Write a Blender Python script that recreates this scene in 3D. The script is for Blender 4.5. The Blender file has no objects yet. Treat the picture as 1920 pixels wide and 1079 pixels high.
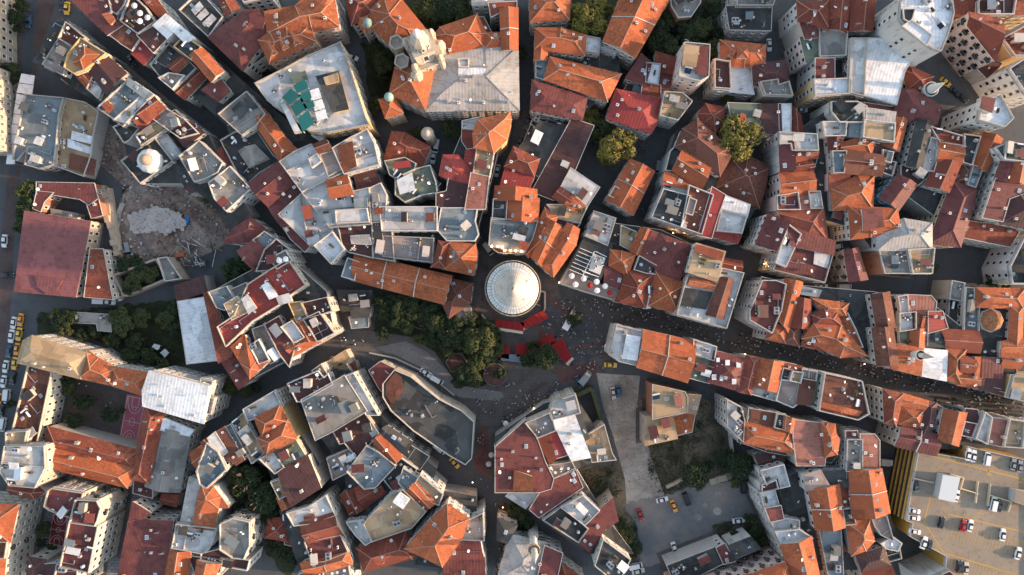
import bpy, bmesh, math, random
from mathutils import Vector
R = random.Random(7)
sc = bpy.context.scene
COL = sc.collection
# ---------------- camera: a drone straight above the old town ----------------
CH = 230.0            # camera height
MPP = 0.18            # metres on the ground for one pixel of the 1920 px wide photograph
cam_d = bpy.data.cameras.new('camera'); cam = bpy.data.objects.new('camera', cam_d); COL.objects.link(cam)
cam.location = (0, 0, CH); cam.rotation_euler = (0, 0, 0)
cam_d.sensor_width = 36; cam_d.lens = 36 * CH / (1920 * MPP)
cam_d.clip_start = 1; cam_d.clip_end = 5000
sc.camera = cam
# ---------------- sky, sun, exposure ----------------
SUN_EL, SUN_AZ = 11.0, -5.0      # low evening sun from the right (azimuth counted from +X)
w = bpy.data.worlds.new('World'); sc.world = w; w.use_nodes = True
nt = w.node_tree; bg = nt.nodes['Background']
sky = nt.nodes.new('ShaderNodeTexSky'); sky.sky_type = 'NISHITA'; sky.sun_disc = False
sky.sun_elevation = math.radians(SUN_EL); sky.sun_rotation = math.radians(90 - SUN_AZ)
hs_ = nt.nodes.new('ShaderNodeHueSaturation'); hs_.inputs['Saturation'].default_value = .74
nt.links.new(sky.outputs[0], hs_.inputs['Color']); nt.links.new(hs_.outputs[0], bg.inputs[0]); bg.inputs[1].default_value = 0.15
sd = bpy.data.lights.new('sun', 'SUN'); sun = bpy.data.objects.new('sun', sd); COL.objects.link(sun)
sd.energy = 3.4; sd.angle = math.radians(1.2); sd.color = (1.0, 0.64, 0.38)
a, e = math.radians(SUN_AZ), math.radians(SUN_EL)
sdir = Vector((math.cos(a) * math.cos(e), math.sin(a) * math.cos(e), math.sin(e)))
sun.rotation_euler = sdir.to_track_quat('Z', 'Y').to_euler()
sc.view_settings.view_transform = 'Standard'; sc.view_settings.look = 'None'
sc.view_settings.exposure = 1.66; sc.view_settings.gamma = 1
sc.cycles.max_bounces = 4; sc.cycles.diffuse_bounces = 3; sc.cycles.glossy_bounces = 2
sc.cycles.transparent_max_bounces = 4; sc.cycles.caustics_reflective = False; sc.cycles.caustics_refractive = False
# ---------------- helpers ----------------
def U(px, py, z=0.0):
    """photograph pixel -> world point at height z"""
    k = MPP * (CH - z) / CH
    return ((px - 960) * k, (539.5 - py) * k)
TX = dict(A=0, B=380, C=760, D=1140, E=1520); TY = {'1': 0, '2': 215, '3': 430, '4': 645, '5': 854}
def tilepts(s, tile):
    out = []
    for t in s.split():
        x, y = t.split(',')
        out.append((TX[tile[0]] + float(x) / .4795, TY[tile[1]] + float(y) / .4795))
    return out
def area(P): return sum(P[i][0] * P[(i + 1) % len(P)][1] - P[(i + 1) % len(P)][0] * P[i][1] for i in range(len(P))) / 2
def ccw(P): return list(P) if area(P) > 0 else list(reversed(P))
def inside(P, x, y):
    c = False; n = len(P); j = n - 1
    for i in range(n):
        if (P[i][1] > y) != (P[j][1] > y) and x < (P[j][0] - P[i][0]) * (y - P[i][1]) / (P[j][1] - P[i][1]) + P[i][0]: c = not c
        j = i
    return c
def offset(P, d):
    """move every edge of a ccw polygon inwards by d"""
    n = len(P); out = []
    for i in range(n):
        a, b, c = Vector(P[i - 1]), Vector(P[i]), Vector(P[(i + 1) % n])
        u = (b - a).normalized(); v = (c - b).normalized()
        n1 = Vector((-u.y, u.x)); n2 = Vector((-v.y, v.x)); m = n1 + n2
        if m.length < .2: m = n1
        else: m = m / max(.45, m.length_squared / 2) if m.length_squared < 1.2 else m * (2 / m.length_squared)
        q = b + m * d; out.append((q.x, q.y))
    return out
def cen(P): return (sum(p[0] for p in P) / len(P), sum(p[1] for p in P) / len(P))
def mesh(name, V, F, mats, mi=None, uv=None, smooth=False):
    me = bpy.data.meshes.new(name); me.from_pydata(V, [], F)
    for m in (mats if isinstance(mats, (list, tuple)) else [mats]): me.materials.append(m)
    if mi: me.polygons.foreach_set('material_index', mi)
    if uv:
        l = me.uv_layers.new(name='UVMap'); k = 0
        for f in uv:
            for c in f: l.data[k].uv = c; k += 1
    if smooth: me.polygons.foreach_set('use_smooth', [True] * len(F))
    me.update(); return me
def obj(name, me, parent=None, loc=(0, 0, 0), rz=0, scale=None):
    o = bpy.data.objects.new(name, me); COL.objects.link(o); o.location = loc; o.rotation_euler = (0, 0, rz)
    if scale: o.scale = scale
    if parent: o.parent = parent
    return o
def empty(name, loc=(0, 0, 0), rz=0):
    o = bpy.data.objects.new(name, None); o.empty_display_size = .5; COL.objects.link(o); o.location = loc; o.rotation_euler = (0, 0, rz); return o
def tag(o, label=None, cat=None, group=None, kind=None):
    if label: o['label'] = label
    if cat: o['category'] = cat
    if group: o['group'] = group
    if kind: o['kind'] = kind
    return o
class MB:
    """collects simple solids into one mesh"""
    def __init__(s): s.V = []; s.F = []; s.M = []
    def add(s, V, F, m=0):
        b = len(s.V); s.V += V; s.F += [tuple(b + i for i in f) for f in F]; s.M += [m] * len(F); return s
    def prism(s, P, z0, z1, m=0, bottom=False):
        n = len(P); V = [(x, y, z0) for x, y in P] + [(x, y, z1) for x, y in P]
        F = [(i, (i + 1) % n, n + (i + 1) % n, n + i) for i in range(n)] + [tuple(range(n, 2 * n))]
        if bottom: F.append(tuple(reversed(range(n))))
        return s.add(V, F, m)
    def box(s, x0, y0, z0, x1, y1, z1, m=0): return s.prism([(x0, y0), (x1, y0), (x1, y1), (x0, y1)], z0, z1, m, True)
    def ring(s, P, Q, z0, z1, m=0):
        n = len(P); V = [(x, y, z) for z in (z0, z1) for W in (P, Q) for x, y in W]; F = []
        for i in range(n):
            j = (i + 1) % n
            F += [(i, j, 2 * n + j, 2 * n + i), (n + j, n + i, 3 * n + i, 3 * n + j), (2 * n + i, 2 * n + j, 3 * n + j, 3 * n + i)]
        return s.add(V, F, m)
    def bar(s, a, b, wd, m=0, up=None):
        a, b = Vector(a), Vector(b); d = (b - a)
        if d.length < 1e-4: return s
        d.normalize(); x = d.cross(Vector((0, 0, 1)))
        if x.length < .01: x = Vector((1, 0, 0))
        x.normalize(); y = x.cross(d); h = wd / 2; V = []
        for p in (a, b):
            for sx, sy in ((-1, -1), (1, -1), (1, 1), (-1, 1)): V.append(tuple(p + x * sx * h + y * sy * h))
        return s.add(V, [(0, 1, 5, 4), (1, 2, 6, 5), (2, 3, 7, 6), (3, 0, 4, 7), (3, 2, 1, 0), (4, 5, 6, 7)], m)
    def lathe(s, prof, n=12, c=(0, 0), m=0, sx=1, sy=1):
        V = []; F = []
        for r, z in prof:
            for i in range(n):
                t = 2 * math.pi * i / n; V.append((c[0] + r * sx * math.cos(t), c[1] + r * sy * math.sin(t), z))
        for k in range(len(prof) - 1):
            for i in range(n):
                j = (i + 1) % n; F.append((k * n + i, k * n + j, (k + 1) * n + j, (k + 1) * n + i))
        F.append(tuple((len(prof) - 1) * n + i for i in range(n)))
        return s.add(V, F, m)
    def build(s, name, mats, parent=None, **k):
        sm = k.pop('smooth', False)
        return obj(name, mesh(name, s.V, s.F, mats, s.M, smooth=sm), parent, **k)
    def me(s, name, mats, smooth=False): return mesh(name, s.V, s.F, mats, s.M, smooth=smooth)
# ---------------- materials ----------------
def newmat(name, rough=.85):
    m = bpy.data.materials.new(name); m.use_nodes = True; n = m.node_tree; b = n.nodes['Principled BSDF']
    b.inputs['Roughness'].default_value = rough; b.inputs['Specular IOR Level'].default_value = .3
    return m, n, b
def N(n, t, **k):
    x = n.nodes.new(t)
    for a_, v in k.items():
        if a_ in x.inputs.keys(): x.inputs[a_].default_value = v
        else: setattr(x, a_, v)
    return x
def ramp(n, fac, stops):
    r = n.nodes.new('ShaderNodeValToRGB'); e_ = r.color_ramp.elements
    e_[0].position, e_[0].color = stops[0][0], (*stops[0][1], 1)
    e_[1].position, e_[1].color = stops[-1][0], (*stops[-1][1], 1)
    for p, c in stops[1:-1]:
        q = e_.new(p); q.color = (*c, 1)
    n.links.new(fac, r.inputs[0]); return r.outputs[0]
def mix(n, f, a_, b_, mode='MIX'):
    x = n.nodes.new('ShaderNodeMix'); x.data_type = 'RGBA'; x.blend_type = mode
    if isinstance(f, (int, float)): x.inputs[0].default_value = f
    else: n.links.new(f, x.inputs[0])
    for i, v in ((6, a_), (7, b_)):
        if isinstance(v, (tuple, list)): x.inputs[i].default_value = (*v, 1)
        else: n.links.new(v, x.inputs[i])
    return x.outputs[2]
def noise(n, scale, detail=3, rough=.6, vec=None, stretch=None):
    x = N(n, 'ShaderNodeTexNoise', Scale=scale, Detail=detail, Roughness=rough)
    if vec is None:
        g = n.nodes.new('ShaderNodeNewGeometry'); vec = g.outputs['Position']
    if stretch:
        mp = n.nodes.new('ShaderNodeMapping'); mp.inputs['Scale'].default_value = stretch; n.links.new(vec, mp.inputs[0]); vec = mp.outputs[0]
    n.links.new(vec, x.inputs['Vector']); return x.outputs[0]
def sstep(n, v, lo, hi):
    x = N(n, 'ShaderNodeMapRange'); x.interpolation_type = 'SMOOTHSTEP'
    x.inputs[1].default_value = lo; x.inputs[2].default_value = hi; n.links.new(v, x.inputs[0]); return x.outputs[0]
def dk(c, f): return tuple(v * f for v in c)
def rnd(n): return n.nodes.new('ShaderNodeObjectInfo').outputs['Random']
def bump(n, b, h, dist=.1, st=.5):
    x = N(n, 'ShaderNodeBump', Strength=st, Distance=dist); n.links.new(h, x.inputs['Height']); n.links.new(x.outputs[0], b.inputs['Normal'])
def patches(n, uv, c, scale, lo, hi):
    """rectangular areas relaid at different times: each cell of the roof has its own tone"""
    v = N(n, 'ShaderNodeTexVoronoi', Scale=scale); v.distance = 'CHEBYCHEV'; n.links.new(uv, v.inputs['Vector'])
    ob = n.nodes.new('ShaderNodeObjectInfo'); ad = N(n, 'ShaderNodeVectorMath', operation='ADD'); n.links.new(uv, ad.inputs[0])
    ml = N(n, 'ShaderNodeMath', operation='MULTIPLY'); n.links.new(ob.outputs['Random'], ml.inputs[0]); ml.inputs[1].default_value = 777; n.links.new(ml.outputs[0], ad.inputs[1]); n.links.new(ad.outputs[0], v.inputs['Vector'])
    hs = n.nodes.new('ShaderNodeSeparateColor'); n.links.new(v.outputs['Color'], hs.inputs[0])
    r = N(n, 'ShaderNodeMapRange'); n.links.new(hs.outputs[0], r.inputs[0]); r.inputs[3].default_value = lo; r.inputs[4].default_value = hi
    x = N(n, 'ShaderNodeVectorMath', operation='SCALE'); n.links.new(c, x.inputs[0]); n.links.new(r.outputs[0], x.inputs['Scale']); return x.outputs[0]
def m_tile(name, c1, c2, c3):
    """clay tiles: per-roof tone, patches of newer and older tile, fine tile grain and rows"""
    m, n, b = newmat(name, .9)
    base = ramp(n, rnd(n), [(0, c1), (.5, c2), (1, c3)])
    uv = n.nodes.new('ShaderNodeUVMap').outputs[0]
    g = noise(n, 1.1, 4, .8)
    c = mix(n, sstep(n, g, .42, .60), base, dk(c1, .45))
    g9 = noise(n, 3.5, 2, .7); c = mix(n, sstep(n, g9, .56, .70), c, tuple(min(.8, v * 1.35) for v in c3))
    g2 = noise(n, .28, 4, .7)
    c = mix(n, sstep(n, g2, .50, .68), c, dk(c3, .52))
    g4 = noise(n, .11, 2, .5); c = mix(n, sstep(n, g4, .45, .65), c, dk(c2, .8))
    wv = N(n, 'ShaderNodeTexWave', Scale=.9, Distortion=.8, Detail=1.0); n.links.new(uv, wv.inputs[0])
    c = mix(n, sstep(n, wv.outputs['Fac'], .55, 1), c, dk(c2, .72))
    c = patches(n, uv, c, .11, .72, 1.22)
    n.links.new(c, b.inputs['Base Color']); bump(n, b, wv.outputs['Fac'], .08, .6); return m
def m_sheet(name, c1, c2, rough=.6, seam=.55, metal=0.0):
    m, n, b = newmat(name, rough); b.inputs['Metallic'].default_value = metal
    base = ramp(n, rnd(n), [(0, c1), (1, c2)])
    uv = n.nodes.new('ShaderNodeUVMap').outputs[0]
    wv = N(n, 'ShaderNodeTexWave', Scale=.30, Distortion=0.0); n.links.new(uv, wv.inputs[0])
    s = sstep(n, wv.outputs['Fac'], .93, 1)
    c = mix(n, s, base, dk(c1, seam))
    g = noise(n, .5, 4, .65, stretch=(1, 1, .3)); c = mix(n, sstep(n, g, .46, .70), c, dk(c2, .66))
    g2 = noise(n, 3.0, 2, .6); c = mix(n, sstep(n, g2, .55, .75), c, dk(c1, .75))
    c = patches(n, uv, c, .14, .8, 1.15)
    n.links.new(c, b.inputs['Base Color']); bump(n, b, wv.outputs['Fac'], .05, .4); return m
def m_flat(name, c1, c2, stain=(.12, .11, .10), amt=1.0, rough=.9):
    """flat roof membranes, screed and pavers with puddle stains, repairs and joints"""
    m, n, b = newmat(name, rough)
    base = ramp(n, rnd(n), [(0, c1), (1, c2)])
    v = N(n, 'ShaderNodeTexVoronoi', Scale=.22); v.distance = 'CHEBYCHEV'
    g0 = n.nodes.new('ShaderNodeUVMap'); n.links.new(g0.outputs[0], v.inputs['Vector'])
    hs = n.nodes.new('ShaderNodeSeparateColor'); n.links.new(v.outputs['Color'], hs.inputs[0])
    c = mix(n, sstep(n, hs.outputs[0], .55, .60), base, dk(c1, .80)) if name != 'asphalt' else base
    if name != 'asphalt': c = patches(n, g0.outputs[0], c, .19, .78, 1.12)
    g = noise(n, .35, 5, .7); f = N(n, 'ShaderNodeMath', operation='MULTIPLY'); n.links.new(sstep(n, g, .48, .72), f.inputs[0]); f.inputs[1].default_value = .6 * amt
    c = mix(n, f.outputs[0], c, stain)
    g2 = noise(n, 2.5, 4, .8); f2 = N(n, 'ShaderNodeMath', operation='MULTIPLY'); n.links.new(sstep(n, g2, .5, .8), f2.inputs[0]); f2.inputs[1].default_value = .55 * amt
    c = mix(n, f2.outputs[0], c, dk(stain, .8))
    n.links.new(c, b.inputs['Base Color']); bump(n, b, g2, .05, .4); return m
def m_wall(name, c1, c2, grime=.6):
    m, n, b = newmat(name, .9)
    base = ramp(n, rnd(n), [(0, c1), (1, c2)])
    g = noise(n, .5, 4, .7, stretch=(1, 1, .25)); c = mix(n, sstep(n, g, .5, .75), base, dk(c1, grime))
    g2 = noise(n, 4, 2, .6); c = mix(n, sstep(n, g2, .55, .8), c, dk(c1, .75))
    n.links.new(c, b.inputs['Base Color']); return m
def m_plain(name, c, rough=.7, metal=0, emit=0, ec=None, var=.25):
    m, n, b = newmat(name, rough); b.inputs['Metallic'].default_value = metal
    cc = ramp(n, rnd(n), [(0, dk(c, 1 - var)), (1, tuple(min(.95, v * (1 + var * .4)) for v in c))])
    n.links.new(cc, b.inputs['Base Color'])
    if emit: b.inputs['Emission Color'].default_value = (*(ec or c), 1); b.inputs['Emission Strength'].default_value = emit
    return m
ROOF = {
 't': m_tile('orange_tile', (.54, .155, .062), (.44, .12, .052), (.48, .17, .085)),
 'r': m_tile('red_tile', (.31, .085, .048), (.25, .068, .045), (.35, .105, .058)),
 'n': m_tile('old_brown_tile', (.20, .075, .05), (.17, .07, .05), (.23, .09, .055)),
 'm': m_sheet('maroon_sheet', (.175, .054, .046), (.14, .042, .040), .7, .75),
 'd': m_sheet('dark_brown_sheet', (.075, .035, .034), (.095, .042, .038), .7, .75),
 'c': m_sheet('red_sheet', (.27, .035, .038), (.33, .06, .045), .6, .8),
 's': m_sheet('silver_sheet', (.38, .355, .33), (.42, .39, .36), .75, .9, 0),
 'w': m_sheet('white_sheet', (.68, .70, .72), (.74, .74, .74), .5, .85),
 'o': m_sheet('salmon_sheet', (.36, .15, .11), (.30, .12, .09), .7, .7),
 'h': m_sheet('rosy_sheet', (.22, .08, .08), (.22, .08, .08), .75, .85),
 'T': m_plain('teal_awning', (.012, .115, .115), .8),
 'y': m_flat('buff_roof', (.42, .29, .17), (.46, .33, .20), (.26, .19, .13)),
 'b': m_flat('blue_grey_roof', (.19, .235, .26), (.25, .285, .30), (.10, .12, .13)),
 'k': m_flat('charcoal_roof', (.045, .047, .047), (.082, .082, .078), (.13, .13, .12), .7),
 'g': m_flat('concrete_roof', (.24, .225, .205), (.29, .27, .245), (.12, .115, .105)),
 'l': m_flat('pale_terrace', (.54, .53, .52), (.62, .60, .57), (.25, .23, .21), .8),
 'p': m_flat('paver_terrace', (.36, .28, .24), (.32, .25, .22), (.17, .13, .11), .8),
 'e': m_flat('olive_roof', (.13, .16, .12), (.17, .19, .145), (.10, .10, .08)),
}
WALL = {
 'c': m_wall('cream_wall', (.40, .35, .295), (.48, .43, .37)), 'w': m_wall('white_wall', (.46, .45, .435), (.57, .555, .53)),
 'p': m_wall('pink_wall', (.58, .41, .36), (.62, .46, .42)), 'g': m_wall('grey_wall', (.34, .32, .30), (.42, .39, .36)),
 'y': m_wall('ochre_wall', (.52, .36, .17), (.58, .42, .22)), 'b': m_wall('stone_wall', (.40, .32, .24), (.46, .38, .30)),
 'r': m_wall('brick_wall', (.30, .13, .08), (.34, .16, .10)), 'u': m_wall('blue_wall', (.08, .30, .42), (.10, .34, .46)),
 'k': m_wall('dark_wall', (.10, .09, .085), (.13, .12, .11)), 'o': m_wall('orange_wall', (.50, .22, .10), (.52, .24, .12)),
}
PARA = m_wall('parapet_plaster', (.32, .305, .285), (.44, .42, .39), .45)
GUT = m_wall('gutter_plaster', (.45, .42, .38), (.55, .51, .46), .6)
RIDGE = {k: m_plain(k2, c) for k, k2, c in (('t', 'ridge_mortar', (.42, .25, .17)), ('r', 'ridge_mortar_red', (.32, .17, .13)), ('m', 'ridge_flashing', (.22, .085, .08)), ('s', 'ridge_silver', (.36, .35, .34)))}
GLASS, n_, b_ = newmat('window_glass', .12)
n_.links.new(ramp(n_, rnd(n_), [(0, (.012, .014, .018)), (.6, (.03, .033, .04)), (1, (.11, .10, .09))]), b_.inputs['Base Color'])
FRAME = m_plain('window_frame', (.62, .60, .56)); METAL = m_plain('galvanised_metal', (.45, .46, .47), .4, .5); DARK = m_plain('dark_metal', (.05, .05, .055), .6)
WHITE = m_plain('white_paint', (.78, .78, .76), .5); PANE = m_plain('skylight_pane', (.30, .37, .42), .25)
RUST = m_plain('clay_chimney', (.42, .22, .14)); SOLAR = m_plain('solar_panel_glass', (.02, .03, .06), .2)
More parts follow.
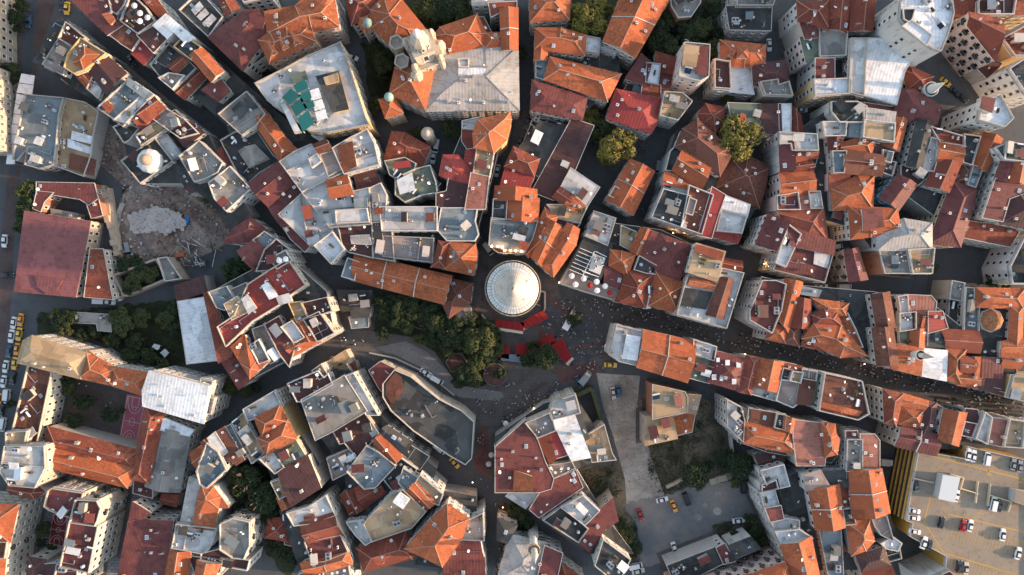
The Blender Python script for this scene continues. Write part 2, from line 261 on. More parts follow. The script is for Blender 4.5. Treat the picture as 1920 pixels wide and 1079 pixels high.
# tile;  type;roof;wall;height;points;where
BLD = '''
@A1
F;g;b;16;-60,-30 -20,-30 -19,44 -60,44;at the top left corner beyond the tram road
F;g;b;16;-60,52 -20,54 -17,75 -15,130 -60,130;with arched windows on the left edge of the photo
f;m;c;15;61,-3 110,-5 106,10 102,18 108,22 96,30;long sheet roof above the dark lane near the top left corner
+f;t;1.0;92,13 99,11 103,18 99,22;rooftop_block
F;g;c;14;98,-8 117,-8 113,5 106,13 102,10;small roof between two maroon roofs at the top left
f;e;g;14.5;113,4 119,9 110,19 105,14;narrow green strip beside the rooftop parasols at the top left
F;d;c;15;119,-3 131,8 139,20 125,30 110,19;with white parasols and plants, top left part of the photo
f;r;w;14;122,-8 136,-6 151,15 146,18;with three small skylights beside the top left garden
f;n;c;14;103,28 110,20 128,27 126,32 118,44 110,39 100,31;with pale chimney stack above the taxi in the dark lane
f;w;w;16;139,23 149,14 173,34 166,37 156,27 150,33;white canopy roof on the lane corner, top left
f;d;w;14.5;125,32 138,25 149,35 138,46;with blue tarpaulin, top left quarter
f;c;g;13;126,35 138,46 129,57 119,48;plain red roof beside the dark lane with the taxi
F;k;y;15;158,42 166,34 180,43 172,53;black terrace framed in cream, top left quarter
G;t;c;15;172,51 182,45 199,64 190,72;long bright roof beside the diagonal lane at upper left
F;k;g;12;137,59 152,41 166,52 176,62 160,78 146,70;decayed roof yard behind the black cream-framed terrace
+G;r;1.0;150,60 163,50 169,56 158,66;rooftop_block
F;p;w;13;145,71 153,67 165,69 156,80;pinkish terrace with a blue parapet corner, upper left
G;r;g;11;157,80 176,65 184,69 166,88;overgrown dark roof behind the blue-cornered terrace
f;k;g;13;31,55 54,16 60,20 38,59;dark glazed strip behind a white frame beside the tram road
F;n;c;13;61,22 77,35 67,43 55,35;plain brown roof inside the triangular block at upper left
F;p;w;13;54,36 67,43 63,52 57,67 40,58;cluttered terrace with a red flag awning by the tram road
F;y;y;14;74,36 95,49 77,63 68,66 60,61 63,50;cream roof carrying a raised orange square, upper left block
+P;t;1.2;76,42 89,49 75,62 65,57;rooftop_block
G;d;g;13.5;93,49 112,66 96,84 81,63;dark double slope in the triangular block, upper left
G;t;w;12;66,64 77,61 85,70 80,80;sharp orange slope beside the curved cream roof, upper left
F;l;y;12;80,80 85,70 93,78 89,88;curved cream roof edge on the inner lane, upper left
f;y;g;8;57,68 67,73 65,77 56,71;yellow awning stall beside the inner lane, upper left
f;g;g;8;67,73 84,83 79,85 66,77;grey awning stall beside the yellow awning, upper left
F;b;w;14;90,98 103,85 106,83 115,75 129,85 104,107;blue-grey roof with white rim south of the triangular block
f;b;w;15;116,72 135,85 131,88 115,76;pale blue glass strip beside the white-rimmed roof
F;w;w;13.5;129,87 137,87 114,110 104,108;white ledge roof between grey and red roofs, upper left
G;r;w;13;122,98 138,88 147,97 132,109;faded red slope beside the white ledge roof, upper left
F;p;y;12;139,107 150,99 166,108 178,120 163,124;curved terrace following the lane bend, upper left
f;m;w;13;183,81 196,70 205,82 196,90;small red roofs beside the louvred grey terrace, upper left
@A2
F;b;c;6.4;24,-17 57,-14 53,0 50,33 48,45 37,48 24,45 26,30 16,41 13,40;pale blue roof striped with maroon beside the white tram canopy
F;y;g;5.5;57,-14 77,-10 89,-2 84,20 82,38 76,55 49,45 50,33 53,0;long tan roof with skylight panels facing the rubble slope
+f;w;0.5;65,15 83,20 81,26 64,22;skylight
+f;w;0.5;61,22 82,30 80,35 61,29;skylight
+f;n;0.6;63,35 86,41 84,55 62,48;rooftop_block
F;l;w;12;95,-2 108,-12 118,3 111,10;white and glass rooftop above the rubble slope
F;k;w;10;104,12 112,8 125,13 117,23 113,25;dark terrace edged white above the rubble slope
G;r;g;12;120,0 141,-8 142,3 126,11;red roof between the grey terrace and the curved terrace, upper left
F;y;p;12;124,19 158,-3 165,3 150,13 128,27;curved terrace with potted plants above the domed hall
f;d;g;12;156,15 170,7 182,16 166,28;dark flat square beside two lane lamps, left of centre
F;k;g;11;151,7 157,2 170,6 158,15;narrow grey roof above the dark flat square
F;k;w;11;111,42 140,23 155,42 127,61;dark green deck around the white dome
F;l;g;10;142,22 151,19 163,35 156,41;lumpy white vaults right of the white dome
F;g;g;13;163,38 180,25 200,44 196,52 186,57 176,60;stained concrete roof with a small white hut, left of centre
f;d;g;9;156,44 162,40 176,60 184,65 171,70 164,60;dark L-shaped roof above the rubble lot
f;y;c;6;170,69 178,61 189,64 176,72;small cream hut at the top of the rubble lot
f;m;r;6;34,62 84,63 87,75 80,80 72,75 46,71 34,70;horseshoe building behind the red hall, straight wing
f;m;r;6;87,74 91,90 83,92 79,80;horseshoe building behind the red hall, right wing
f;m;r;6;34,70 46,71 39,78 36,86 31,84;horseshoe building behind the red hall, left wing
f;g;g;4;47,86 69,90 68,94 47,91;pale concrete slab behind the red hall
@A3
f;h;b;7;23,-15 80,-6 67,60 14,55;large rosy hall with a half-round porch beside the tram road
+D;h;0.5;31,42 56,46 51,54 42,58 34,52;porch_canopy
f;r;c;7;82,19 92,19 100,62 77,60;long wedge terrace beside the red hall
F;g;b;5;144,27 151,26 163,44 150,46;roofless stone ruin at the foot of the rubble lot
f;w;g;7;161,66 185,62 196,117 169,120;long white ribbed roof left of the red rooftop terraces
f;g;b;5;70,76 98,78 99,91 89,90 88,84 68,83;low grey roof in the dark garden, left side
f;d;g;7;158,52 168,48 171,60 160,65;low dark roof above the white ribbed roof, left half
f;d;g;7.5;169,48 182,43 185,55 171,60;low dark roof above the white ribbed roof, right half
@A4
H;y;c;13;22,-2 29,-6 79,10 72,30 17,16;long tan roof with dormer at the top of the school
H;t;c;13;79,8 88,14 102,22 101,36 72,30;red school roof left half above the yard
H;t;c;12.5;102,22 135,28 130,46 100,36;red school roof right half above the ball court
M;w;c;14;139,25 189,38 182,70 130,55 131,42;large white roof beside the ball court
F;w;c;12;183,47 193,49 190,62 182,60;small white-roofed annex on the diagonal avenue, left side
F;w;c;13;182,32 191,34 190,39 181,38;tiny white terrace above the annex on the diagonal avenue
F;n;c;9;27,20 47,24 33,92 22,89 13,78;long brown flat roof of the school beside the tram road
F;y;c;12;7,80 24,79 22,90 7,92;square cream tower at the lower left
H;r;c;9;44,76 124,97 122,113 41,93;upper of two long red roofs below the school yard
H;t;c;9;43,94 120,113 114,128 42,110;lower and brighter of two long roofs below the school yard
H;r;c;9;132,56 147,60 133,124 119,121;narrow upright roof beside the ball court
G;g;c;8;143,76 170,82 161,132 132,127;long grey roof with central strip, left of the avenue
f;w;c;9;143,69 149,68 173,78 170,82 142,76;white lean-to at the head of the long grey roof
@A5
F;l;c;14;2,14 6,-8 40,-8 41,10 32,28 10,26;cluttered pale roof with a small white dome, lower left
G;r;c;11;9,28 33,29 38,33 31,38 10,33;small red wedge above the cream block, lower left corner
H;t;c;13;-30,44 15,46 8,77 -30,75;orange roof of the cream block on the left edge
F;n;c;12.7;-30,78 7,78 5,91 -30,91;brown section of the cream block on the left edge
H;t;c;13;-30,91 4,91 1,125 -30,125;orange roof at the very bottom left corner
F;m;c;14;45,32 48,30 75,34 72,44 67,55 55,52 46,48 42,45;stepped maroon roof above the small ball court
F;m;c;14.4;70,40 88,41 91,47 88,58 86,62 65,59;round-cornered maroon roof with solar panels, lower left
F;m;c;14.8;64,60 88,64 80,104 56,99;large maroon rectangle right of the small ball court
F;m;c;13;53,98 70,103 69,120 49,118;maroon roof cut by the bottom edge, lower left
H;d;c;11;27,93 40,95 34,120 24,120;hipped dark roof near the bottom edge, lower left
f;d;c;11.5;36,99 52,98 48,120 33,120;brown slope near the bottom edge, lower left
H;m;c;11;120,44 133,52 125,56 136,60 154,60 146,120 105,120;long maroon roof with dormers beside the tree-lined lane
f;d;c;7;122,23 136,28 136,37 121,33;small brown roof below the upright red roof, lower left
G;r;c;5;147,36 160,37 158,45 146,42;little hut with red roof below the long grey roof
f;s;c;12;171,21 180,24 172,63 163,62;pale panelled strip along the lane, lower left
F;l;w;12.5;160,62 195,66 192,76 186,85 182,87 156,82;dirty white terrace with square hatch, lower left
G;t;c;12;154,86 170,88 168,112 149,112;orange slope on the bottom edge left of the avenue
F;d;c;11;170,90 200,94 198,104 176,103;dark patio roof above the bottom edge, lower left
@B5
H;t;w;13;0,28 9,30 21,46 13,46 9,66 -7,64 -4,40;steep orange roof below the blue-grey terrace, lower left
F;b;c;13.5;-4,14 5,-10 14,-3 21,12 4,28 -1,25;blue-grey terrace on the avenue corner, lower left
F;g;c;15;17,62 28,57 42,60 42,80 37,92 28,91 17,84;rough concrete roof with green patch, lower left
F;d;w;11;0,88 17,84 28,92 42,94 40,102 0,95;dark roof deck around the rough concrete roof
G;t;c;13;-4,96 14,99 7,116 -6,114;orange roof on the bottom edge below the dark deck
@B4
G;t;c;12;-10,99 4,89 13,99 -3,112;orange corner roof where the avenue meets the lane, lower left
G;r;c;13;0,89 6,85 14,97 10,101;tiny red slope at the lower end of the avenue
f;l;c;13.5;6,85 11,81 21,97 14,102;white canopy strip at the lower end of the avenue
f;n;c;13;12,80 19,76 36,104 30,108 24,104;long brown strip roof below the avenue
F;b;g;12.5;20,76 27,72 43,98 35,103;blue-grey terrace crowded with equipment below the avenue
F;y;c;12;27,72 37,63 55,98 45,106;tan decayed terrace left of the twin orange hips
F;l;c;13;38,59 65,43 71,55 48,66 42,68;cream terrace on the avenue above the twin orange hips
f;k;w;11;40,71 48,69 54,82 47,88;black slope left of the twin orange hips
H;t;y;14;48,67 69,57 76,70 54,82;upper of the twin orange hips below the avenue
H;t;y;14;51,85 76,70 83,85 58,99;lower of the twin orange hips below the avenue
f;e;c;13;65,97 83,88 92,103 74,113;sage green sheet roof below the twin orange hips
@B5
F;l;w;13;53,3 63,-3 73,10 66,15;white glass-topped terrace left of the sage green roof
f;d;c;13.5;68,14 94,2 105,29 80,45 74,32;dark brown roof with white solar rack below the sage roof
F;y;c;12;63,24 69,22 78,34 70,38;cream wall-top beside the solar rack roof
G;t;w;10;68,39 76,36 80,44 72,48;tiny orange roof at the foot of the solar rack roof
@B4
F;d;w;14;78,36 104,25 110,31 113,28 117,36 90,51 86,51;maroon flat roof in a pale rim beside the avenue
F;y;g;13.5;100,24 107,19 112,27 106,31;cream stair head on the avenue corner
f;y;g;6;108,20 128,7 133,16 113,27;mossy ruin roof on the avenue corner near the plaza
f;n;g;5;116,27 136,17 138,23 122,31;rusty lean-to with red chairs near the plaza
f;g;c;14.5;90,51 127,30 146,60 118,77 102,85;large pale grey-green roof in the middle of the lower left
F;l;c;14;128,30 136,27 157,63 148,63;narrow white roof over a curved windowed front, lower centre
F;d;g;12;118,78 146,63 158,80 140,102 128,88 124,89;dark stained terrace below the large pale roof
G;k;g;12;160,79 166,75 187,89 181,98;black vaulted roof on the curving street, lower centre
G;t;w;12.5;154,87 160,83 178,101 170,108;bright orange slope behind the black vaulted roof
F;p;w;11;113,103 134,94 140,102 130,115 118,121;cafe rooftop crowded with tables, lower left of centre
@B5
F;b;w;12;131,14 148,-8 158,-3 173,9 155,28 146,29;blue-grey roof full of ventilation gear, lower centre
F;k;w;11;162,19 179,3 192,12 184,24 172,31;charcoal terrace with blue mats, lower centre
G;r;g;9;125,36 137,30 146,46 133,53;left of the paired weathered red roofs, lower centre
G;r;g;9.5;138,30 157,22 163,33 146,46;right of the paired weathered red roofs, lower centre
F;y;w;15;146,61 170,35 180,31 200,50 188,64 153,76;broad tan terrace with white rim, lower centre
+f;w;2.2;171,42 177,34 186,40 180,48;stair_hut
F;l;w;12;131,60 145,58 152,76 147,79 138,70;stepped white terrace left of the broad tan terrace
H;r;c;11;140,84 183,68 193,86 188,92 146,103;large red hipped roof below the broad tan terrace
F;l;c;13;77,52 95,47 111,37 119,53 100,60 83,62;pale L-shaped terrace right of the big dark trees
+f;n;0.5;91,55 100,53 101,60 92,62;rooftop_block
G;r;c;13;89,62 117,53 125,71 96,78;wide red roof below the pale L-shaped terrace
F;m;c;13;93,78 124,72 130,86 110,94 99,95;maroon terrace with skylight above the bottom edge
G;t;c;12.5;90,98 130,87 133,97 111,103 93,106;orange strip roof above the bottom edge, lower left of centre
F;p;w;12;88,106 131,99 134,120 86,120;rooftop cafe cut by the bottom edge
H;r;g;7;60,58 77,57 75,76 58,73;low dark red roof below the big dark trees
f;r;g;6.5;77,57 88,62 93,83 75,79;low brown roof beside the low dark red roof
@B3
G;m;w;13;33,20 47,10 57,20 47,36;maroon roof with cream hatch beside the winding lane
F;b;g;12.5;47,10 56,3 67,10 58,18;grey-green roof at the tip above the red rooftop terraces
F;d;w;13;57,19 67,10 77,18 63,36 50,37;dark roof with grey panels beside the winding lane
F;p;w;14;62,27 75,20 80,28 68,35;terrace with white umbrellas and chairs beside the lane
F;c;c;14.5;42,50 62,37 77,28 92,50 80,58 68,68 45,82 22,104 15,88 30,78;long crimson rooftop terrace left of the plaza
+f;w;2.0;53,51 58,48 67,60 60,63;rooftop_block
+f;l;1.5;66,61 77,58 80,65 69,68;rooftop_block
+f;l;1.2;35,63 40,59 48,71 41,76;rooftop_block
F;b;w;14;7,57 22,52 29,63 20,72 14,70;teal-grey terrace left of the crimson terrace
f;y;w;15;21,68 31,62 39,74 27,80;cream hut roof set into the crimson terrace
F;g;g;13;24,56 40,49 43,57 30,63;dull grey roof between teal and crimson terraces
f;r;g;13;2,58 7,57 16,85 24,108 24,114 15,119 10,95;slim brick-red strip along the white ribbed roof
F;g;g;11;46,90 58,86 75,112 62,120 50,104;sooty grey roof between orange and maroon roofs, left of plaza
F;m;w;12.5;57,86 69,79 83,106 78,122 70,112;maroon terrace right of the sooty grey roof
F;l;w;13.5;72,88 81,83 91,97 83,101;beige square roof left of the lit cream front
G;t;w;13;81,82 92,80 104,100 89,99;faded orange slope left of the lit cream front
G;t;w;12.5;73,103 83,100 104,101 82,113;orange wedge on the avenue left of the plaza
F;d;c;13.5;92,81 105,75 118,93 104,100;dark roof behind the lamp-lit cream front near the plaza
F;d;g;13;90,67 112,62 116,73 96,79;black roof above the lamp-lit cream front
F;y;y;13;79,67 89,66 95,79 86,83;buff roof strip left of the black roof near the plaza
@B4
H;t;w;13.5;27,3 37,-6 47,18 60,15 43,29;angular orange roof above the avenue
F;g;w;13;44,2 51,-3 60,14 52,17;small grey terrace behind the angular orange roof
G;m;g;11;19,17 30,9 44,31 33,39;dark red twin slope at the head of the avenue
@B3
f;k;w;5;122,56 149,56 151,66 149,78 135,79 134,72 126,73;low black cafe roof on the plaza
f;b;w;4.5;133,80 148,79 148,87 135,88;low glass canopy below the black cafe roof
@C3
G;t;w;12;-44,23 40,43 34,66 -47,45;very long orange roof left of the round tower
F;b;w;12.3;-56,42 -51,27 -42,30 -46,45;pale blue terrace at the left end of the very long roof
H;n;g;8;38,45 59,50 57,66 40,78 34,66;old brown roof touching the very long roof by the tower
f;g;g;6;40,79 57,70 59,77 47,83;grey lean-to below the old brown roof by the tower
@B1
F;g;c;14;16,103 40,84 56,103 48,113 36,121;grey rooftop of dark louvred panels, upper left
+f;k;0.6;26,98 34,91 41,99 33,107;skylight
+f;k;0.6;37,89 42,86 50,96 43,99;skylight
@B2
F;k;g;10;18,24 30,17 48,14 64,38 69,42 52,52 43,60 39,65;derelict grey roofs behind the rubble lot lane
+G;g;1.0;32,33 47,27 60,40 42,48;rooftop_block
H;t;g;13;45,3 55,-3 72,20 84,33 71,42;narrow orange roof left of the teal-awning hotel
G;m;w;13;42,63 69,43 83,60 59,81;big maroon double slope left of the white terraces
f;d;w;12.5;64,70 82,62 90,70 76,82;small dark roof right of the big maroon slope
f;m;w;12;59,82 66,77 76,83 84,104 78,108 66,93;narrow maroon roof along the dark lane left of centre
F;l;w;14.5;71,43 84,34 98,28 114,30 127,52 90,69;gravelled white terrace below the teal-awning hotel
+F;l;2.2;95,40 103,35 107,42 98,48;stair_hut
+F;p;1.0;105,36 119,32 125,50 113,56;rooftop_block
+G;n;2.2;99,27 111,22 116,31 104,35;stair_hut
F;l;w;15;118,31 135,21 148,15 154,27 158,45 128,53;pale terrace with one vivid orange square
+M;t;0.6;121,29 135,25 139,47 126,51;rooftop_block
G;t;w;15;113,60 129,56 134,71 116,74;small textured orange roof among the white terraces
f;d;w;12;137,54 152,47 159,60 140,68;dark maroon roof below the vivid orange square
F;l;w;14;91,71 112,62 117,74 149,67 151,98 115,101;largest white terrace maze left of centre
+F;l;1.6;119,86 148,84 150,97 120,98;rooftop_block
+f;b;1.8;136,76 148,75 148,83 137,84;skylight
F;l;w;13.5;151,67 160,63 165,73 164,96 152,97;brownish white terrace on the right of the white maze
F;l;b;13;70,90 90,72 117,104 107,115 97,117;speckled grey terrace with a blue edge wall
H;m;c;10;5,41 17,31 26,46 14,53;small dark red house on the edge of the rubble lot
F;g;w;13;7,62 25,48 43,67 22,86 12,76;worn concrete roof with louvred side at the rubble lot
G;m;w;11;43,94 56,104 42,113 22,115 28,104;wedge of maroon roof at the bottom of the rubble lot
@B3
f;m;w;12;75,0 84,-2 98,12 92,19 80,8;slim maroon roof on the lane left of the small white square terrace
F;w;w;15;102,15 117,4 127,18 116,30;small white square terrace at the lane fork
F;b;b;13;118,3 120,-9 126,16 124,15;blue painted strip beside the small white square terrace
F;d;w;13;122,-6 152,-5 153,25 132,20 127,16;dark maroon roof with glass lanterns left of the pink terraces
+G;s;0.8;133,6 150,5 152,14 134,13;skylight
F;p;w;12.5;153,-6 169,-6 172,28 154,25;grey-pink strip terrace above the very long roof
@B1
F;k;g;13;-19,10 -2,-6 18,16 6,33;framed roof of pale panels on the top edge left
+f;l;0.5;-10,9 -3,2 0,6 -7,13;skylight
+f;l;0.5;-5,15 2,8 5,12 -2,18;skylight
+f;l;0.5;0,21 8,13 12,17 5,24;skylight
G;r;w;13;14,-4 22,-6 32,8 22,14;small red roof right of the framed pale panels
F;g;w;12;33,-10 55,-14 60,-2 38,2;grey tower block cut by the top edge
H;m;c;14;7,34 38,11 50,10 58,22 60,30 44,50 36,62;great maroon roof left of the pink building
+D;m;1.5;42,13 50,10 56,18 53,26 44,26;rooftop_block
H;t;p;15;57,12 84,7 100,-8 116,-8 121,23 99,28 60,31;upper orange roof of the pink building
H;t;p;15;52,37 61,30 76,24 95,25 100,37 61,56;lower orange roof with three spikes on the pink building
+P;t;1.7;58,39 60,37 67,47 62,50;dormer
+P;t;1.7;68,34 70,32 77,42 72,45;dormer
+P;t;1.7;78,29 80,28 88,38 82,40;dormer
F;k;w;10;42,53 54,43 60,49 47,58;dark slab beside the pink building
F;l;y;16;49,76 75,63 95,52 124,40 131,58 146,106 149,112 112,119 97,118 80,104 60,91;large hotel with teal awnings on its roof
+T;T;2.2;81,77 92,71 95,79 85,84;awning
+T;T;2.2;86,86 96,81 98,88 89,92;awning
+T;T;2.2;90,94 99,90 101,96 93,99;awning
+T;T;2.2;71,88 79,80 88,86 78,94;awning
+T;T;2.2;79,96 89,88 94,97 84,105;awning
+T;T;2.2;85,107 95,99 100,111 90,119;awning
+f;l;1.0;69,91 74,93 88,119 83,120;glass_canopy
+f;k;1.5;102,69 122,64 131,98 117,101;rooftop_block
+f;w;1.8;95,82 104,79 107,88 98,91;awning
+f;w;1.8;98,92 107,89 110,97 101,100;awning
+f;w;1.8;101,101 110,98 112,106 103,109;awning
+f;y;2.6;109,70 121,66 122,73 111,76;stair_hut
+f;e;1.2;78,70 92,64 94,71 81,75;rooftop_block
H;r;c;12;129,-5 160,-5 152,11 135,21;brick-red roof on the top edge left of the church
H;t;b;12;138,16 151,12 153,21 146,28;small square orange roof with turquoise dome by the church
+O;b;2.5;148,20 3.6;dome
H;t;b;13;152,10 163,-2 178,1 200,28 192,40 171,42 153,25;upper nave of the church with white bell tower
@C1
H;t;b;13;-8,62 6,49 27,52 17,97 -13,84;lower nave of the church with white bell tower
H;t;b;12;-22,91 -10,88 -4,101 -17,105;corner turret roof with turquoise dome at the foot of the church
+O;b;2.0;-15,87 3.8;dome
S;s;c;12;29,48 72,43 100,44 101,98 20,99 19,85;broad silver roof of the school beside the church
+F;l;2.2;47,53 57,53 57,61 48,61;stair_hut
+f;w;1.5;48,62 72,61 72,69 48,69;rooftop_block
H;t;c;12;27,33 32,26 64,15 72,31 70,42 40,49;large orange hipped roof above the silver roof
f;r;c;10;66,17 70,17 77,31 73,33;narrow dark red strip beside the large hipped roof above the school
P;t;c;12;73,31 88,31 88,41 73,43;small orange pyramid above the silver roof
G;t;c;13;86,10 100,9 100,44 88,44;upright orange roof beside the straight lane, top centre
f;r;c;12;76,4 99,3 99,9 86,10 78,14;dark red roof end near the top centre
f;s;c;11;60,-8 99,-8 99,3 61,4;grey sheet roof on the top edge centre
H;t;w;12;113,-8 148,-8 146,17 114,19;orange roof on the top edge right of the straight lane
H;t;c;12;118,27 140,27 161,33 160,49 118,43;orange roof with tall court windows, top centre
G;t;c;11.5;118,43 127,43 126,53 117,53;short orange wing of the courtyard building, top centre
H;t;c;12;131,53 192,68 181,90 126,71;long orange roof with a row of small chimneys, top centre
F;b;w;10;118,54 130,54 125,72 118,70;slate blue terrace beside the long orange roof, top centre
F;l;c;11;162,34 174,36 173,48 161,46;grey shed roof right of the tall court windows
f;l;g;7;160,49 171,50 168,64 158,60;pale canvas roof in the courtyard, top centre
F;w;w;9;174,38 191,41 188,50 176,45;white terrace at the end of the courtyard, top centre
f;k;g;5;171,51 187,53 183,66 169,64;black trellis yard in the courtyard, top centre
H;m;w;11;115,74 162,89 158,107 114,98;dark red hipped roof with pale ridges, top centre
@D1
G;t;c;13;13,-5 56,-5 24,51 -3,37;very long orange roof running off the top edge
H;c;w;11;8,82 46,90 43,110 38,119 0,106;bright crimson roof with small skylights
f;m;g;10;17,70 30,50 38,57 33,76;brown roof under the end of the very long top roof
f;r;g;9;44,48 60,53 57,66 46,64;brick roof left of the tall white house, top
f;m;g;8.5;46,66 57,67 54,80 45,77;brown yard roof left of the tall white house, top
F;w;w;10;35,58 46,59 44,76 34,74;white flat roof left of the tall white house, top
f;r;g;9.5;32,76 46,78 46,87 31,84;red strip below the white flat roof, top
F;y;w;11;51,84 66,85 74,92 62,108 47,104;weathered buff roof right of the crimson roof
F;l;p;17;65,60 69,40 90,42 89,69 82,73 64,69;tall white house with pink windowed front
+f;y;1.8;69,41 82,42 79,60 67,58;rooftop_block
+f;m;1.0;83,42 90,42 89,68 79,66;rooftop_block
F;d;c;12;96,55 108,57 109,80 96,79;cream walled house with brown top right of the tall white house
f;w;w;8;109,60 125,60 130,84 109,82;white corrugated roof right of the cream walled house
H;t;w;10;102,38 140,42 140,57 122,60 108,58 103,54;orange roof carrying a small pyramid below the black hall
+P;t;2.5;117,43 126,43 126,52 117,52;dormer
H;d;w;10;131,59 158,56 161,73 151,77 132,76;dark maroon hip below the black hall
F;g;c;11;137,75 151,73 152,78 161,75 164,86 141,85;grey flat roof with balconied front below the maroon hip
f;k;g;9;107,7 146,6 145,27 110,26;large black hall roof near the top edge
F;g;g;11;116,-10 152,-10 147,5 116,5;rough stone block on the top edge above the black hall
F;g;r;8;56,-10 81,-10 82,3 74,15 63,16 57,6;roofless round brick ruin on the top edge
f;e;w;11;109,94 136,95 139,108 135,118 113,112;olive roof above the big round tree
f;d;g;11;137,95 154,95 155,119 140,119;dark brown roof right of the olive roof
f;w;g;11.5;154,95 163,95 163,119 155,119;white strip roof right of the olive and brown roofs
G;r;g;10;164,96 172,105 174,119 165,119;narrow brick roof left of the white windowed block, upper right
G;r;w;15;171,3 196,3 196,26 182,20 172,18;red roof over a grey windowed front beside the narrow street, upper right
f;m;c;14.5;173,19 185,20 187,33 178,34;small maroon roof below the red roof on the narrow street
f;e;p;13;174,35 187,33 191,50 179,55;dark green roof over a pink front, upper right
@E1
f;m;w;14;5,54 20,54 20,72 5,72;maroon roof over a red-and-white patterned front, upper right
F;w;y;14;3,73 34,72 34,84 4,86;white terrace over a tan front, upper right
G;r;g;14;14,-5 38,-5 32,29 15,25;plain red roof near the top edge, upper right
G;r;g;14;38,-3 57,-3 54,27 36,27;second plain red roof near the top edge, upper right
F;g;c;13;7,25 20,26 31,30 30,50 8,51;grey concrete terraces left of the shining white hall
F;l;c;14;36,36 49,36 46,86 34,83;pale strip roof with blue boxes beside the shining white hall
f;w;c;14.5;49,36 63,36 92,50 83,64 76,93 45,84 48,55;shining white hall roof, upper right
F;w;w;25;80,4 90,-9 110,-9 118,-5 122,-1 125,5 126,13 124,22 120,34 115,46 108,44 96,36 84,24 79,18;tall white hotel with a curved roof end
+F;w;3.0;81,24 90,18 109,32 104,42;stair_hut
+F;k;1.0;82,8 94,8 90,22 83,18;rooftop_block
G;r;p;16;143,13 170,19 165,53 142,23;pink block with rows of windows, top right
f;r;c;12;131,-6 149,-6 144,13 128,16;brown roof lit orange at its edge, top right
F;d;y;13;150,3 158,-5 183,-5 180,13 150,13;brown flat roof on the top edge, top right
f;r;y;13;183,-3 205,-5 205,12 184,13;red roof in the top right corner
F;r;y;13;172,36 192,25 210,32 200,50 182,50;ochre building below the top right corner
F;k;w;16;178,63 193,53 215,60 215,84 192,84;dark roof over a white windowed front on the right edge, upper
f;d;g;7;150,62 163,55 170,58 158,70;low dark roof below the pink block, top right
H;r;w;11;85,65 90,62 108,70 101,83 88,80;brick-red pyramid roof beside a white turret, upper right
G;m;g;13;80,83 92,82 116,97 112,111 76,104;long maroon roof with white vents, upper right
F;w;w;18;153,93 168,87 179,107 172,114 150,108;white blank-walled tower house, upper right
+f;m;2.5;155,87 166,89 163,101 153,97;stair_hut
F;k;w;14;18,93 40,93 48,97 47,110 25,110 18,101;charcoal terrace below the white terrace, upper right
f;n;c;12.5;49,94 76,98 76,101 50,98;thin brown strip below the shining white hall
@D2
H;n;w;12;68,14 80,6 108,31 109,38 100,54 62,28;large brown many-sided roof left of the big round tree
G;t;w;12.5;67,34 91,48 83,66 59,50;bright orange gable below the brown many-sided roof
F;k;w;11;56,34 62,28 68,34 60,51 52,50;black terrace with a white table below the brown roof
M;t;w;12;50,62 52,53 77,61 74,67;orange shed roof above the slate grey terrace
f;l;w;12;52,61 70,67 68,74 50,68;glass strip above the slate grey roof
F;k;w;13;50,68 73,74 66,101 40,92;slate grey roof with two skylights on the lit street corner
F;n;w;13;73,65 93,73 83,107 66,101;dark brown roof right of the slate grey roof
+F;p;0.8;73,74 80,77 76,91 69,89;rooftop_block
f;c;w;13.5;94,67 104,73 98,90 92,110 82,108;long curved red strip right of the slate and brown roofs
f;w;w;12;105,74 126,82 124,91 102,85;white ribbed canopy right of the long red strip
F;l;w;11.5;102,86 123,92 119,106 98,104;white stained terrace right of the long red strip
f;c;w;11;98,105 119,108 116,115 96,109;small crimson roof at the foot of the white stained terrace
G;n;c;8;108,37 125,38 142,47 141,62 135,83 98,66;old mossy brown roof with glass lantern
+G;s;0.8;117,51 127,54 123,69 114,66;skylight
H;r;w;10;82,0 88,-8 104,-5 102,6 96,16 86,8;brick roof beside the big round tree, upper side
G;t;w;11;20,42 40,52 22,89 0,76;narrow orange roof between two lanes right of centre
+F;l;0.3;6,64 18,71 13,79 0,73;roof_terrace
F;l;w;14;154,17 186,19 187,32 165,32 164,26 154,26;white planted terrace over a windowed front, right
M;m;w;14;155,26 164,26 166,49 156,50;slim maroon slope below the white planted terrace
G;r;w;13.5;165,33 186,31 187,38 166,42;brick roof right of the slim maroon slope
G;r;w;13;167,42 181,40 183,51 168,53;short brick roof below the slim maroon slope
G;t;p;13;155,54 182,51 185,69 156,73;salmon red roof over a pink windowed front, right
F;m;p;13;152,74 169,71 171,85 152,85;dark pink terrace below the salmon red roof
f;o;w;12.5;169,71 180,71 182,85 171,85;plain pink slope right of the dark pink terrace
F;l;w;13;180,70 189,70 191,84 182,84;beige boxed terrace above the main street crossing, right
G;r;c;12;153,86 192,85 196,112 178,110 158,97;wide red roof with orange end, right of centre
M;m;w;15;144,91 160,97 149,121 134,116;cream-walled tower house with maroon slope, right of centre
@C2
H;r;w;9;-18,41 -11,17 0,18 10,24 21,30 14,47 9,45 0,40;brick-red hip roof below the small stone turret
F;e;w;11;-17,43 0,40 9,45 8,50 -8,57 -13,54;green turf terrace with a red awning
+f;c;1.8;-11,43 4,41 5,47 -10,49;awning
F;e;w;12;-8,58 9,50 22,47 27,62 28,70 15,72 0,78 -8,72;planted terrace with a white glass canopy
+f;w;1.5;-8,59 6,52 9,68 -5,72;awning
H;t;y;14.5;66,6 93,0 94,5 90,22 79,33 63,29 62,18;sharp-cornered orange roof above the sunny yellow facade
F;l;w;13;52,7 70,3 69,6 62,13 52,12;small white terrace behind the sharp-cornered orange roof
f;r;w;12.5;52,13 65,12 62,18 62,29 56,30 52,24;red curved roof behind the sharp-cornered orange roof
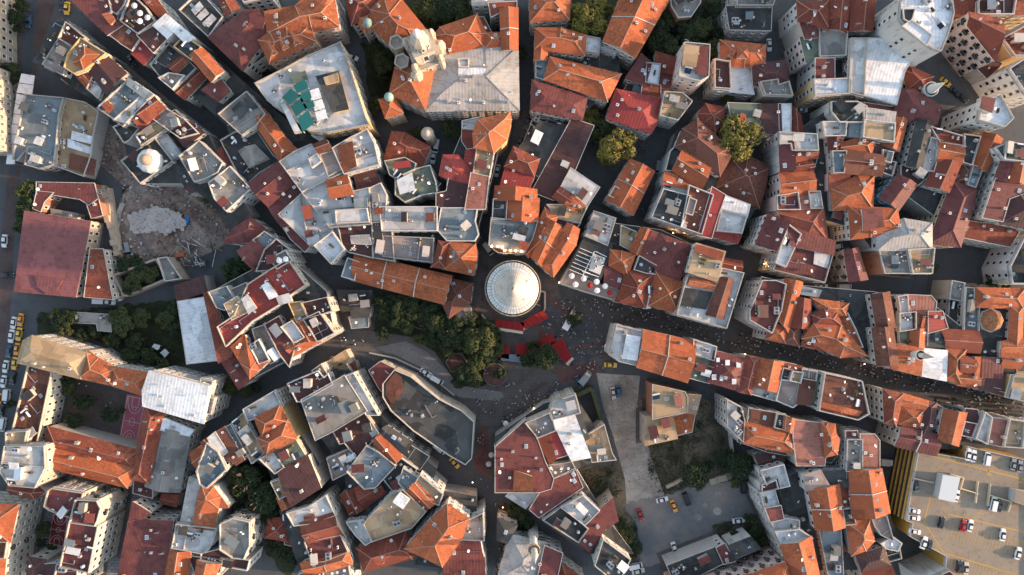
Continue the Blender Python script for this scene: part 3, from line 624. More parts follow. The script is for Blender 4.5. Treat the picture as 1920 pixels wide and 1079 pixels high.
G;c;w;13;35,38 47,38 55,48 59,52 58,61 44,58 32,54;vivid red-orange roof beside the dead end lane
f;c;w;12;56,29 65,32 62,51 53,47;plain crimson slope between the vivid roof and the buff strip
F;y;y;13.5;65,32 79,33 78,40 75,56 62,52;buff strip terrace on the straight lane above the tower
f;d;w;12.5;40,59 57,61 54,84 29,82 29,72 38,70;dark brown L-shaped roof beside the straight lane
f;o;y;13.5;60,54 74,57 71,84 55,84;orange-buff strip roof beside the straight lane
F;l;w;13.5;-22,84 28,84 28,104 -20,104;white terrace with planks north of the very long roof
F;b;w;13;33,85 64,85 62,96 65,108 62,113 50,113 38,113 30,104;blue-grey terrace with flowers beside the straight lane
H;r;w;12;98,31 119,41 115,54 91,46;red hip above the plain crimson roof, right of the straight lane
f;c;w;11.5;91,47 115,55 110,68 86,66;plain crimson roof right of the straight lane
g;t;w;12.5;82,66 117,69 117,77 81,76;two-toned orange strip right of the straight lane
F;k;w;12;80,77 91,77 90,94 79,94;black planted terrace right of the straight lane
g;t;w;12.5;92,77 119,77 118,96 91,94;two-toned orange roof above the lamp-lit restaurant
F;b;w;12.5;78,94 118,97 114,111 107,124 90,121 76,117;blue-grey restaurant roof with seven lamps on its eaves
f;d;c;9;150,5 168,11 146,63 133,76 115,69;long smooth dark hall roof, centre top
f;l;c;11;149,50 173,66 162,83 140,67;plain pale grey slope below the long maroon hall
G;r;c;11.5;134,74 140,67 151,74 145,81;small brick slope beside the plain pale slope
f;t;c;12;150,74 160,82 153,87 144,81;small bright orange slope beside the plain pale slope
F;y;c;11.5;129,82 144,82 162,84 156,97 135,92;beige terrace with parasols above the round skylight
F;d;c;11;137,93 156,98 152,104 135,97;dark strip terrace above the round skylight
G;t;w;12.5;126,86 135,93 127,120 111,127 108,123;leftmost ridge of the triple orange roof by the tower
F;l;w;12;170,88 188,94 181,117 162,109;beige flat roof in a pale rim, centre right
F;y;c;5;113,9 117,1 128,4 123,15;beige awning roof at the top of the restaurant court
@C3
F;p;w;13;-19,7 25,9 24,29 -19,24;pink-grey terrace right above the very long roof
H;r;w;13;31,12 39,13 35,34 25,33;small red hip with pale ridges by the tower plaza
H;t;w;13.2;40,13 62,15 63,25 60,40 36,35;square orange hip with blue skylight by the tower plaza
+f;b;1.5;43,20 52,20 50,30 43,30;skylight
f;d;c;12;76,14 90,14 107,18 106,21 84,20;brown front roof strip under the lit lamps
G;t;w;13;128,-8 140,0 124,33 115,25;middle ridge of the triple orange roof by the tower
G;t;w;13;146,-4 155,1 152,14 133,41 124,33;rightmost ridge of the triple orange roof by the tower
@D3
G;t;c;12.5;3,20 12,21 23,24 17,40 9,36 2,32;orange roof behind the glass-roofed restaurant
f;m;c;12;-2,35 13,38 12,52 -2,49;maroon slope right of the glass-roofed restaurant
G;r;c;12.5;16,38 40,41 33,70 8,64 14,50;wide red roof over the cafe terrace street
f;l;w;12.5;40,41 43,42 37,70 33,70;narrow white gap roof on the shopping street
F;k;c;12;28,25 44,34 43,40 34,39 24,36;stepped dark terrace beside the large wine roof
F;y;c;10;12,-2 24,3 22,20 11,14;mouldy tan roof at the crossing, centre right
G;t;c;11.5;30,0 39,3 30,24 21,19;small orange slope left of the large wine roof
G;m;c;12.5;40,3 72,15 63,46 43,40 44,34 30,24;large wine roof left of the cream tower house
G;t;c;12;43,40 50,42 70,50 62,74 38,68;two-toned orange roof on the shopping street, centre right
f;y;w;17;80,14 104,21 97,46 73,38;cream-walled tower house with white sheet roof
+f;r;0.6;80,14 104,21 102,28 78,20;rooftop_block
G;r;c;11;103,27 119,30 118,38 103,35;brick roof right of the cream tower house
F;l;w;14;102,36 120,40 105,88 62,76 69,50 72,42 98,47;large white-rimmed block with dark roofs on the shopping street
+G;n;0.6;102,43 113,45 104,81 88,77;rooftop_block
+f;k;0.6;70,53 94,57 88,72 64,68;rooftop_block
+G;t;0.6;74,43 97,47 95,55 72,50;rooftop_block
F;m;w;14;138,47 150,47 158,50 154,72 146,92 127,81 127,74;maroon cluttered terrace over a windowed front, centre right
G;t;w;13.5;160,46 173,49 161,90 152,78;steep orange gable right of the maroon cluttered terrace
G;t;w;12.5;145,90 152,87 160,89 158,101 143,98;small square orange roof on the shopping street, right
H;n;w;12.5;161,88 171,88 170,104 159,101;dark brown hip on the shopping street, right
G;r;c;13;168,62 181,65 180,88 164,87;rough red roof left of the orange hips, right
f;b;c;12;172,52 190,56 188,60 171,57;blue skylight strip above the orange hips, right
H;r;w;13;178,90 193,88 193,108 175,104;wide red hip on the shopping street, right
@E2
F;l;w;14;10,8 30,8 29,19 12,19;flat pale roof over a white front, upper right
f;b;w;14;36,5 47,7 47,20 35,19;two blue panels roof beside the cream roof, upper right
F;y;w;14.5;48,6 74,9 73,24 47,20;cream flat roof below glass canopies, upper right
f;s;w;15;48,-5 75,-1 74,8 49,5;gridded glass canopy above the cream flat roof
G;t;g;13;75,4 85,6 78,32 65,27;orange roof right of the cream flat roof, upper right
G;m;w;13;16,20 28,20 26,32 17,33;small maroon roof left of a white boxed terrace, upper right
G;t;w;13;28,27 43,22 56,24 53,35 27,33;orange strip behind the white boxed terrace, upper right
f;d;g;13;55,25 64,26 63,37 53,35;dark square between orange roofs, upper right
F;b;w;14;19,34 30,34 28,52 20,52;blue-tinted terrace over a dark front, upper right
G;n;w;14;30,33 63,38 62,54 29,52;broad grey-brown double slope, upper right
F;k;g;12;65,42 74,44 71,55 63,52;small charcoal square right of the broad double slope
F;l;g;12.5;64,33 72,35 70,43 64,41;pale grey square right of the broad double slope
f;r;w;13;17,54 34,54 33,65 17,67;dull red square below the broad double slope
H;t;w;13;19,68 42,56 55,57 54,84 20,85;many-ridged orange roof below the broad double slope
G;k;w;14;96,6 108,9 98,49 87,45;long grey ridge roof over a windowed side, right
F;l;w;13;107,22 116,25 108,51 98,50;white clothesline terrace beside the long grey ridge roof
F;r;w;13.5;107,12 136,21 136,28 115,25;red terrace end above the large orange block, right
G;t;c;13.5;115,25 136,29 133,44 114,41;upper half of the large orange block, right
G;r;c;13.5;114,42 133,45 123,69 104,63;lower half of the large orange block, right
F;k;w;13;137,19 150,21 143,45 136,43;black yard terrace with dishes, right
G;t;y;13;155,18 170,23 157,50 145,46;isolated orange slope near the right edge
H;n;w;12;135,45 145,47 142,63 130,61;small brown hip below the black yard terrace
F;b;w;12.5;145,47 152,49 146,65 140,63;narrow bluish terrace near the right edge
G;m;u;13;78,56 93,64 78,85 63,75;maroon roof beside a bright blue wall, right
F;d;g;12;80,47 87,45 106,54 94,64 80,55;dark terrace with tables above the maroon roof with blue wall
G;m;y;13;128,62 146,67 145,80 133,118 108,115 117,88;great maroon roof beside the dark courtyard, right
G;m;w;15;172,41 183,42 178,60 166,58;maroon ridge roof near the right edge
G;t;w;15;184,42 193,43 190,61 179,60;orange ridge roof near the right edge
f;m;c;15;166,59 200,62 196,68 177,75 171,95 155,92;large wine-red slope near the right edge
G;d;w;14;178,74 192,68 215,76 210,105 171,97;brown ridge roof on the right edge, middle
F;e;w;16;165,31 177,26 210,33 208,44 172,40;terrace with green awning on the right edge
f;r;c;11;141,97 178,101 185,106 178,118 138,110;dull red roof above the dark courtyard, right
H;t;w;14;35,84 76,86 79,103 53,109 37,111;orange hipped roof with a maroon middle, right
+f;m;2.2;47,85 64,85 66,101 48,104;dormer
@E3
H;s;w;13;60,2 83,-8 107,-4 107,18 60,18;pale blue-white ribbed hip roof, right
F;g;r;13;61,19 87,19 90,39 66,39;stained grey roof below the pale ribbed hip
F;y;c;13;87,19 109,18 107,39 91,39;tan roof below the pale ribbed hip
M;m;w;13;-20,-2 20,12 18,22 -18,14;pinkish maroon slope above the lamp-lit street, right
F;m;y;12.5;-22,15 18,22 11,47 -34,36;wide brick-maroon roof with glass panels, right
+f;l;0.5;4,19 18,21 15,35 3,31;skylight
F;w;w;13;-21,-3 -11,5 -24,33 -32,30;white narrow terrace left of the wide brick-maroon roof
G;m;c;12;31,21 41,18 49,44 35,46;upright maroon roof over a white windowed front, right
f;l;g;9;8,54 36,56 38,68 14,65;beige corrugated roof above the orange hips, right
H;t;w;13;2,63 32,68 30,76 12,76;upper orange hip on the straight shopping street, right
H;r;w;13;2,78 12,73 22,77 26,86 4,85;middle red hip on the straight shopping street, right
H;t;w;13.5;-6,98 3,86 26,88 48,113 26,114;lower orange hip on the straight shopping street, right
F;t;w;12;22,78 31,76 38,90 44,105 34,104 26,88;lit terrace slope beside the cream columned front, right
G;n;c;14;55,60 69,58 74,87 60,89;dark ridge roof behind the cream columned front
G;n;c;14;56,90 72,89 77,120 60,121;brown ridge roof on the shopping street, right
F;l;p;12;78,61 85,60 86,74 80,75;pale pink strip left of the salmon corrugated roof
f;o;c;12;85,60 107,61 111,66 110,74 92,75;salmon corrugated roof below the dark courtyard
F;l;c;12;79,76 92,75 92,89 79,91;light grey box roof below the salmon corrugated roof
f;n;c;12;92,75 106,75 106,90 93,91;ochre-brown roof below the salmon corrugated roof
f;c;c;12;106,75 117,75 121,88 106,92;bright red roof below the salmon corrugated roof
f;e;c;11.5;80,91 90,91 89,103 80,101;grey-green roof below the light grey box roof
G;t;c;12;90,91 101,91 100,107 89,104;small orange gable between green and black roofs, right
f;k;w;11.5;102,93 115,91 120,105 100,105;black ribbed roof below the bright red roof
H;t;c;12;149,54 190,55 189,70 149,69;upper wing of the domed church complex, right
H;t;c;12;180,71 189,71 187,110 178,110;right wing of the domed church complex, right
f;m;c;8;149,69 180,71 178,100 150,97;maroon court roof around the copper dome
F;g;c;10;138,53 149,54 148,96 136,94;crumbling stone wing left of the copper dome
G;r;c;11;118,91 149,93 150,110 121,108;rough orange roof below the dark yard, right
f;d;c;10;153,100 173,102 171,114 151,112;dark roof below the copper dome
F;k;w;12;178,34 190,10 215,10 215,48 180,48;black roof on the right edge beside the dark courtyard
F;g;c;9;126,47 136,49 134,64 124,62;small white ruin house in the dark courtyard, right
F;k;g;8;124,62 135,64 133,88 122,86;cluttered dark yard left of the stone wing
@E4
M;t;w;12;76,1 96,5 97,27 73,21;smooth orange roof beside the small minaret, right
f;w;w;12;100,5 121,7 120,32 100,28;blank white roof right of the small minaret
H;t;w;12;122,6 137,7 133,34 120,31;ridge-crossed orange roof right of the blank white roof
G;r;w;12;134,12 146,14 145,25 134,24;small dotted red roof above the shopping street, right
M;t;w;12;147,13 154,13 152,29 147,27;slim lit orange roof above the shopping street, right
G;t;w;11.5;133,25 147,26 150,39 132,36;textured orange roof on the shopping street, far right
f;m;w;12;154,13 172,14 170,30 154,29;reddish roof with grey hatch, far right
f;d;c;11.5;153,30 172,30 171,45 152,40;dark reddish roof on the shopping street, far right
G;t;c;11.5;171,8 189,9 186,21 171,20;orange roof right of the dotted red roof
G;t;c;12;172,-1 188,-3 187,8 171,7;orange block below the domed church complex
F;y;y;12;181,29 215,30 215,56 176,47;plain yellow roof on the right edge
F;n;c;14;12,27 44,34 50,62 41,67 7,59;brown roof within a thick cream rim, right
+f;t;0.3;11,53 46,61 42,65 9,57;roof_terrace
F;e;w;12;-2,25 12,28 7,56 -4,54;dark green terrace left of the cream-rimmed brown roof
H;r;c;14;66,42 81,46 75,72 67,70;red roof over a cream windowed end wall, lower right
G;t;c;12.5;83,46 103,52 101,58 82,54;orange strip roof below the shopping street, lower right
H;t;c;12.5;81,55 102,58 99,77 80,71;faded orange hip below the shopping street, lower right
G;d;w;12.5;104,52 111,54 110,70 103,81 98,79;dark narrow house below the shopping street, lower right
F;y;w;11;112,55 118,58 113,86 105,82;cream gap house below the shopping street, lower right
G;t;c;13;120,60 138,63 131,90 115,85;bright two-sided orange gable beside the car park
F;m;w;12;137,70 147,72 143,83 134,81;maroon cluttered terrace near the car park
f;d;c;12;139,59 148,60 151,72 144,86 146,72 138,69;dark angular roof near the car park
F;l;w;12.5;155,62 160,66 156,88 147,84;pale wedge roof above the car park
f;o;w;12.5;160,67 176,69 171,91 156,88;pinkish sheet roof above the car park
F;y;c;12;177,68 190,70 187,92 172,91;cream roof above the car park, far right
F;g;c;12;190,71 215,74 215,96 188,92;grey roof on the right edge above the car park
G;m;c;13;82,76 115,83 111,99 77,91;maroon roof with orange end touching the car park
G;t;w;13;10,72 20,73 21,82 24,86 22,98 14,100;rough orange roof with two white boxes, lower right
F;g;c;12.5;32,86 44,86 44,113 31,113;grey flat roof over a smooth cream wall, lower right
f;m;c;12;32,79 40,79 41,86 32,85;tiny maroon roof above the smooth cream wall
f;o;c;12.5;45,82 56,82 60,87 60,113 45,113;ribbed brown roof in a white edge, lower right
@D3
F;l;w;12;2,112 8,87 34,93 27,122 10,118;white end house where the shopping street meets the plaza
+f;w;0.8;17,95 29,97 26,118 13,116;roof_canopy
@D4
G;t;w;13;33,-11 77,-1 70,33 27,20;great bright orange roof next to the white end house
f;e;c;12.5;76,8 92,13 93,24 90,34 71,29;olive roof between two rows of the shopping street
F;l;w;12.5;77,-3 96,3 94,14 76,8;white terrace above the olive roof on the shopping street
G;m;w;12.5;96,8 123,14 121,30 117,41 90,33;maroon roof with six skylights
+f;w;1.6;98,13 100,13 100,16 98,16;skylight
+f;w;1.9;106,15 109,15 109,19 106,19;skylight
+f;w;1.9;116,17 119,18 119,21 116,21;skylight
+f;w;1.6;94,28 97,28 97,32 94,32;skylight
+f;w;1.3;101,30 103,30 103,33 101,33;skylight
+f;w;1.3;112,32 115,32 115,36 112,36;skylight
G;r;w;12.5;125,12 134,14 131,30 127,44 118,42 122,30;narrow weathered tile roof right of the six skylights
G;t;w;12.5;136,14 156,18 151,42 131,37;two-toned orange gable below the shopping street
F;l;w;11;130,38 151,43 149,50 128,44;white ledge terrace below the two-toned gable
F;k;w;12.5;157,22 165,24 163,32 155,31;small grey hatch roof below the shopping street
f;r;w;13;158,18 173,21 173,25 157,22;slim red ledge with white rail on the shopping street
F;y;w;12.5;165,25 173,26 171,34 163,32;beige boxed roof below the shopping street
F;p;w;12.5;155,33 173,35 169,53 165,56 151,50;round-cornered roof garden terrace with plants
f;n;c;12.5;174,31 185,33 181,54 170,53;tan ribbed roof right of the roof garden terrace
F;p;w;12;174,23 186,25 185,32 174,30;white framed box right of the roof garden terrace
f;y;r;11;41,38 68,44 70,48 70,60 41,66;concrete slab of the brick ruin in the weedy lot
f;y;g;9;70,46 82,47 78,62 70,61;grey lean-to on the right of the brick ruin
f;t;g;8;59,66 77,61 74,78 61,81;broken orange roof attached to the brick ruin
f;y;g;9;34,66 57,65 61,84 34,90;lower grey slab attached to the brick ruin
F;l;c;12;107,51 118,57 121,68 120,86 107,73;cracked pale roof at the corner of the weedy lot
f;k;c;12;117,58 127,60 126,69 117,68;pergola roof beside the cracked pale roof
f;n;c;12;127,59 151,63 148,74 126,70;plank deck roof beside the pergola
G;t;c;11.5;121,71 162,80 167,90 163,97 122,88;long lit orange roof above the weedy lot
F;k;c;12;151,63 158,64 157,76 149,74;second small pergola right of the plank deck
G;t;c;12;159,66 168,69 166,79 158,76;small orange roof right of the second pergola
f;o;c;12.5;167,69 190,72 195,86 193,108 170,108 167,84;large salmon roof below the far lane, lower right
G;d;g;7;133,101 155,97 157,104 137,111;small dark shed roof at the edge of the weedy lot
@C4
F;k;c;10;-19,36 -9,24 5,30 30,50 50,60 61,70 59,102 54,107 40,99 8,77 -12,59 -19,47;long blunt wedge building with dark flat roof below the plaza
+f;n;0.4;-17,36 -9,26 -4,30 -2,42 -12,54 -17,46;rooftop_block
f;m;c;8;-31,24 -22,17 -10,23 -19,35 -16,46 -22,40;maroon pointed end of the blunt wedge building
f;m;c;14;82,93 108,70 118,87 125,107 132,121 130,129 120,132 82,132;big plain maroon roof on the busy corner below the plaza
+M;t;0.8;98,114 114,119 114,131 97,132;dormer
F;g;c;14;109,71 130,62 134,77 119,83;square grey roof behind the cafe front below the plaza
f;r;w;13;119,84 128,80 134,103 130,106;left of two red slopes below the plaza
f;c;w;13;128,80 135,78 144,99 134,102;right and brightest of two red slopes below the plaza
f;w;w;13.5;132,67 150,61 165,101 150,104;white sheet roof with brown plank below the plaza
f;k;w;13;150,62 156,62 164,84 160,87;slim grey roof beside the white sheet roof
F;l;c;14;130,62 134,52 152,46 156,61 132,67;pale terrace over a cream windowed front facing the plaza
F;y;c;9;162,83 178,73 185,98 188,103 168,105;lamp-lit cream terrace beside the dirt track
@C5
f;m;w;11;113,48 124,30 133,22 152,13 158,28 120,54;long wine-brown slope below the busy corner
F;p;g;10;127,9 149,6 152,12 132,20;rooftop dining court below the red slopes
f;l;w;9;92,36 95,33 119,33 108,46;white triangular roof under the big maroon roof
F;k;w;11;125,57 140,46 163,65 155,76;black terrace with glass strip, lower centre
F;l;w;11.5;141,46 159,36 173,49 161,61;cream terrace with white chequered patch
f;m;c;11;161,62 177,48 186,40 190,58 178,66 165,85 156,77;maroon pointed roof beside the cream chequered terrace
F;k;w;13;178,76 201,93 190,114 171,98;white framed roof with slatted dark louvres
H;k;w;9;84,58 99,63 91,77 84,75;small dark-roofed white house on the lane, bottom centre
S;s;w;9;95,72 125,79 119,116 84,110;patchy pale roof of the small mosque at the bottom edge
f;m;w;10;126,82 140,88 134,116 119,114;maroon slab right of the patchy pale mosque roof
H;r;w;9;141,98 160,112 150,125 137,118;red roof cut by the bottom edge right of the mosque
H;t;w;17;38,45 56,57 49,75 33,98 2,83 24,58;large orange hip with skylights and white bay fronts
F;p;w;14;57,58 69,52 70,75 51,74;cluttered terrace right of the large orange hip
G;m;w;12.5;40,79 66,77 69,92 38,92;wine roof below the cluttered terrace, bottom centre
G;m;w;12.5;38,93 70,93 71,118 33,118;wide red-brown roof on the bottom edge, bottom centre
G;t;w;14.5;2,33 9,25 26,42 17,48;orange slope behind the white balconied corner house
F;y;w;14;10,24 14,18 33,34 30,43 25,41;long roof balcony of the white corner house
f;k;g;9;-3,-4 4,-9 20,1 13,11;striped pergola roof on the curving street
F;b;w;13;-5,24 -1,12 12,20 3,33;blue-grey ledge left of the white corner house
@D5
f;k;w;8;54,99 98,82 104,95 62,116;long row of dark awnings below the dirt car park
f;m;w;8;98,83 104,80 112,94 104,96;small maroon roof between two dark roofs, bottom
f;k;w;8.5;110,81 128,74 135,83 112,93;dark roof with dish below the dirt car park
H;t;p;14;60,122 130,107 158,97 168,125 60,135;long pink and white apartment block on the bottom edge
F;l;w;11;137,13 156,8 161,26 152,28 150,20 141,24;white terrace with coloured laundry beside the dirt car park
F;d;w;11;138,26 151,20 153,28 138,32;brown square beside the laundry terrace
F;w;w;11;136,33 148,31 152,45 140,47;white slab terrace right of the dirt car park
f;m;w;12;142,48 154,46 156,56 146,58;small maroon square right of the dirt car park
F;l;w;11;146,58 156,56 170,58 170,66 150,68;stained white terrace right of the dirt car park
F;w;w;12;150,68 170,66 181,73 156,80;clean white wedge terrace, lower right
G;t;c;13;156,81 181,74 189,112 166,112;orange roof with dark left half on the bottom edge, lower right
f;p;w;13.5;177,18 190,14 198,28 178,30;black-edged terrace with blue pots, lower right
G;t;w;13;181,31 206,27 211,63 187,65;mottled orange gable in the dense lower right quarter
@E5
f;k;w;13;13,15 33,14 35,27 20,27;charcoal roof above the mottled orange gable
G;t;w;13;35,14 62,13 69,50 38,55;largest lit orange gable beside the car park louvres
f;r;w;12;25,28 34,28 37,45 27,46;small orange roof between the two large gables, lower right
F;k;w;12;28,48 36,47 38,60 30,61;tiny roof in a black frame, lower right
F;b;o;11;7,66 25,64 28,118 17,118;long blue-grey flat roof with an orange flank, bottom right
H;t;w;12.5;33,61 52,58 55,76 48,84 37,88;maroon and orange hip below the largest lit gable
F;p;w;12;53,53 66,54 72,75 62,70 56,62;patio roof with red cushions, lower right
F;w;w;11;62,78 72,73 79,78 76,84 66,82;white roof with round skylight patio, lower right
F;k;w;10;66,83 77,79 79,91 68,94;dark terrace cage beside the car park ramp
H;d;c;12;42,91 63,84 69,97 46,102;dark brown hip above the bottom edge, lower right
G;r;c;11.5;46,104 70,99 74,118 48,118;orange-red roof on the bottom edge, lower right
F;m;w;13;101,112 122,103 150,128 105,130;white block below the yellow car park wall
'''
# ---------------- roof geometry ----------------
PITCH = dict(G=.47, g=.47, H=.46, P=.46, S=.16, M=.22)
def roof_planes(P, typ):
    """eave edges (point, inward normal) that carry a slope, and the gable edge indices"""
    n = len(P); E = []
    for i in range(n):
        a_, b_ = Vector(P[i]), Vector(P[(i + 1) % n]); u = (b_ - a_)
        L = u.length; u.normalize(); E.append((a_, Vector((-u.y, u.x)), L, u))
    idx = list(range(n)); gab = []
    if typ in 'Gg' and n == 4:
        s02 = E[0][2] + E[2][2]; s13 = E[1][2] + E[3][2]
        gab = [0, 2] if (s02 < s13) == (typ == 'G') else [1, 3]
    elif typ == 'M':
        gab = [i for i in idx if i != max(range(n), key=lambda k: E[k][2])]
    elif typ in 'Gg':
        gab = sorted(idx, key=lambda k: E[k][2])[:1]
    return E, [i for i in idx if i not in gab], gab
def clip(poly, f):
    """keep the part of the polygon where the linear function f(x,y) <= 0"""
    out = []; n = len(poly)
    for i in range(n):
        p, q = poly[i], poly[(i + 1) % n]; a_, b_ = f(p), f(q)
        if a_ <= 1e-7: out.append(p)
        if (a_ < -1e-7 and b_ > 1e-7) or (a_ > 1e-7 and b_ < -1e-7):
            t = a_ / (a_ - b_); out.append((p[0] + (q[0] - p[0]) * t, p[1] + (q[1] - p[1]) * t))
    return out
def zroof(E, ev, pitch, x, y): return pitch * max(0, min((x - E[i][0].x) * E[i][1].x + (y - E[i][0].y) * E[i][1].y for i in ev))
def is_convex(P):
    n = len(P)
    for i in range(n):
        a_, b_, c_ = P[i - 1], P[i], P[(i + 1) % n]
        if (b_[0] - a_[0]) * (c_[1] - b_[1]) - (b_[1] - a_[1]) * (c_[0] - b_[0]) < -.6: return False
    return True
def seg_uv(pts, u, nrm, o): return [((x - o.x) * u.x + (y - o.y) * u.y, (x - o.x) * nrm.x + (y - o.y) * nrm.y) for x, y in pts]
def add_roof(root, P, h, typ, col, name='roof', thick=.22, over=.28, ridge=True):
    """a pitched roof over polygon P; returns its height function"""
    pitch = PITCH[typ] * (1 if typ in 'SM' else R.uniform(.8, 1.1))
    if col in 'mdcwso' and typ not in 'SM': pitch *= .7
    Q = offset(P, -over); E, ev, gab = roof_planes(Q, typ); V = []; F = []; UV = []; lines = {}
    zmax = 0
    for i in ev:
        a_, nr, L, u = E[i]; poly = list(Q)
        for j in ev:
            if j == i: continue
            b_, mr = E[j][0], E[j][1]
            poly = clip(poly, lambda p: ((p[0] - a_.x) * nr.x + (p[1] - a_.y) * nr.y) - ((p[0] - b_.x) * mr.x + (p[1] - b_.y) * mr.y))
            if len(poly) < 3: break
        if len(poly) < 3: continue
        b0 = len(V)
        for x, y in poly:
            z = max(0, pitch * ((x - a_.x) * nr.x + (y - a_.y) * nr.y)); zmax = max(zmax, z); V.append((x, y, h + z))
        F.append(tuple(range(b0, b0 + len(poly)))); UV.append(seg_uv(poly, u, nr, a_))
        for k in range(len(poly)):
            p, q = poly[k], poly[(k + 1) % len(poly)]
            if (p[0] - q[0]) ** 2 + (p[1] - q[1]) ** 2 < .25: continue
            onb = any(abs((p[0] - e_[0].x) * e_[1].x + (p[1] - e_[0].y) * e_[1].y) < .02 and abs((q[0] - e_[0].x) * e_[1].x + (q[1] - e_[0].y) * e_[1].y) < .02 for e_ in E)
            zp = pitch * ((p[0] - a_.x) * nr.x + (p[1] - a_.y) * nr.y); zq = pitch * ((q[0] - a_.x) * nr.x + (q[1] - a_.y) * nr.y)
            if onb:   # fascia
                b1 = len(V); V += [(p[0], p[1], h + zp), (q[0], q[1], h + zq), (q[0], q[1], h + zq - thick), (p[0], p[1], h + zp - thick)]
                F.append((b1 + 3, b1 + 2, b1 + 1, b1)); UV.append([(0, 0), (1, 0), (1, .2), (0, .2)])
            else:
                key = tuple(sorted(((round(p[0], 1), round(p[1], 1)), (round(q[0], 1), round(q[1], 1)))))
                lines[key] = ((p[0], p[1], h + zp + .05), (q[0], q[1], h + zq + .05))
    if not F: return lambda x, y: h
    obj(name, mesh(name, V, F, ROOF[col], uv=UV), root)
    if lines and ridge and col in 'trnsmd' and typ != 'M' and (col not in 'md' or R.random() < .5):
        mb = MB()
        for p, q in lines.values(): mb.bar(p, q, .22 if col in 'tr' else .18)
        mb.build('ridge_cap', RIDGE['r' if col == 'n' else 'm' if col == 'd' else col], root)
    if typ == 'G' and len(P) == 4 and name == 'roof' and over > .2 and col in 'trnmd':   # party walls between the narrow houses of a row
        k = gab[0]; e1, e2 = (k + 1) % 4, (k + 3) % 4; L = min(E[e1][2], E[e2][2])
        if L > 13:
            m = max(1, int(L / R.uniform(6.5, 9)) - 1); A0, A1, B0, B1 = Vector(Q[(k + 1) % 4]), Vector(Q[(k + 2) % 4]), Vector(Q[k]), Vector(Q[(k + 3) % 4])
            for s in range(1, m + 1):
                t = s / (m + 1); p, q = A0.lerp(A1, t), B0.lerp(B1, t); mb = MB(); w_ = (A1 - A0).normalized() * .13; mid = [p.lerp(q, f_ / 6) for f_ in range(7)]; V2 = []
                for pt in mid:
                    zz = h + zroof(E, ev, pitch, pt.x, pt.y)
                    for sg in (-1, 1): V2 += [(pt.x + w_.x * sg, pt.y + w_.y * sg, zz - .3), (pt.x + w_.x * sg, pt.y + w_.y * sg, zz + .28)]
                F2 = []
                for f_ in range(6):
                    a0 = f_ * 4; F2 += [(a0 + 1, a0 + 3, a0 + 7, a0 + 5), (a0, a0 + 1, a0 + 5, a0 + 4), (a0 + 3, a0 + 2, a0 + 6, a0 + 7)]
                mb.add(V2, F2 + [(0, 2, 3, 1), (24, 25, 27, 26)]); mb.build('party_wall', R.choice([PARA, GUT]), root)
    return lambda x, y: h + zroof(E, ev, pitch, x, y)
def add_flat(root, P, h, col, name='roof', parapet=True, wallm=None, ph=None):
    V = [(x, y, h) for x, y in P]; u = Vector(P[1]) - Vector(P[0])
    k = max(range(len(P)), key=lambda i: (Vector(P[(i + 1) % len(P)]) - Vector(P[i])).length); a_ = Vector(P[k]); u = (Vector(P[(k + 1) % len(P)]) - a_).normalized(); nr = Vector((-u.y, u.x))
    if parapet:
        Q = offset(P, .26); ph = ph or R.uniform(.6, 1.1)
        obj(name, mesh(name, [(x, y, h) for x, y in offset(P, .13)], [tuple(range(len(P)))], ROOF[col], uv=[seg_uv(P, u, nr, a_)]), root)
        mb = MB(); mb.ring(P, Q, h - .3, h + ph); mb.build('parapet', R.choice([PARA, PARA, GUT, wallm or GUT]), root)
    else:
        Q = offset(P, -.15); n = len(Q); V = [(x, y, h) for x, y in Q] + [(x, y, h - .25) for x, y in Q]
        F = [tuple(range(n))] + [(i + n, (i + 1) % n + n, (i + 1) % n, i) for i in range(n)]
        uv = [seg_uv(Q, u, nr, a_)] + [[(0, 0), (.1, 0), (.1, .1), (0, .1)]] * n
        obj(name, mesh(name, V, F, ROOF[col], uv=uv), root)
        if R.random() < .45 and name == 'roof':
            MB().ring(offset(P, -.2), offset(P, 0), h - .1, h + .12).build('gutter', GUT, root)
    return lambda x, y: h
def add_walls(root, P, h, mat, zf=None, z0=0.0, name='wall'):
    """walls from the ground up to the roof's own profile"""
    V = []; F = []; n = len(P)
    for i in range(n):
        p, q = P[i], P[(i + 1) % n]; T = [0, 1] if not zf else [k / 8 for k in range(9)]
        top = [(p[0] + (q[0] - p[0]) * t, p[1] + (q[1] - p[1]) * t) for t in T]
        b0 = len(V); V += [(p[0], p[1], z0), (q[0], q[1], z0)] + [(x, y, (zf(x, y) - .12 if zf else h)) for x, y in reversed(top)]
        F.append(tuple(range(b0, len(V))))
    return obj(name, mesh(name, V, F, mat), root)
# ---------------- small roof equipment (built once, then copied) ----------------
def proto(name, mb, mats, smooth=False): return mb.me(name, mats, smooth)
PR = {}
m_ = MB(); m_.box(-.35, -.3, -1.2, .35, .3, .9, 0); m_.box(-.42, -.37, .9, .42, .37, 1.02, 1); m_.box(-.2, -.12, 1.02, .2, .12, 1.2, 2); PR['chimney'] = m_.me('chimney', [RUST, WHITE, DARK])
m_ = MB(); m_.box(-.45, -.4, -1.2, .45, .4, 1.0, 0); m_.box(-.52, -.47, 1.0, .52, .47, 1.1, 0); m_.lathe([(.14, 1.1), (.14, 1.5), (.2, 1.5), (.2, 1.6)], 8, (-.2, 0), 1); m_.lathe([(.14, 1.1), (.14, 1.5), (.2, 1.5), (.2, 1.6)], 8, (.2, 0), 1); PR['chimney_white'] = m_.me('chimney', [PARA, METAL])
m_ = MB(); m_.box(-.45, -.2, .12, .45, .2, .82, 0); m_.lathe([(.26, .82), (.26, .85)], 10, (0, 0), 1); m_.box(-.4, -.18, 0, -.3, .18, .12, 1); m_.box(.3, -.18, 0, .4, .18, .12, 1); PR['air_conditioner'] = m_.me('air_conditioner', [WHITE, DARK])
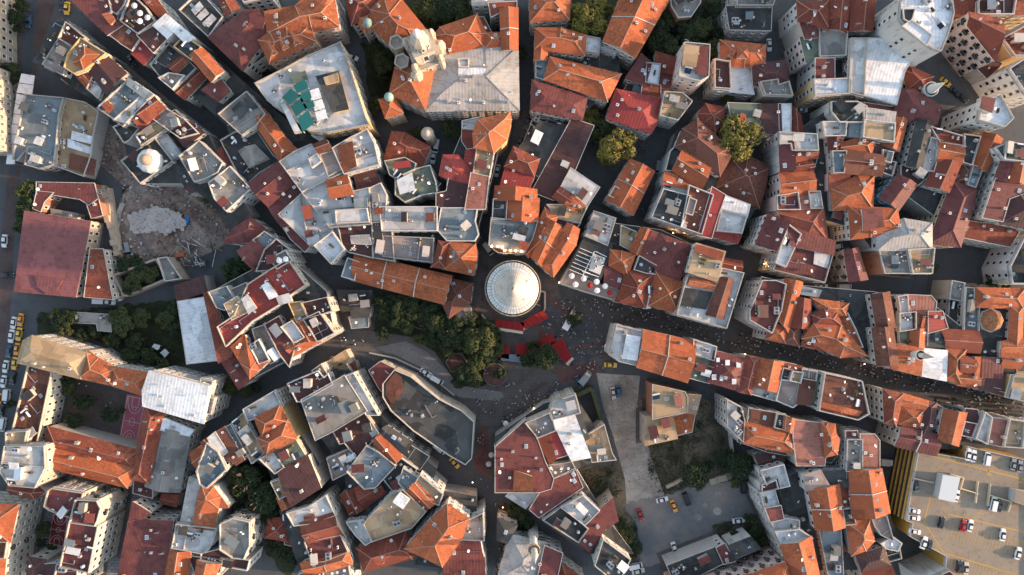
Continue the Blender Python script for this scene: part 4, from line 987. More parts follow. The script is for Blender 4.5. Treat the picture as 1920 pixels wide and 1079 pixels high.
m_ = MB(); m_.box(-1.1, -.8, .2, 1.1, .8, 1.3, 0)
for q in (-.55, .55): m_.lathe([(.42, 1.3), (.42, 1.36)], 12, (q, 0), 1)
PR['ventilation_unit'] = m_.me('ventilation_unit', [METAL, DARK])
m_ = MB(); V = []; F = []; n0 = 12
for k in range(4):
    r = .5 * k / 3; z = .16 * (k / 3) ** 2
    for i in range(n0): t = 2 * math.pi * i / n0; V.append((r * math.cos(t), r * math.sin(t) * .8 - .1, .9 + z + r * math.sin(t) * .6))
for k in range(3):
    for i in range(n0): j = (i + 1) % n0; F.append((k * n0 + i, (k + 1) * n0 + i, (k + 1) * n0 + j, k * n0 + j))
m_.add(V, F, 0); m_.add([(x, y, z - .03) for x, y, z in V], [tuple(reversed(f)) for f in F], 0); m_.bar((0, -.1, 0), (0, -.1, .9), .07, 1); m_.bar((0, -.5, .65), (0, -.35, 1.3), .04, 1); PR['satellite_dish'] = m_.me('satellite_dish', [WHITE, DARK])
m_ = MB(); m_.box(-.5, -.65, -.1, .5, .65, .16, 0); m_.box(-.4, -.55, .16, .4, .55, .20, 1); PR['skylight'] = m_.me('skylight', [WHITE, PANE])
m_ = MB(); m_.lathe([(.5, .1), (.5, 1.3), (.3, 1.45), (.1, 1.45)], 12, (0, 0), 0); PR['water_tank'] = m_.me('water_tank', [m_plain('tank_plastic', (.35, .42, .50), .5)])
m_ = MB(); V = [(-1, -.7, .2), (1, -.7, .2), (1, .7, .95), (-1, .7, .95), (-1, -.7, .12), (1, -.7, .12), (1, .7, .87), (-1, .7, .87)]
m_.add(V, [(0, 1, 2, 3), (7, 6, 5, 4), (0, 4, 5, 1), (1, 5, 6, 2), (2, 6, 7, 3), (3, 7, 4, 0)], 0); m_.box(-1.1, .7, .8, 1.1, 1.15, 1.25, 1); m_.bar((-.8, .7, 0), (-.8, .7, .9), .08, 1); m_.bar((.8, .7, 0), (.8, .7, .9), .08, 1); PR['solar_heater'] = m_.me('solar_heater', [SOLAR, WHITE])
m_ = MB(); m_.lathe([(.09, 0), (.09, .7), (.18, .7), (.16, .85)], 8, (0, 0), 0); PR['vent_pipe'] = m_.me('vent_pipe', [METAL])
m_ = MB(); m_.box(-1.3, -1.1, 0, 1.3, 1.1, 2.3, 0); m_.box(-1.5, -1.3, 2.3, 1.5, 1.3, 2.48, 1); m_.box(-1.33, -.4, 0, -1.28, .4, 1.9, 2); HUTS = [m_.me('stair_hut', [PARA, x_, DARK]) for x_ in (ROOF['l'], ROOF['g'], ROOF['k'], ROOF['m'], PARA, GUT)]; PR['stair_hut'] = HUTS[0]
m_ = MB(); m_.bar((0, 0, 0), (0, 0, 2.8), .07); 
for z in (2.7, 2.3, 1.9): m_.bar((-.8, 0, z), (.8, 0, z), .05)
PR['roof_aerial'] = m_.me('roof_aerial', [METAL])
m_ = MB()
for (x0, y0, x1, y1, z1) in ((-.9, -.5, -.2, .1, .5), (-.1, -.6, .5, -.1, .35), (.1, .1, .9, .5, .7), (-.7, .3, -.1, .8, .3)): m_.box(x0, y0, 0, x1, y1, z1, 0 if z1 < .4 else 1)
m_.box(-.8, -.4, .5, -.3, 0, .6, 2); PR['stored_crates'] = m_.me('stored_crates', [m_plain('crate_brown', (.16, .10, .07)), m_plain('crate_grey', (.30, .30, .30)), WHITE])
m_ = MB(); m_.bar((-2.2, 0, .25), (2.2, 0, .25), .16); m_.bar((2.2, 0, .25), (2.2, 1.4, .25), .16); m_.bar((-1.2, 0, 0), (-1.2, 0, .25), .1); m_.bar((1.2, 0, 0), (1.2, 0, .25), .1); PR['roof_pipe'] = m_.me('roof_pipe', [METAL])
m_ = MB(); m_.box(-.9, -.3, 0, .9, .3, .45, 0); 
for q in (-.6, -.1, .45): m_.lathe([(.1, .4), (.34, .7), (.28, .95), (.05, 1.1)], 6, (q, .03 * q), 1)
PR['roof_planter'] = m_.me('roof_planter', [m_plain('planter_clay', (.25, .13, .09)), m_plain('planter_green', (.04, .065, .025))])
LEAN = []
for cc_ in 'mdrskwglwb':
    m_ = MB(); V = [(-1, -1, 1.15), (1, -1, 1.15), (1, 1, 1.5), (-1, 1, 1.5)]; V += [(x, y, z - .1) for x, y, z in V]
    m_.add(V, [(0, 1, 2, 3), (7, 6, 5, 4), (0, 4, 5, 1), (1, 5, 6, 2), (2, 6, 7, 3), (3, 7, 4, 0)], 0)
    for x, y in ((-.92, -.9), (.92, -.9), (.92, .9), (-.92, .9)): m_.bar((x, y, 0), (x, y, 1.15 if y < 0 else 1.45), .07, 1)
    m_.box(-.95, .85, 0, .95, .95, 1.4, 2); LEAN.append(m_.me('lean_to', [ROOF[cc_], DARK, PARA]))
def put(root, kind, x, y, z, rz, s=1.0, name=None):
    return obj(name or PR[kind].name.split('.')[0], PR[kind], root, (x, y, z), rz, (s, s, s))
# window: glass pane in a raised frame with a sill; local x along the wall, -y outwards, 1 m x 1 m
WV = []
def win_mesh(style):
    mb = MB(); fr = .10 if style != 1 else .16
    mb.box(-.5, -.02, 0, .5, .05, 1, 1)
    for a_ in ((-.5, 0, -.5 + fr, 1), (.5 - fr, 0, .5, 1), (-.5 + fr, 1 - fr * .7, .5 - fr, 1), (-.5 + fr, 0, .5 - fr, fr * .7)):
        mb.box(a_[0], -.09, a_[1], a_[2], .04, a_[3], 0)
    if style == 2: mb.box(-.04, -.085, .07, .04, .04, .93, 0)
    mb.box(-.62, -.22, -.09, .62, .03, -.01, 0)
    if style == 3:
        mb.box(-.7, -.75, -.16, .7, .02, -.095, 0)
        for q in (-.68, .66): mb.box(q, -.75, -.095, q + .02, .02, .5, 2)
        mb.box(-.66, -.75, -.095, .66, -.72, .5, 2)
    return mb.me('window', [FRAME, GLASS, DARK])
WM = [win_mesh(k) for k in range(4)]
DOORM = MB().box(-.5, -.06, 0, .5, .04, 1, 0).box(-.42, -.08, .05, .42, .03, .95, 1).me('door', [FRAME, GLASS])
# ---------------- read the table ----------------
KINDN = dict(t='tiled_house', r='tiled_house', n='tiled_house', m='sheet_roofed_house', d='sheet_roofed_house', c='sheet_roofed_house', s='sheet_roofed_house', w='sheet_roofed_house', o='sheet_roofed_house')
recs = []; tile = None
for ln in BLD.strip().splitlines():
    if ln[0] == '@': tile = ln[1:]; continue
    f = ln.split(';')
    if ln[0] == '+': recs[-1]['plus'].append((f, tile)); continue
    typ, col, wl, h = f[0], f[1], f[2], float(f[3]); h += ((hash_ := sum(map(ord, ln))) % 7) * .12
    P = ccw([U(x, y, h) for x, y in tilepts(f[4], tile)])
    h += .0013 * len(recs); P = offset(P, -.38)
    recs.append(dict(typ=typ, col=col, wl=wl, h=h, P=P, label=f[5], plus=[], tile=tile, zmax=h))
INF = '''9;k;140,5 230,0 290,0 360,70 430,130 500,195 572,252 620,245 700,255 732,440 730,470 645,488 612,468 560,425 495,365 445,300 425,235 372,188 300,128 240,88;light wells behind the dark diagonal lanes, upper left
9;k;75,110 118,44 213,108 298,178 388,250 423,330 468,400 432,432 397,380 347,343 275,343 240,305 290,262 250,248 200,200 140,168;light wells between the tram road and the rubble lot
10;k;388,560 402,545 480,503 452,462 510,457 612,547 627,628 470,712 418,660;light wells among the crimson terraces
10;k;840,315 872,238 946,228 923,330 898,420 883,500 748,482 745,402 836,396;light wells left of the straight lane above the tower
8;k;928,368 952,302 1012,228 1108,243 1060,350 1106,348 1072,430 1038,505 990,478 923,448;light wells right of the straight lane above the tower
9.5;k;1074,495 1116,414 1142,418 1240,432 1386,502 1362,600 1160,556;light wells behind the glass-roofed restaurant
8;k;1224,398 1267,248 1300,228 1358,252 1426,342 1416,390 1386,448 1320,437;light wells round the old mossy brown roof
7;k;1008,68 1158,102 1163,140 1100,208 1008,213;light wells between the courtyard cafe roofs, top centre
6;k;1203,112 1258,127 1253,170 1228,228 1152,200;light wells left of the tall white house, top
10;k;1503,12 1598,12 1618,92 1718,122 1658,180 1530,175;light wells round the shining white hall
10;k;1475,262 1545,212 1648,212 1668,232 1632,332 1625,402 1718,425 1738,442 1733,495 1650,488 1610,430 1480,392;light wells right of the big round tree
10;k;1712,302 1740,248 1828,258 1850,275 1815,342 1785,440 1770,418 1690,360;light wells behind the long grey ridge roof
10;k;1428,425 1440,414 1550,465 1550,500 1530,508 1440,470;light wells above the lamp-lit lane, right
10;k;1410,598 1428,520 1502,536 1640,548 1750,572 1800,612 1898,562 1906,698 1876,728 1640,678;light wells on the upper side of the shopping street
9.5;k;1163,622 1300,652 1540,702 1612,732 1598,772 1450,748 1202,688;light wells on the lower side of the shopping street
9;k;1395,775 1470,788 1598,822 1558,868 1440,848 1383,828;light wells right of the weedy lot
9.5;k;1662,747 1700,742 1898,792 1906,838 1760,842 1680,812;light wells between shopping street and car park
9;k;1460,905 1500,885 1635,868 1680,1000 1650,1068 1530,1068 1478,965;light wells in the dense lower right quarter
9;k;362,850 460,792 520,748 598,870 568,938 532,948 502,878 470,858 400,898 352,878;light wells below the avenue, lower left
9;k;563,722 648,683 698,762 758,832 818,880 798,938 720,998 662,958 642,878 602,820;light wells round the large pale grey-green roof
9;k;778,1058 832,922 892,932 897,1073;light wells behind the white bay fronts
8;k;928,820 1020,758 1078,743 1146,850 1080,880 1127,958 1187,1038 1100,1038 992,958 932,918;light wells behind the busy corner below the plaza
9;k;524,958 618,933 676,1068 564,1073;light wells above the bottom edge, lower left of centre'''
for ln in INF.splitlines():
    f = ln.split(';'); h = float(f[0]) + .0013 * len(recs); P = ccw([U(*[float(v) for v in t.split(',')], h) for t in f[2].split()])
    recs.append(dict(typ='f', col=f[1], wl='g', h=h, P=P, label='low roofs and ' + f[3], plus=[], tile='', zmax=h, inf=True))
for r in recs:
    xs = [p[0] for p in r['P']]; ys = [p[1] for p in r['P']]; r['bb'] = (min(xs), min(ys), max(xs), max(ys)); r['A'] = area(r['P'])
def blocked(x, y, z, skip, slack=0.0):
    for r in recs:
        if r is skip or r['h'] + slack < z: continue
        b = r['bb']
        if b[0] <= x <= b[2] and b[1] <= y <= b[3] and inside(r['P'], x, y): return True
    return False
def visible(x, y, z, skip):
    """is the point on a facade seen from the drone past the neighbours (with some slack)"""
    d = Vector((-x, -y, CH - z))
    for t in (3.0, 7.0, 12.0):
        k = t / (CH - z)
        if z + t > 32: break
        if blocked(x + d.x * k, y + d.y * k, z + t + 1.5, skip): return False
    return True
NWIN = 0
def add_windows(root, r, P, h):
    global NWIN
    st = R.choice([0, 0, 1, 2]); nw = 0; fl = R.uniform(2.8, 3.1); wd = R.uniform(1.05, 1.45); ht = R.uniform(1.5, 1.85); gap = R.uniform(2.15, 2.7); bal = R.random() < .06
    for i in range(len(P)):
        a_, b_ = Vector(P[i]), Vector(P[(i + 1) % len(P)]); u = b_ - a_; L = u.length
        if L < 3.0: continue
        u.normalize(); nr = Vector((u.y, -u.x)); m = (a_ + b_) / 2
        see = -(m.dot(nr)) * h / CH
        if see < -.25 or not (abs(m.x) < 182 and abs(m.y) < 104): continue
        n = max(1, int((L - .8) / gap)); rz = math.atan2(u.y, u.x); step = L / n
        for fz in range(int((h - .5) / fl)):
            z = h - .75 - ht - fz * fl
            if z < .9: break
            for k in range(n):
                p = a_ + u * (step * (k + .5)); q = p + nr * 1.0
                if nw >= 96 or blocked(q.x, q.y, z + ht, r) or not visible(q.x, q.y, z + ht * .7, r): continue
                s3 = bal and k % 2 == fz % 2
                o = obj('window', WM[3 if s3 else st], root, (p.x + nr.x * .01, p.y + nr.y * .01, z), rz, (wd, 1, ht)); nw += 1
    NWIN += nw
def rand_in(P, m=.8, tries=30):
    Q = offset(P, m); xs = [p[0] for p in P]; ys = [p[1] for p in P]
    for _ in range(tries):
        x, y = R.uniform(min(xs), max(xs)), R.uniform(min(ys), max(ys))
        if inside(P, x, y) and all(abs((x - P[i][0]) * (P[(i + 1) % len(P)][1] - P[i][1]) - (y - P[i][1]) * (P[(i + 1) % len(P)][0] - P[i][0])) / max(.1, math.hypot(P[(i + 1) % len(P)][0] - P[i][0], P[(i + 1) % len(P)][1] - P[i][1])) > m for i in range(len(P))): return x, y
    return None
CN = dict(h='rose-roofed', t='orange-tiled', r='red-tiled', n='brown-tiled', m='maroon-roofed', d='dark brown-roofed', c='bright red-roofed', s='silver-roofed', w='white-roofed', o='salmon-roofed', y='tan-roofed', b='blue-grey-roofed', k='charcoal-roofed', g='grey-roofed', l='pale-roofed', p='pinkish-paved', e='olive-roofed')
TREES_AT = []
for r in recs:
    P, h, typ, col = r['P'], r['h'], r['typ'], r['col']
    c = cen(P); root = empty(KINDN.get(col, 'flat_roofed_building'), (0, 0, 0)); r['root'] = root
    L0 = Vector((c[0], c[1], 0)); root.location = L0
    lab = r['label']
    if col in 'trn' or typ in 'GH': pass
    tag(root, CN[col] + ' building, ' + lab, 'building')
    P = [(x - c[0], y - c[1]) for x, y in P]; kids0 = len(bpy.data.objects)
    if typ in 'GgHPSM':
        if not is_convex(P) and typ in 'G': typ = 'H'
        zf = add_roof(root, P, h, typ, col); add_walls(root, P, h, WALL[r['wl']], zf)
    else:
        zf = add_flat(root, P, h, col, parapet=(typ == 'F'), wallm=WALL[r['wl']]); add_walls(root, P, h, WALL[r['wl']])
    if r['wl'] in 'cwpy' and h > 11 and len(P) < 9:   # string course under the eaves
        MB().ring(offset(P, -.16), offset(P, 0), h - .62, h - .34).build('cornice', FRAME if r['wl'] != 'w' else PARA, root)
    occ = []
    for f, tl in r['plus']:
        t2, c2, dh, nm = f[0][1:], f[1], float(f[2]), f[4] if len(f) > 4 else 'rooftop_block'; hh = h + dh
        if t2 == 'O':
            q = f[3].split(); (px, py), = tilepts(q[0], tl); rr = float(q[1]) / .4795 * MPP; x, y = U(px, py, hh); x -= c[0]; y -= c[1]
            mb = MB(); mb.lathe([(rr * 1.05, h - 3), (rr * 1.05, hh - .3)], 16, (x, y), 0); mb.lathe([(rr * math.cos(t), hh - .3 + rr * math.sin(t)) for t in [k * math.pi / 14 for k in range(7)]] + [(.05, hh - .3 + rr)], 16, (x, y), 1)
            mb.build('dome', [WALL['b'], m_plain('copper_patina', (.20, .36, .33))], root, smooth=False); continue
        pw = tilepts(f[3], tl)
        if t2 == 'D' and ',' in f[3]: t2 = 'f'
        if t2 == 'T': t2 = 'f'
        Q = ccw([U(x, y, hh) for x, y in pw]); Q = [(x - c[0], y - c[1]) for x, y in Q]; occ.append(Q)
        if nm == 'awning':
            mb = MB(); mb.prism(Q, hh - .12, hh, 0, True)
            for x, y in offset(Q, .15): mb.bar((x, y, h), (x, y, hh - .1), .1, 1)
            mb.build('awning', [ROOF[c2], WHITE], root); continue
        sub = empty(nm); sub.parent = root
        if t2 in 'GgHPSM':
            zz = add_roof(sub, Q, hh, t2, c2, 'roof', over=.15); add_walls(sub, Q, hh, WALL[r['wl']], zz, h - .3)
        elif t2 == 'F': add_flat(sub, Q, hh, c2, ph=.5); add_walls(sub, Q, hh, WALL[r['wl']], None, h - .3)
        else: add_flat(sub, Q, hh, c2, 'covering', False); add_walls(sub, Q, hh - .1, WALL[r['wl']], None, h - .3)
    # roof equipment
    A = r['A']; big = min(A, 1500 if 'inf' in r else 700)
    def spot(m=.9):
        for _ in range(12):
            q = rand_in(P, m)
            if q and not any(inside(o_, *q) for o_ in occ): return q
        return None
    u = Vector(P[1]) - Vector(P[0]); rz = math.atan2(u.y, u.x)
    if not (abs(c[0]) < 180 and abs(c[1]) < 102) or 'long bright roof' in lab or any(k_ in lab for k_ in ('rosy hall', 'blank white roof', 'white ribbed roof', 'smooth dark hall', 'shining white')): pass
    elif typ in 'GgHPSM' or (typ == 'f' and col in 'trnmdcsow'):
        for _ in range(int(big / 42 + R.random() * 2.5)):
            q = spot(); k = R.choice(['chimney', 'chimney', 'chimney_white', 'satellite_dish', 'vent_pipe', 'skylight', 'roof_aerial'])
            if q and not (k == 'skylight' and typ in 'GH' and col == 't' and R.random() < .5): put(root, k, q[0], q[1], zf(*q), rz + (R.uniform(0, 6) if k == 'satellite_dish' else 0), R.uniform(.8, 1.15))
    else:
        if A > 45 and R.random() < .55 and not r['plus']:
            q = spot(1.9)
            if q:
                sx_ = R.uniform(.7, 1.2); obj('stair_hut', R.choice(HUTS), root, (q[0], q[1], h), rz + R.choice([0, math.pi / 2]), (sx_, R.uniform(.7, 1.2), R.uniform(.8, 1.1))); s_ = 1.8
                occ.append([(q[0] - s_, q[1] - s_), (q[0] + s_, q[1] - s_), (q[0] + s_, q[1] + s_), (q[0] - s_, q[1] + s_)])
        if col in 'lpw' and A > 90 and len(P) < 7 and 'blank' not in lab:   # low walls between roof terraces
            nb = 1 + (A > 220)
            for _ in range(nb):
                q = spot(1.5)
                if q:
                    d = Vector((math.cos(rz), math.sin(rz))); 
                    if R.random() < .5: d = Vector((-d.y, d.x))
                    ends = []
                    for s_ in (1, -1):
                        t = 0
                        while t < 14 and inside(offset(P, .2), q[0] + d.x * s_ * t, q[1] + d.y * s_ * t): t += .25
                        ends.append((q[0] + d.x * s_ * t, q[1] + d.y * s_ * t, h + .35))
                    mb = MB(); a_, b_ = Vector(ends[0]), Vector(ends[1]); w_ = Vector((-d.y, d.x, 0)) * .12
                    mb.prism([tuple((a_ + w_).xy), tuple((b_ + w_).xy), tuple((b_ - w_).xy), tuple((a_ - w_).xy)] if (a_ - b_).cross(w_).z > 0 else [tuple((a_ - w_).xy), tuple((b_ - w_).xy), tuple((b_ + w_).xy), tuple((a_ + w_).xy)], h, h + .7)
                    mb.build('terrace_divider', PARA, root)
        if A > 60 and not r['plus']:
            for _ in range(1 + int(A > 130) + int(A > 260)):
                q = spot(1.5)
                if q:
                    o = obj('lean_to', R.choice(LEAN), root, (q[0], q[1], h), rz + R.choice([0, 1, 2, 3]) * math.pi / 2, (R.uniform(1.2, 2.2), R.uniform(.9, 1.5), R.uniform(1.2, 1.6)))
                    occ.append([(q[0] - 1.5, q[1] - 1.5), (q[0] + 1.5, q[1] - 1.5), (q[0] + 1.5, q[1] + 1.5), (q[0] - 1.5, q[1] + 1.5)])
        for _ in range(int(min(16, big / 20 * R.uniform(.6, 1.4)) + 1) if 'blunt wedge' not in lab else 7):
            q = spot(); k = R.choice(['air_conditioner'] * 4 + ['satellite_dish'] * 3 + ['vent_pipe', 'ventilation_unit', 'water_tank', 'chimney_white', 'solar_heater', 'skylight', 'roof_aerial', 'stored_crates', 'stored_crates', 'roof_pipe', 'roof_pipe', 'roof_planter', 'roof_planter'])
            if q: put(root, k, q[0], q[1], h, rz + R.choice([0, math.pi / 2]) + (R.uniform(0, 6) if 'dish' in k else 0), R.uniform(.8, 1.1))
    if 'ruin' not in lab and 'low ' not in lab and 'hut' not in lab and h > 6.5:
        r['Pl'] = P
        Pw = r['P']; root.location = (0, 0, 0)
        n_before = set()
        rt = root; rt.location = L0
        # windows are placed in world terms and then shifted into the building's own frame
        class _P: pass
        sub = []
        _obj = obj
        def obj_shift(name, me, parent=None, loc=(0, 0, 0), rz=0, scale=None, _o=_obj, c=c): return _o(name, me, parent, (loc[0] - c[0], loc[1] - c[1], loc[2]), rz, scale)
        obj = obj_shift; add_windows(root, r, Pw, h); obj = _obj
print('buildings', len(recs), 'windows', NWIN)
# ---------------- ground and surfaces laid on it ----------------
def m_ground(name, c1, c2, s1=.15, s2=1.5, rough=.95, c3=None, bm=0):
    m, n, b = newmat(name, rough)
    g = noise(n, s1, 5, .65); c = mix(n, sstep(n, g, .35, .65), c1, c2)
    g2 = noise(n, s2, 4, .7); c = mix(n, sstep(n, g2, .5, .72), c, c3 or dk(c1, .6))
    n.links.new(c, b.inputs['Base Color'])
    if bm: bump(n, b, g2, bm, .8)
    return m
ASPH = m_flat('asphalt', (.088, .092, .097), (.088, .092, .097), (.05, .05, .052), .9)
PAVE = m_ground('pavement_stone', (.075, .073, .072), (.11, .105, .10), .3, 2.5)
def m_pavers(name, c1, c2, mort, sc_=1.2):
    m, n, b = newmat(name, .9); g = n.nodes.new('ShaderNodeNewGeometry')
    br = N(n, 'ShaderNodeTexBrick', Scale=sc_); br.inputs['Color1'].default_value = (*c1, 1); br.inputs['Color2'].default_value = (*c2, 1); br.inputs['Mortar'].default_value = (*mort, 1)
    br.inputs['Mortar Size'].default_value = .03; n.links.new(g.outputs['Position'], br.inputs[0])
    g2 = noise(n, .25, 5, .7); c = mix(n, sstep(n, g2, .45, .7), br.outputs[0], dk(c1, .55)); n.links.new(c, b.inputs['Base Color']); return m
PLAZA = m_pavers('plaza_pavers', (.12, .108, .102), (.14, .122, .112), (.07, .068, .066), .5)
REDP = m_pavers('red_pavers', (.19, .085, .07), (.15, .075, .065), (.09, .06, .055), .8)
GRASS = m_ground('garden_soil_and_grass', (.022, .034, .014), (.05, .05, .025), .25, 1.5, c3=(.015, .022, .01), bm=.2)
WEED = m_ground('weedy_earth', (.060, .056, .036), (.18, .145, .10), .09, .8, c3=(.035, .038, .022), bm=.3)
DIRT = m_ground('pale_dirt', (.25, .21, .175), (.40, .36, .31), .12, 1.2, c3=(.14, .12, .10), bm=.2)
RUB = m_ground('rubble_earth', (.20, .135, .105), (.34, .275, .235), .10, 1.0, c3=(.08, .062, .055), bm=.8)
LOTM = m_ground('patched_asphalt', (.12, .13, .14), (.26, .22, .185), .055, .9, c3=(.19, .175, .16), bm=.1)
TRAM = m_pavers('tram_bed_setts', (.125, .085, .075), (.10, .07, .065), (.06, .05, .05), .7)
YARD = m_ground('school_yard_asphalt', (.085, .068, .062), (.11, .09, .08), .1, 1.2)
PINKC = m_ground('pink_court_paint', (.46, .12, .15), (.50, .14, .165), .1, 1.0, c3=(.40, .11, .13))
REDC = m_ground('red_court_paint', (.22, .03, .035), (.24, .035, .04), .1, 1.0, c3=(.18, .028, .03))
SLAB = m_pavers('grey_court_slabs', (.19, .195, .205), (.22, .22, .225), (.10, .10, .11), .25)
DECKM = m_ground('car_deck_concrete', (.24, .195, .15), (.30, .245, .185), .06, .8, c3=(.18, .15, .115))
YEL = m_plain('yellow_road_paint', (.62, .36, .06), .6); WLINE = m_plain('white_road_paint', (.62, .60, .58), .6)
YWALL = m_wall('yellow_painted_wall', (.48, .30, .07), (.54, .34, .08), .6)
G = 900
tag(obj('ground', mesh('ground', [(-G, -G, 0), (G, -G, 0), (G, G, 0), (-G, G, 0)], [(0, 1, 2, 3)], ASPH)), 'dark asphalt of the streets between the houses', 'ground', kind='structure')
LV = [0.0]
def patch(name, pts, mat, label, cat=None, z=None, kind='structure'):
    LV[0] += .004; z = z if z is not None else .004 + LV[0]
    P = ccw([U(x, y, z) for x, y in pts])
    if mat in (WEED, DIRT, GRASS, RUB, LOTM) and len(P) < 10:   # ragged natural edges
        rg = random.Random(len(label)); Q = []
        for i in range(len(P)):
            a_, b_ = Vector(P[i]), Vector(P[(i + 1) % len(P)]); d = b_ - a_; k = max(1, int(d.length / 1.3)); n_ = Vector((-d.y, d.x)).normalized(); w_ = 0
            for s in range(k): w_ = w_ * .6 + rg.uniform(-.75, .75); q = a_ + d * (s / k) + n_ * (w_ if s else 0); Q.append((q.x, q.y))
        P = Q
    o = obj(name, mesh(name, [(x, y, z) for x, y in P], [tuple(range(len(P)))], mat)); return tag(o, label, cat or name.replace('_', ' '), kind=kind)
def px(s): return [tuple(float(v) for v in t.split(',')) for t in s.split()]
mb = MB()   # raised pavement round every building
for i, r in enumerate(recs):
    if 'inf' in r: continue
    Q = offset(r['P'], -1.25); zt = .13 + i * .00012
    mb.prism(Q, 0, zt)
tag(mb.build('pavement', PAVE), 'narrow raised pavements at the foot of the buildings', 'pavement', kind='structure')
patch('tram_road', px('72,-10 108,-10 66,140 60,225 36,330 26,450 22,560 8,700 -40,700 -6,560 2,450 14,330 40,225 48,140'), TRAM, 'reddish tram bed along the left edge')
patch('road', px('56,-10 68,-10 60,140 50,225 28,330 20,330 42,225 50,140'), m_ground('lane_asphalt', (.06, .075, .09), (.07, .085, .10)), 'blue-grey lane beside the tram bed')
patch('plaza', px('620,520 650,600 690,650 760,655 830,700 870,760 900,800 918,900 945,900 938,800 1010,760 1085,735 1150,700 1170,600 1060,545 1020,490 1000,465 905,465 885,530 880,600 760,600'), PLAZA, 'stone paved plaza round the round tower')
patch('plaza', px('1015,545 1150,600 1140,660 1060,690 1010,640'), m_pavers('grey_plaza_slabs', (.10, .105, .11), (.08, .082, .088), (.085, .07, .068), .12), 'grey slab field with red stone bands right of the tower')
patch('shopping_street', px('1045,530 1150,560 1200,574 1300,596 1453,634 1582,662 1728,700 1875,738 1925,750 1925,796 1875,782 1728,743 1582,703 1453,680 1300,640 1200,616 1140,606 1060,600'), m_pavers('street_setts', (.105, .102, .10), (.085, .083, .083), (.06, .06, .062), .5), 'long straight paved shopping street', 'street')
for s in ('1020,555 1030,552 1090,600 1082,606', '1000,610 1008,604 1050,660 1042,664', '1080,650 1130,640 1132,646 1082,656', '900,560 906,556 940,600 934,605', '1040,690 1120,680 1120,700 1050,720', '885,795 915,800 918,900 890,880'):
    patch('plaza', px(s), REDP, 'band of red stone set into the plaza')
patch('path', px('690,655 740,665 790,690 860,745 930,752 945,745 940,735 900,730 860,715 800,660 760,640'), m_ground('pale_path', (.17, .165, .16), (.21, .20, .19)), 'pale curved path along the park')
patch('lawn', px('700,560 830,575 900,600 938,620 945,700 905,725 860,725 815,660 770,632 700,622'), GRASS, 'dark soil and grass under the park trees', 'lawn')
patch('path', px('635,640 700,650 760,680 850,745 880,790 900,800 890,830 840,770 760,720 690,670 650,670'), m_ground('paved_street', (.105, .105, .11), (.13, .125, .12)), 'paved street bending round the wedge building')
patch('terrain', px('70,590 340,560 350,690 260,690 150,650 70,625'), GRASS, 'shaded garden ground below the red hall')
patch('terrain', px('1200,60 1240,60 1330,-20 1370,-20 1370,150 1260,130 1200,130'), GRASS, 'overgrown garden near the top edge')
patch('terrain', px('1060,-20 1180,-20 1120,90 1065,60'), GRASS, 'garden round the sunlit tree, top centre')
patch('terrain', px('670,60 750,150 740,230 700,200'), GRASS, 'church garden')
patch('terrain', px('740,-10 900,-10 890,60 780,50'), GRASS, 'tree garden above the school')
patch('terrain', px('1090,190 1230,240 1190,330 1090,300'), m_pavers('slate_terrace', (.085, .09, .095), (.07, .07, .075), (.13, .11, .09), .25), 'dark terraced garden below the twin trees')
patch('terrain', px('425,870 540,860 560,960 545,1090 430,960'), GRASS, 'dark garden under the big trees, lower left')
patch('terrain', px('1200,735 1310,745 1362,760 1360,830 1430,870 1440,920 1415,905 1330,905 1240,935 1205,890 1190,800'), WEED, 'weedy lot behind the brick ruin')
patch('terrain', px('1085,880 1160,860 1200,930 1180,990 1210,1060 1150,1000 1120,940'), WEED, 'tan weeds beside the dirt track')
patch('path', px('1118,700 1200,705 1195,760 1205,800 1225,870 1248,935 1175,955 1172,900 1150,820 1130,760'), DIRT, 'pale dirt track down to the car park')
patch('parking_lot', px('1165,945 1245,930 1330,905 1412,898 1425,1000 1350,1030 1200,1066 1195,990'), LOTM, 'patched gravel car park at the bottom')
for cx, cy, rr in ((1345, 959, 8), (1346, 927, 6), (1309, 970, 7), (1322, 948, 5)):
    patch('parking_lot', [(cx + rr * math.cos(t * .6), cy + rr * math.sin(t * .6) * .95) for t in range(10)], DIRT, 'pale repair spot in the gravel car park')
patch('terrain', px('1335,985 1400,970 1425,985 1430,1030 1340,1020'), WEED, 'bank of weeds in the corner of the gravel car park')
patch('school_yard', [(x, y) for x, y in tilepts('58,28 132,50 120,98 42,76', 'A4')], YARD, 'brown school yard at the lower left')
patch('school_yard', tilepts('30,100 200,130 200,240 40,240', 'A4'), SLAB, 'grey slab court of the school at the lower left')
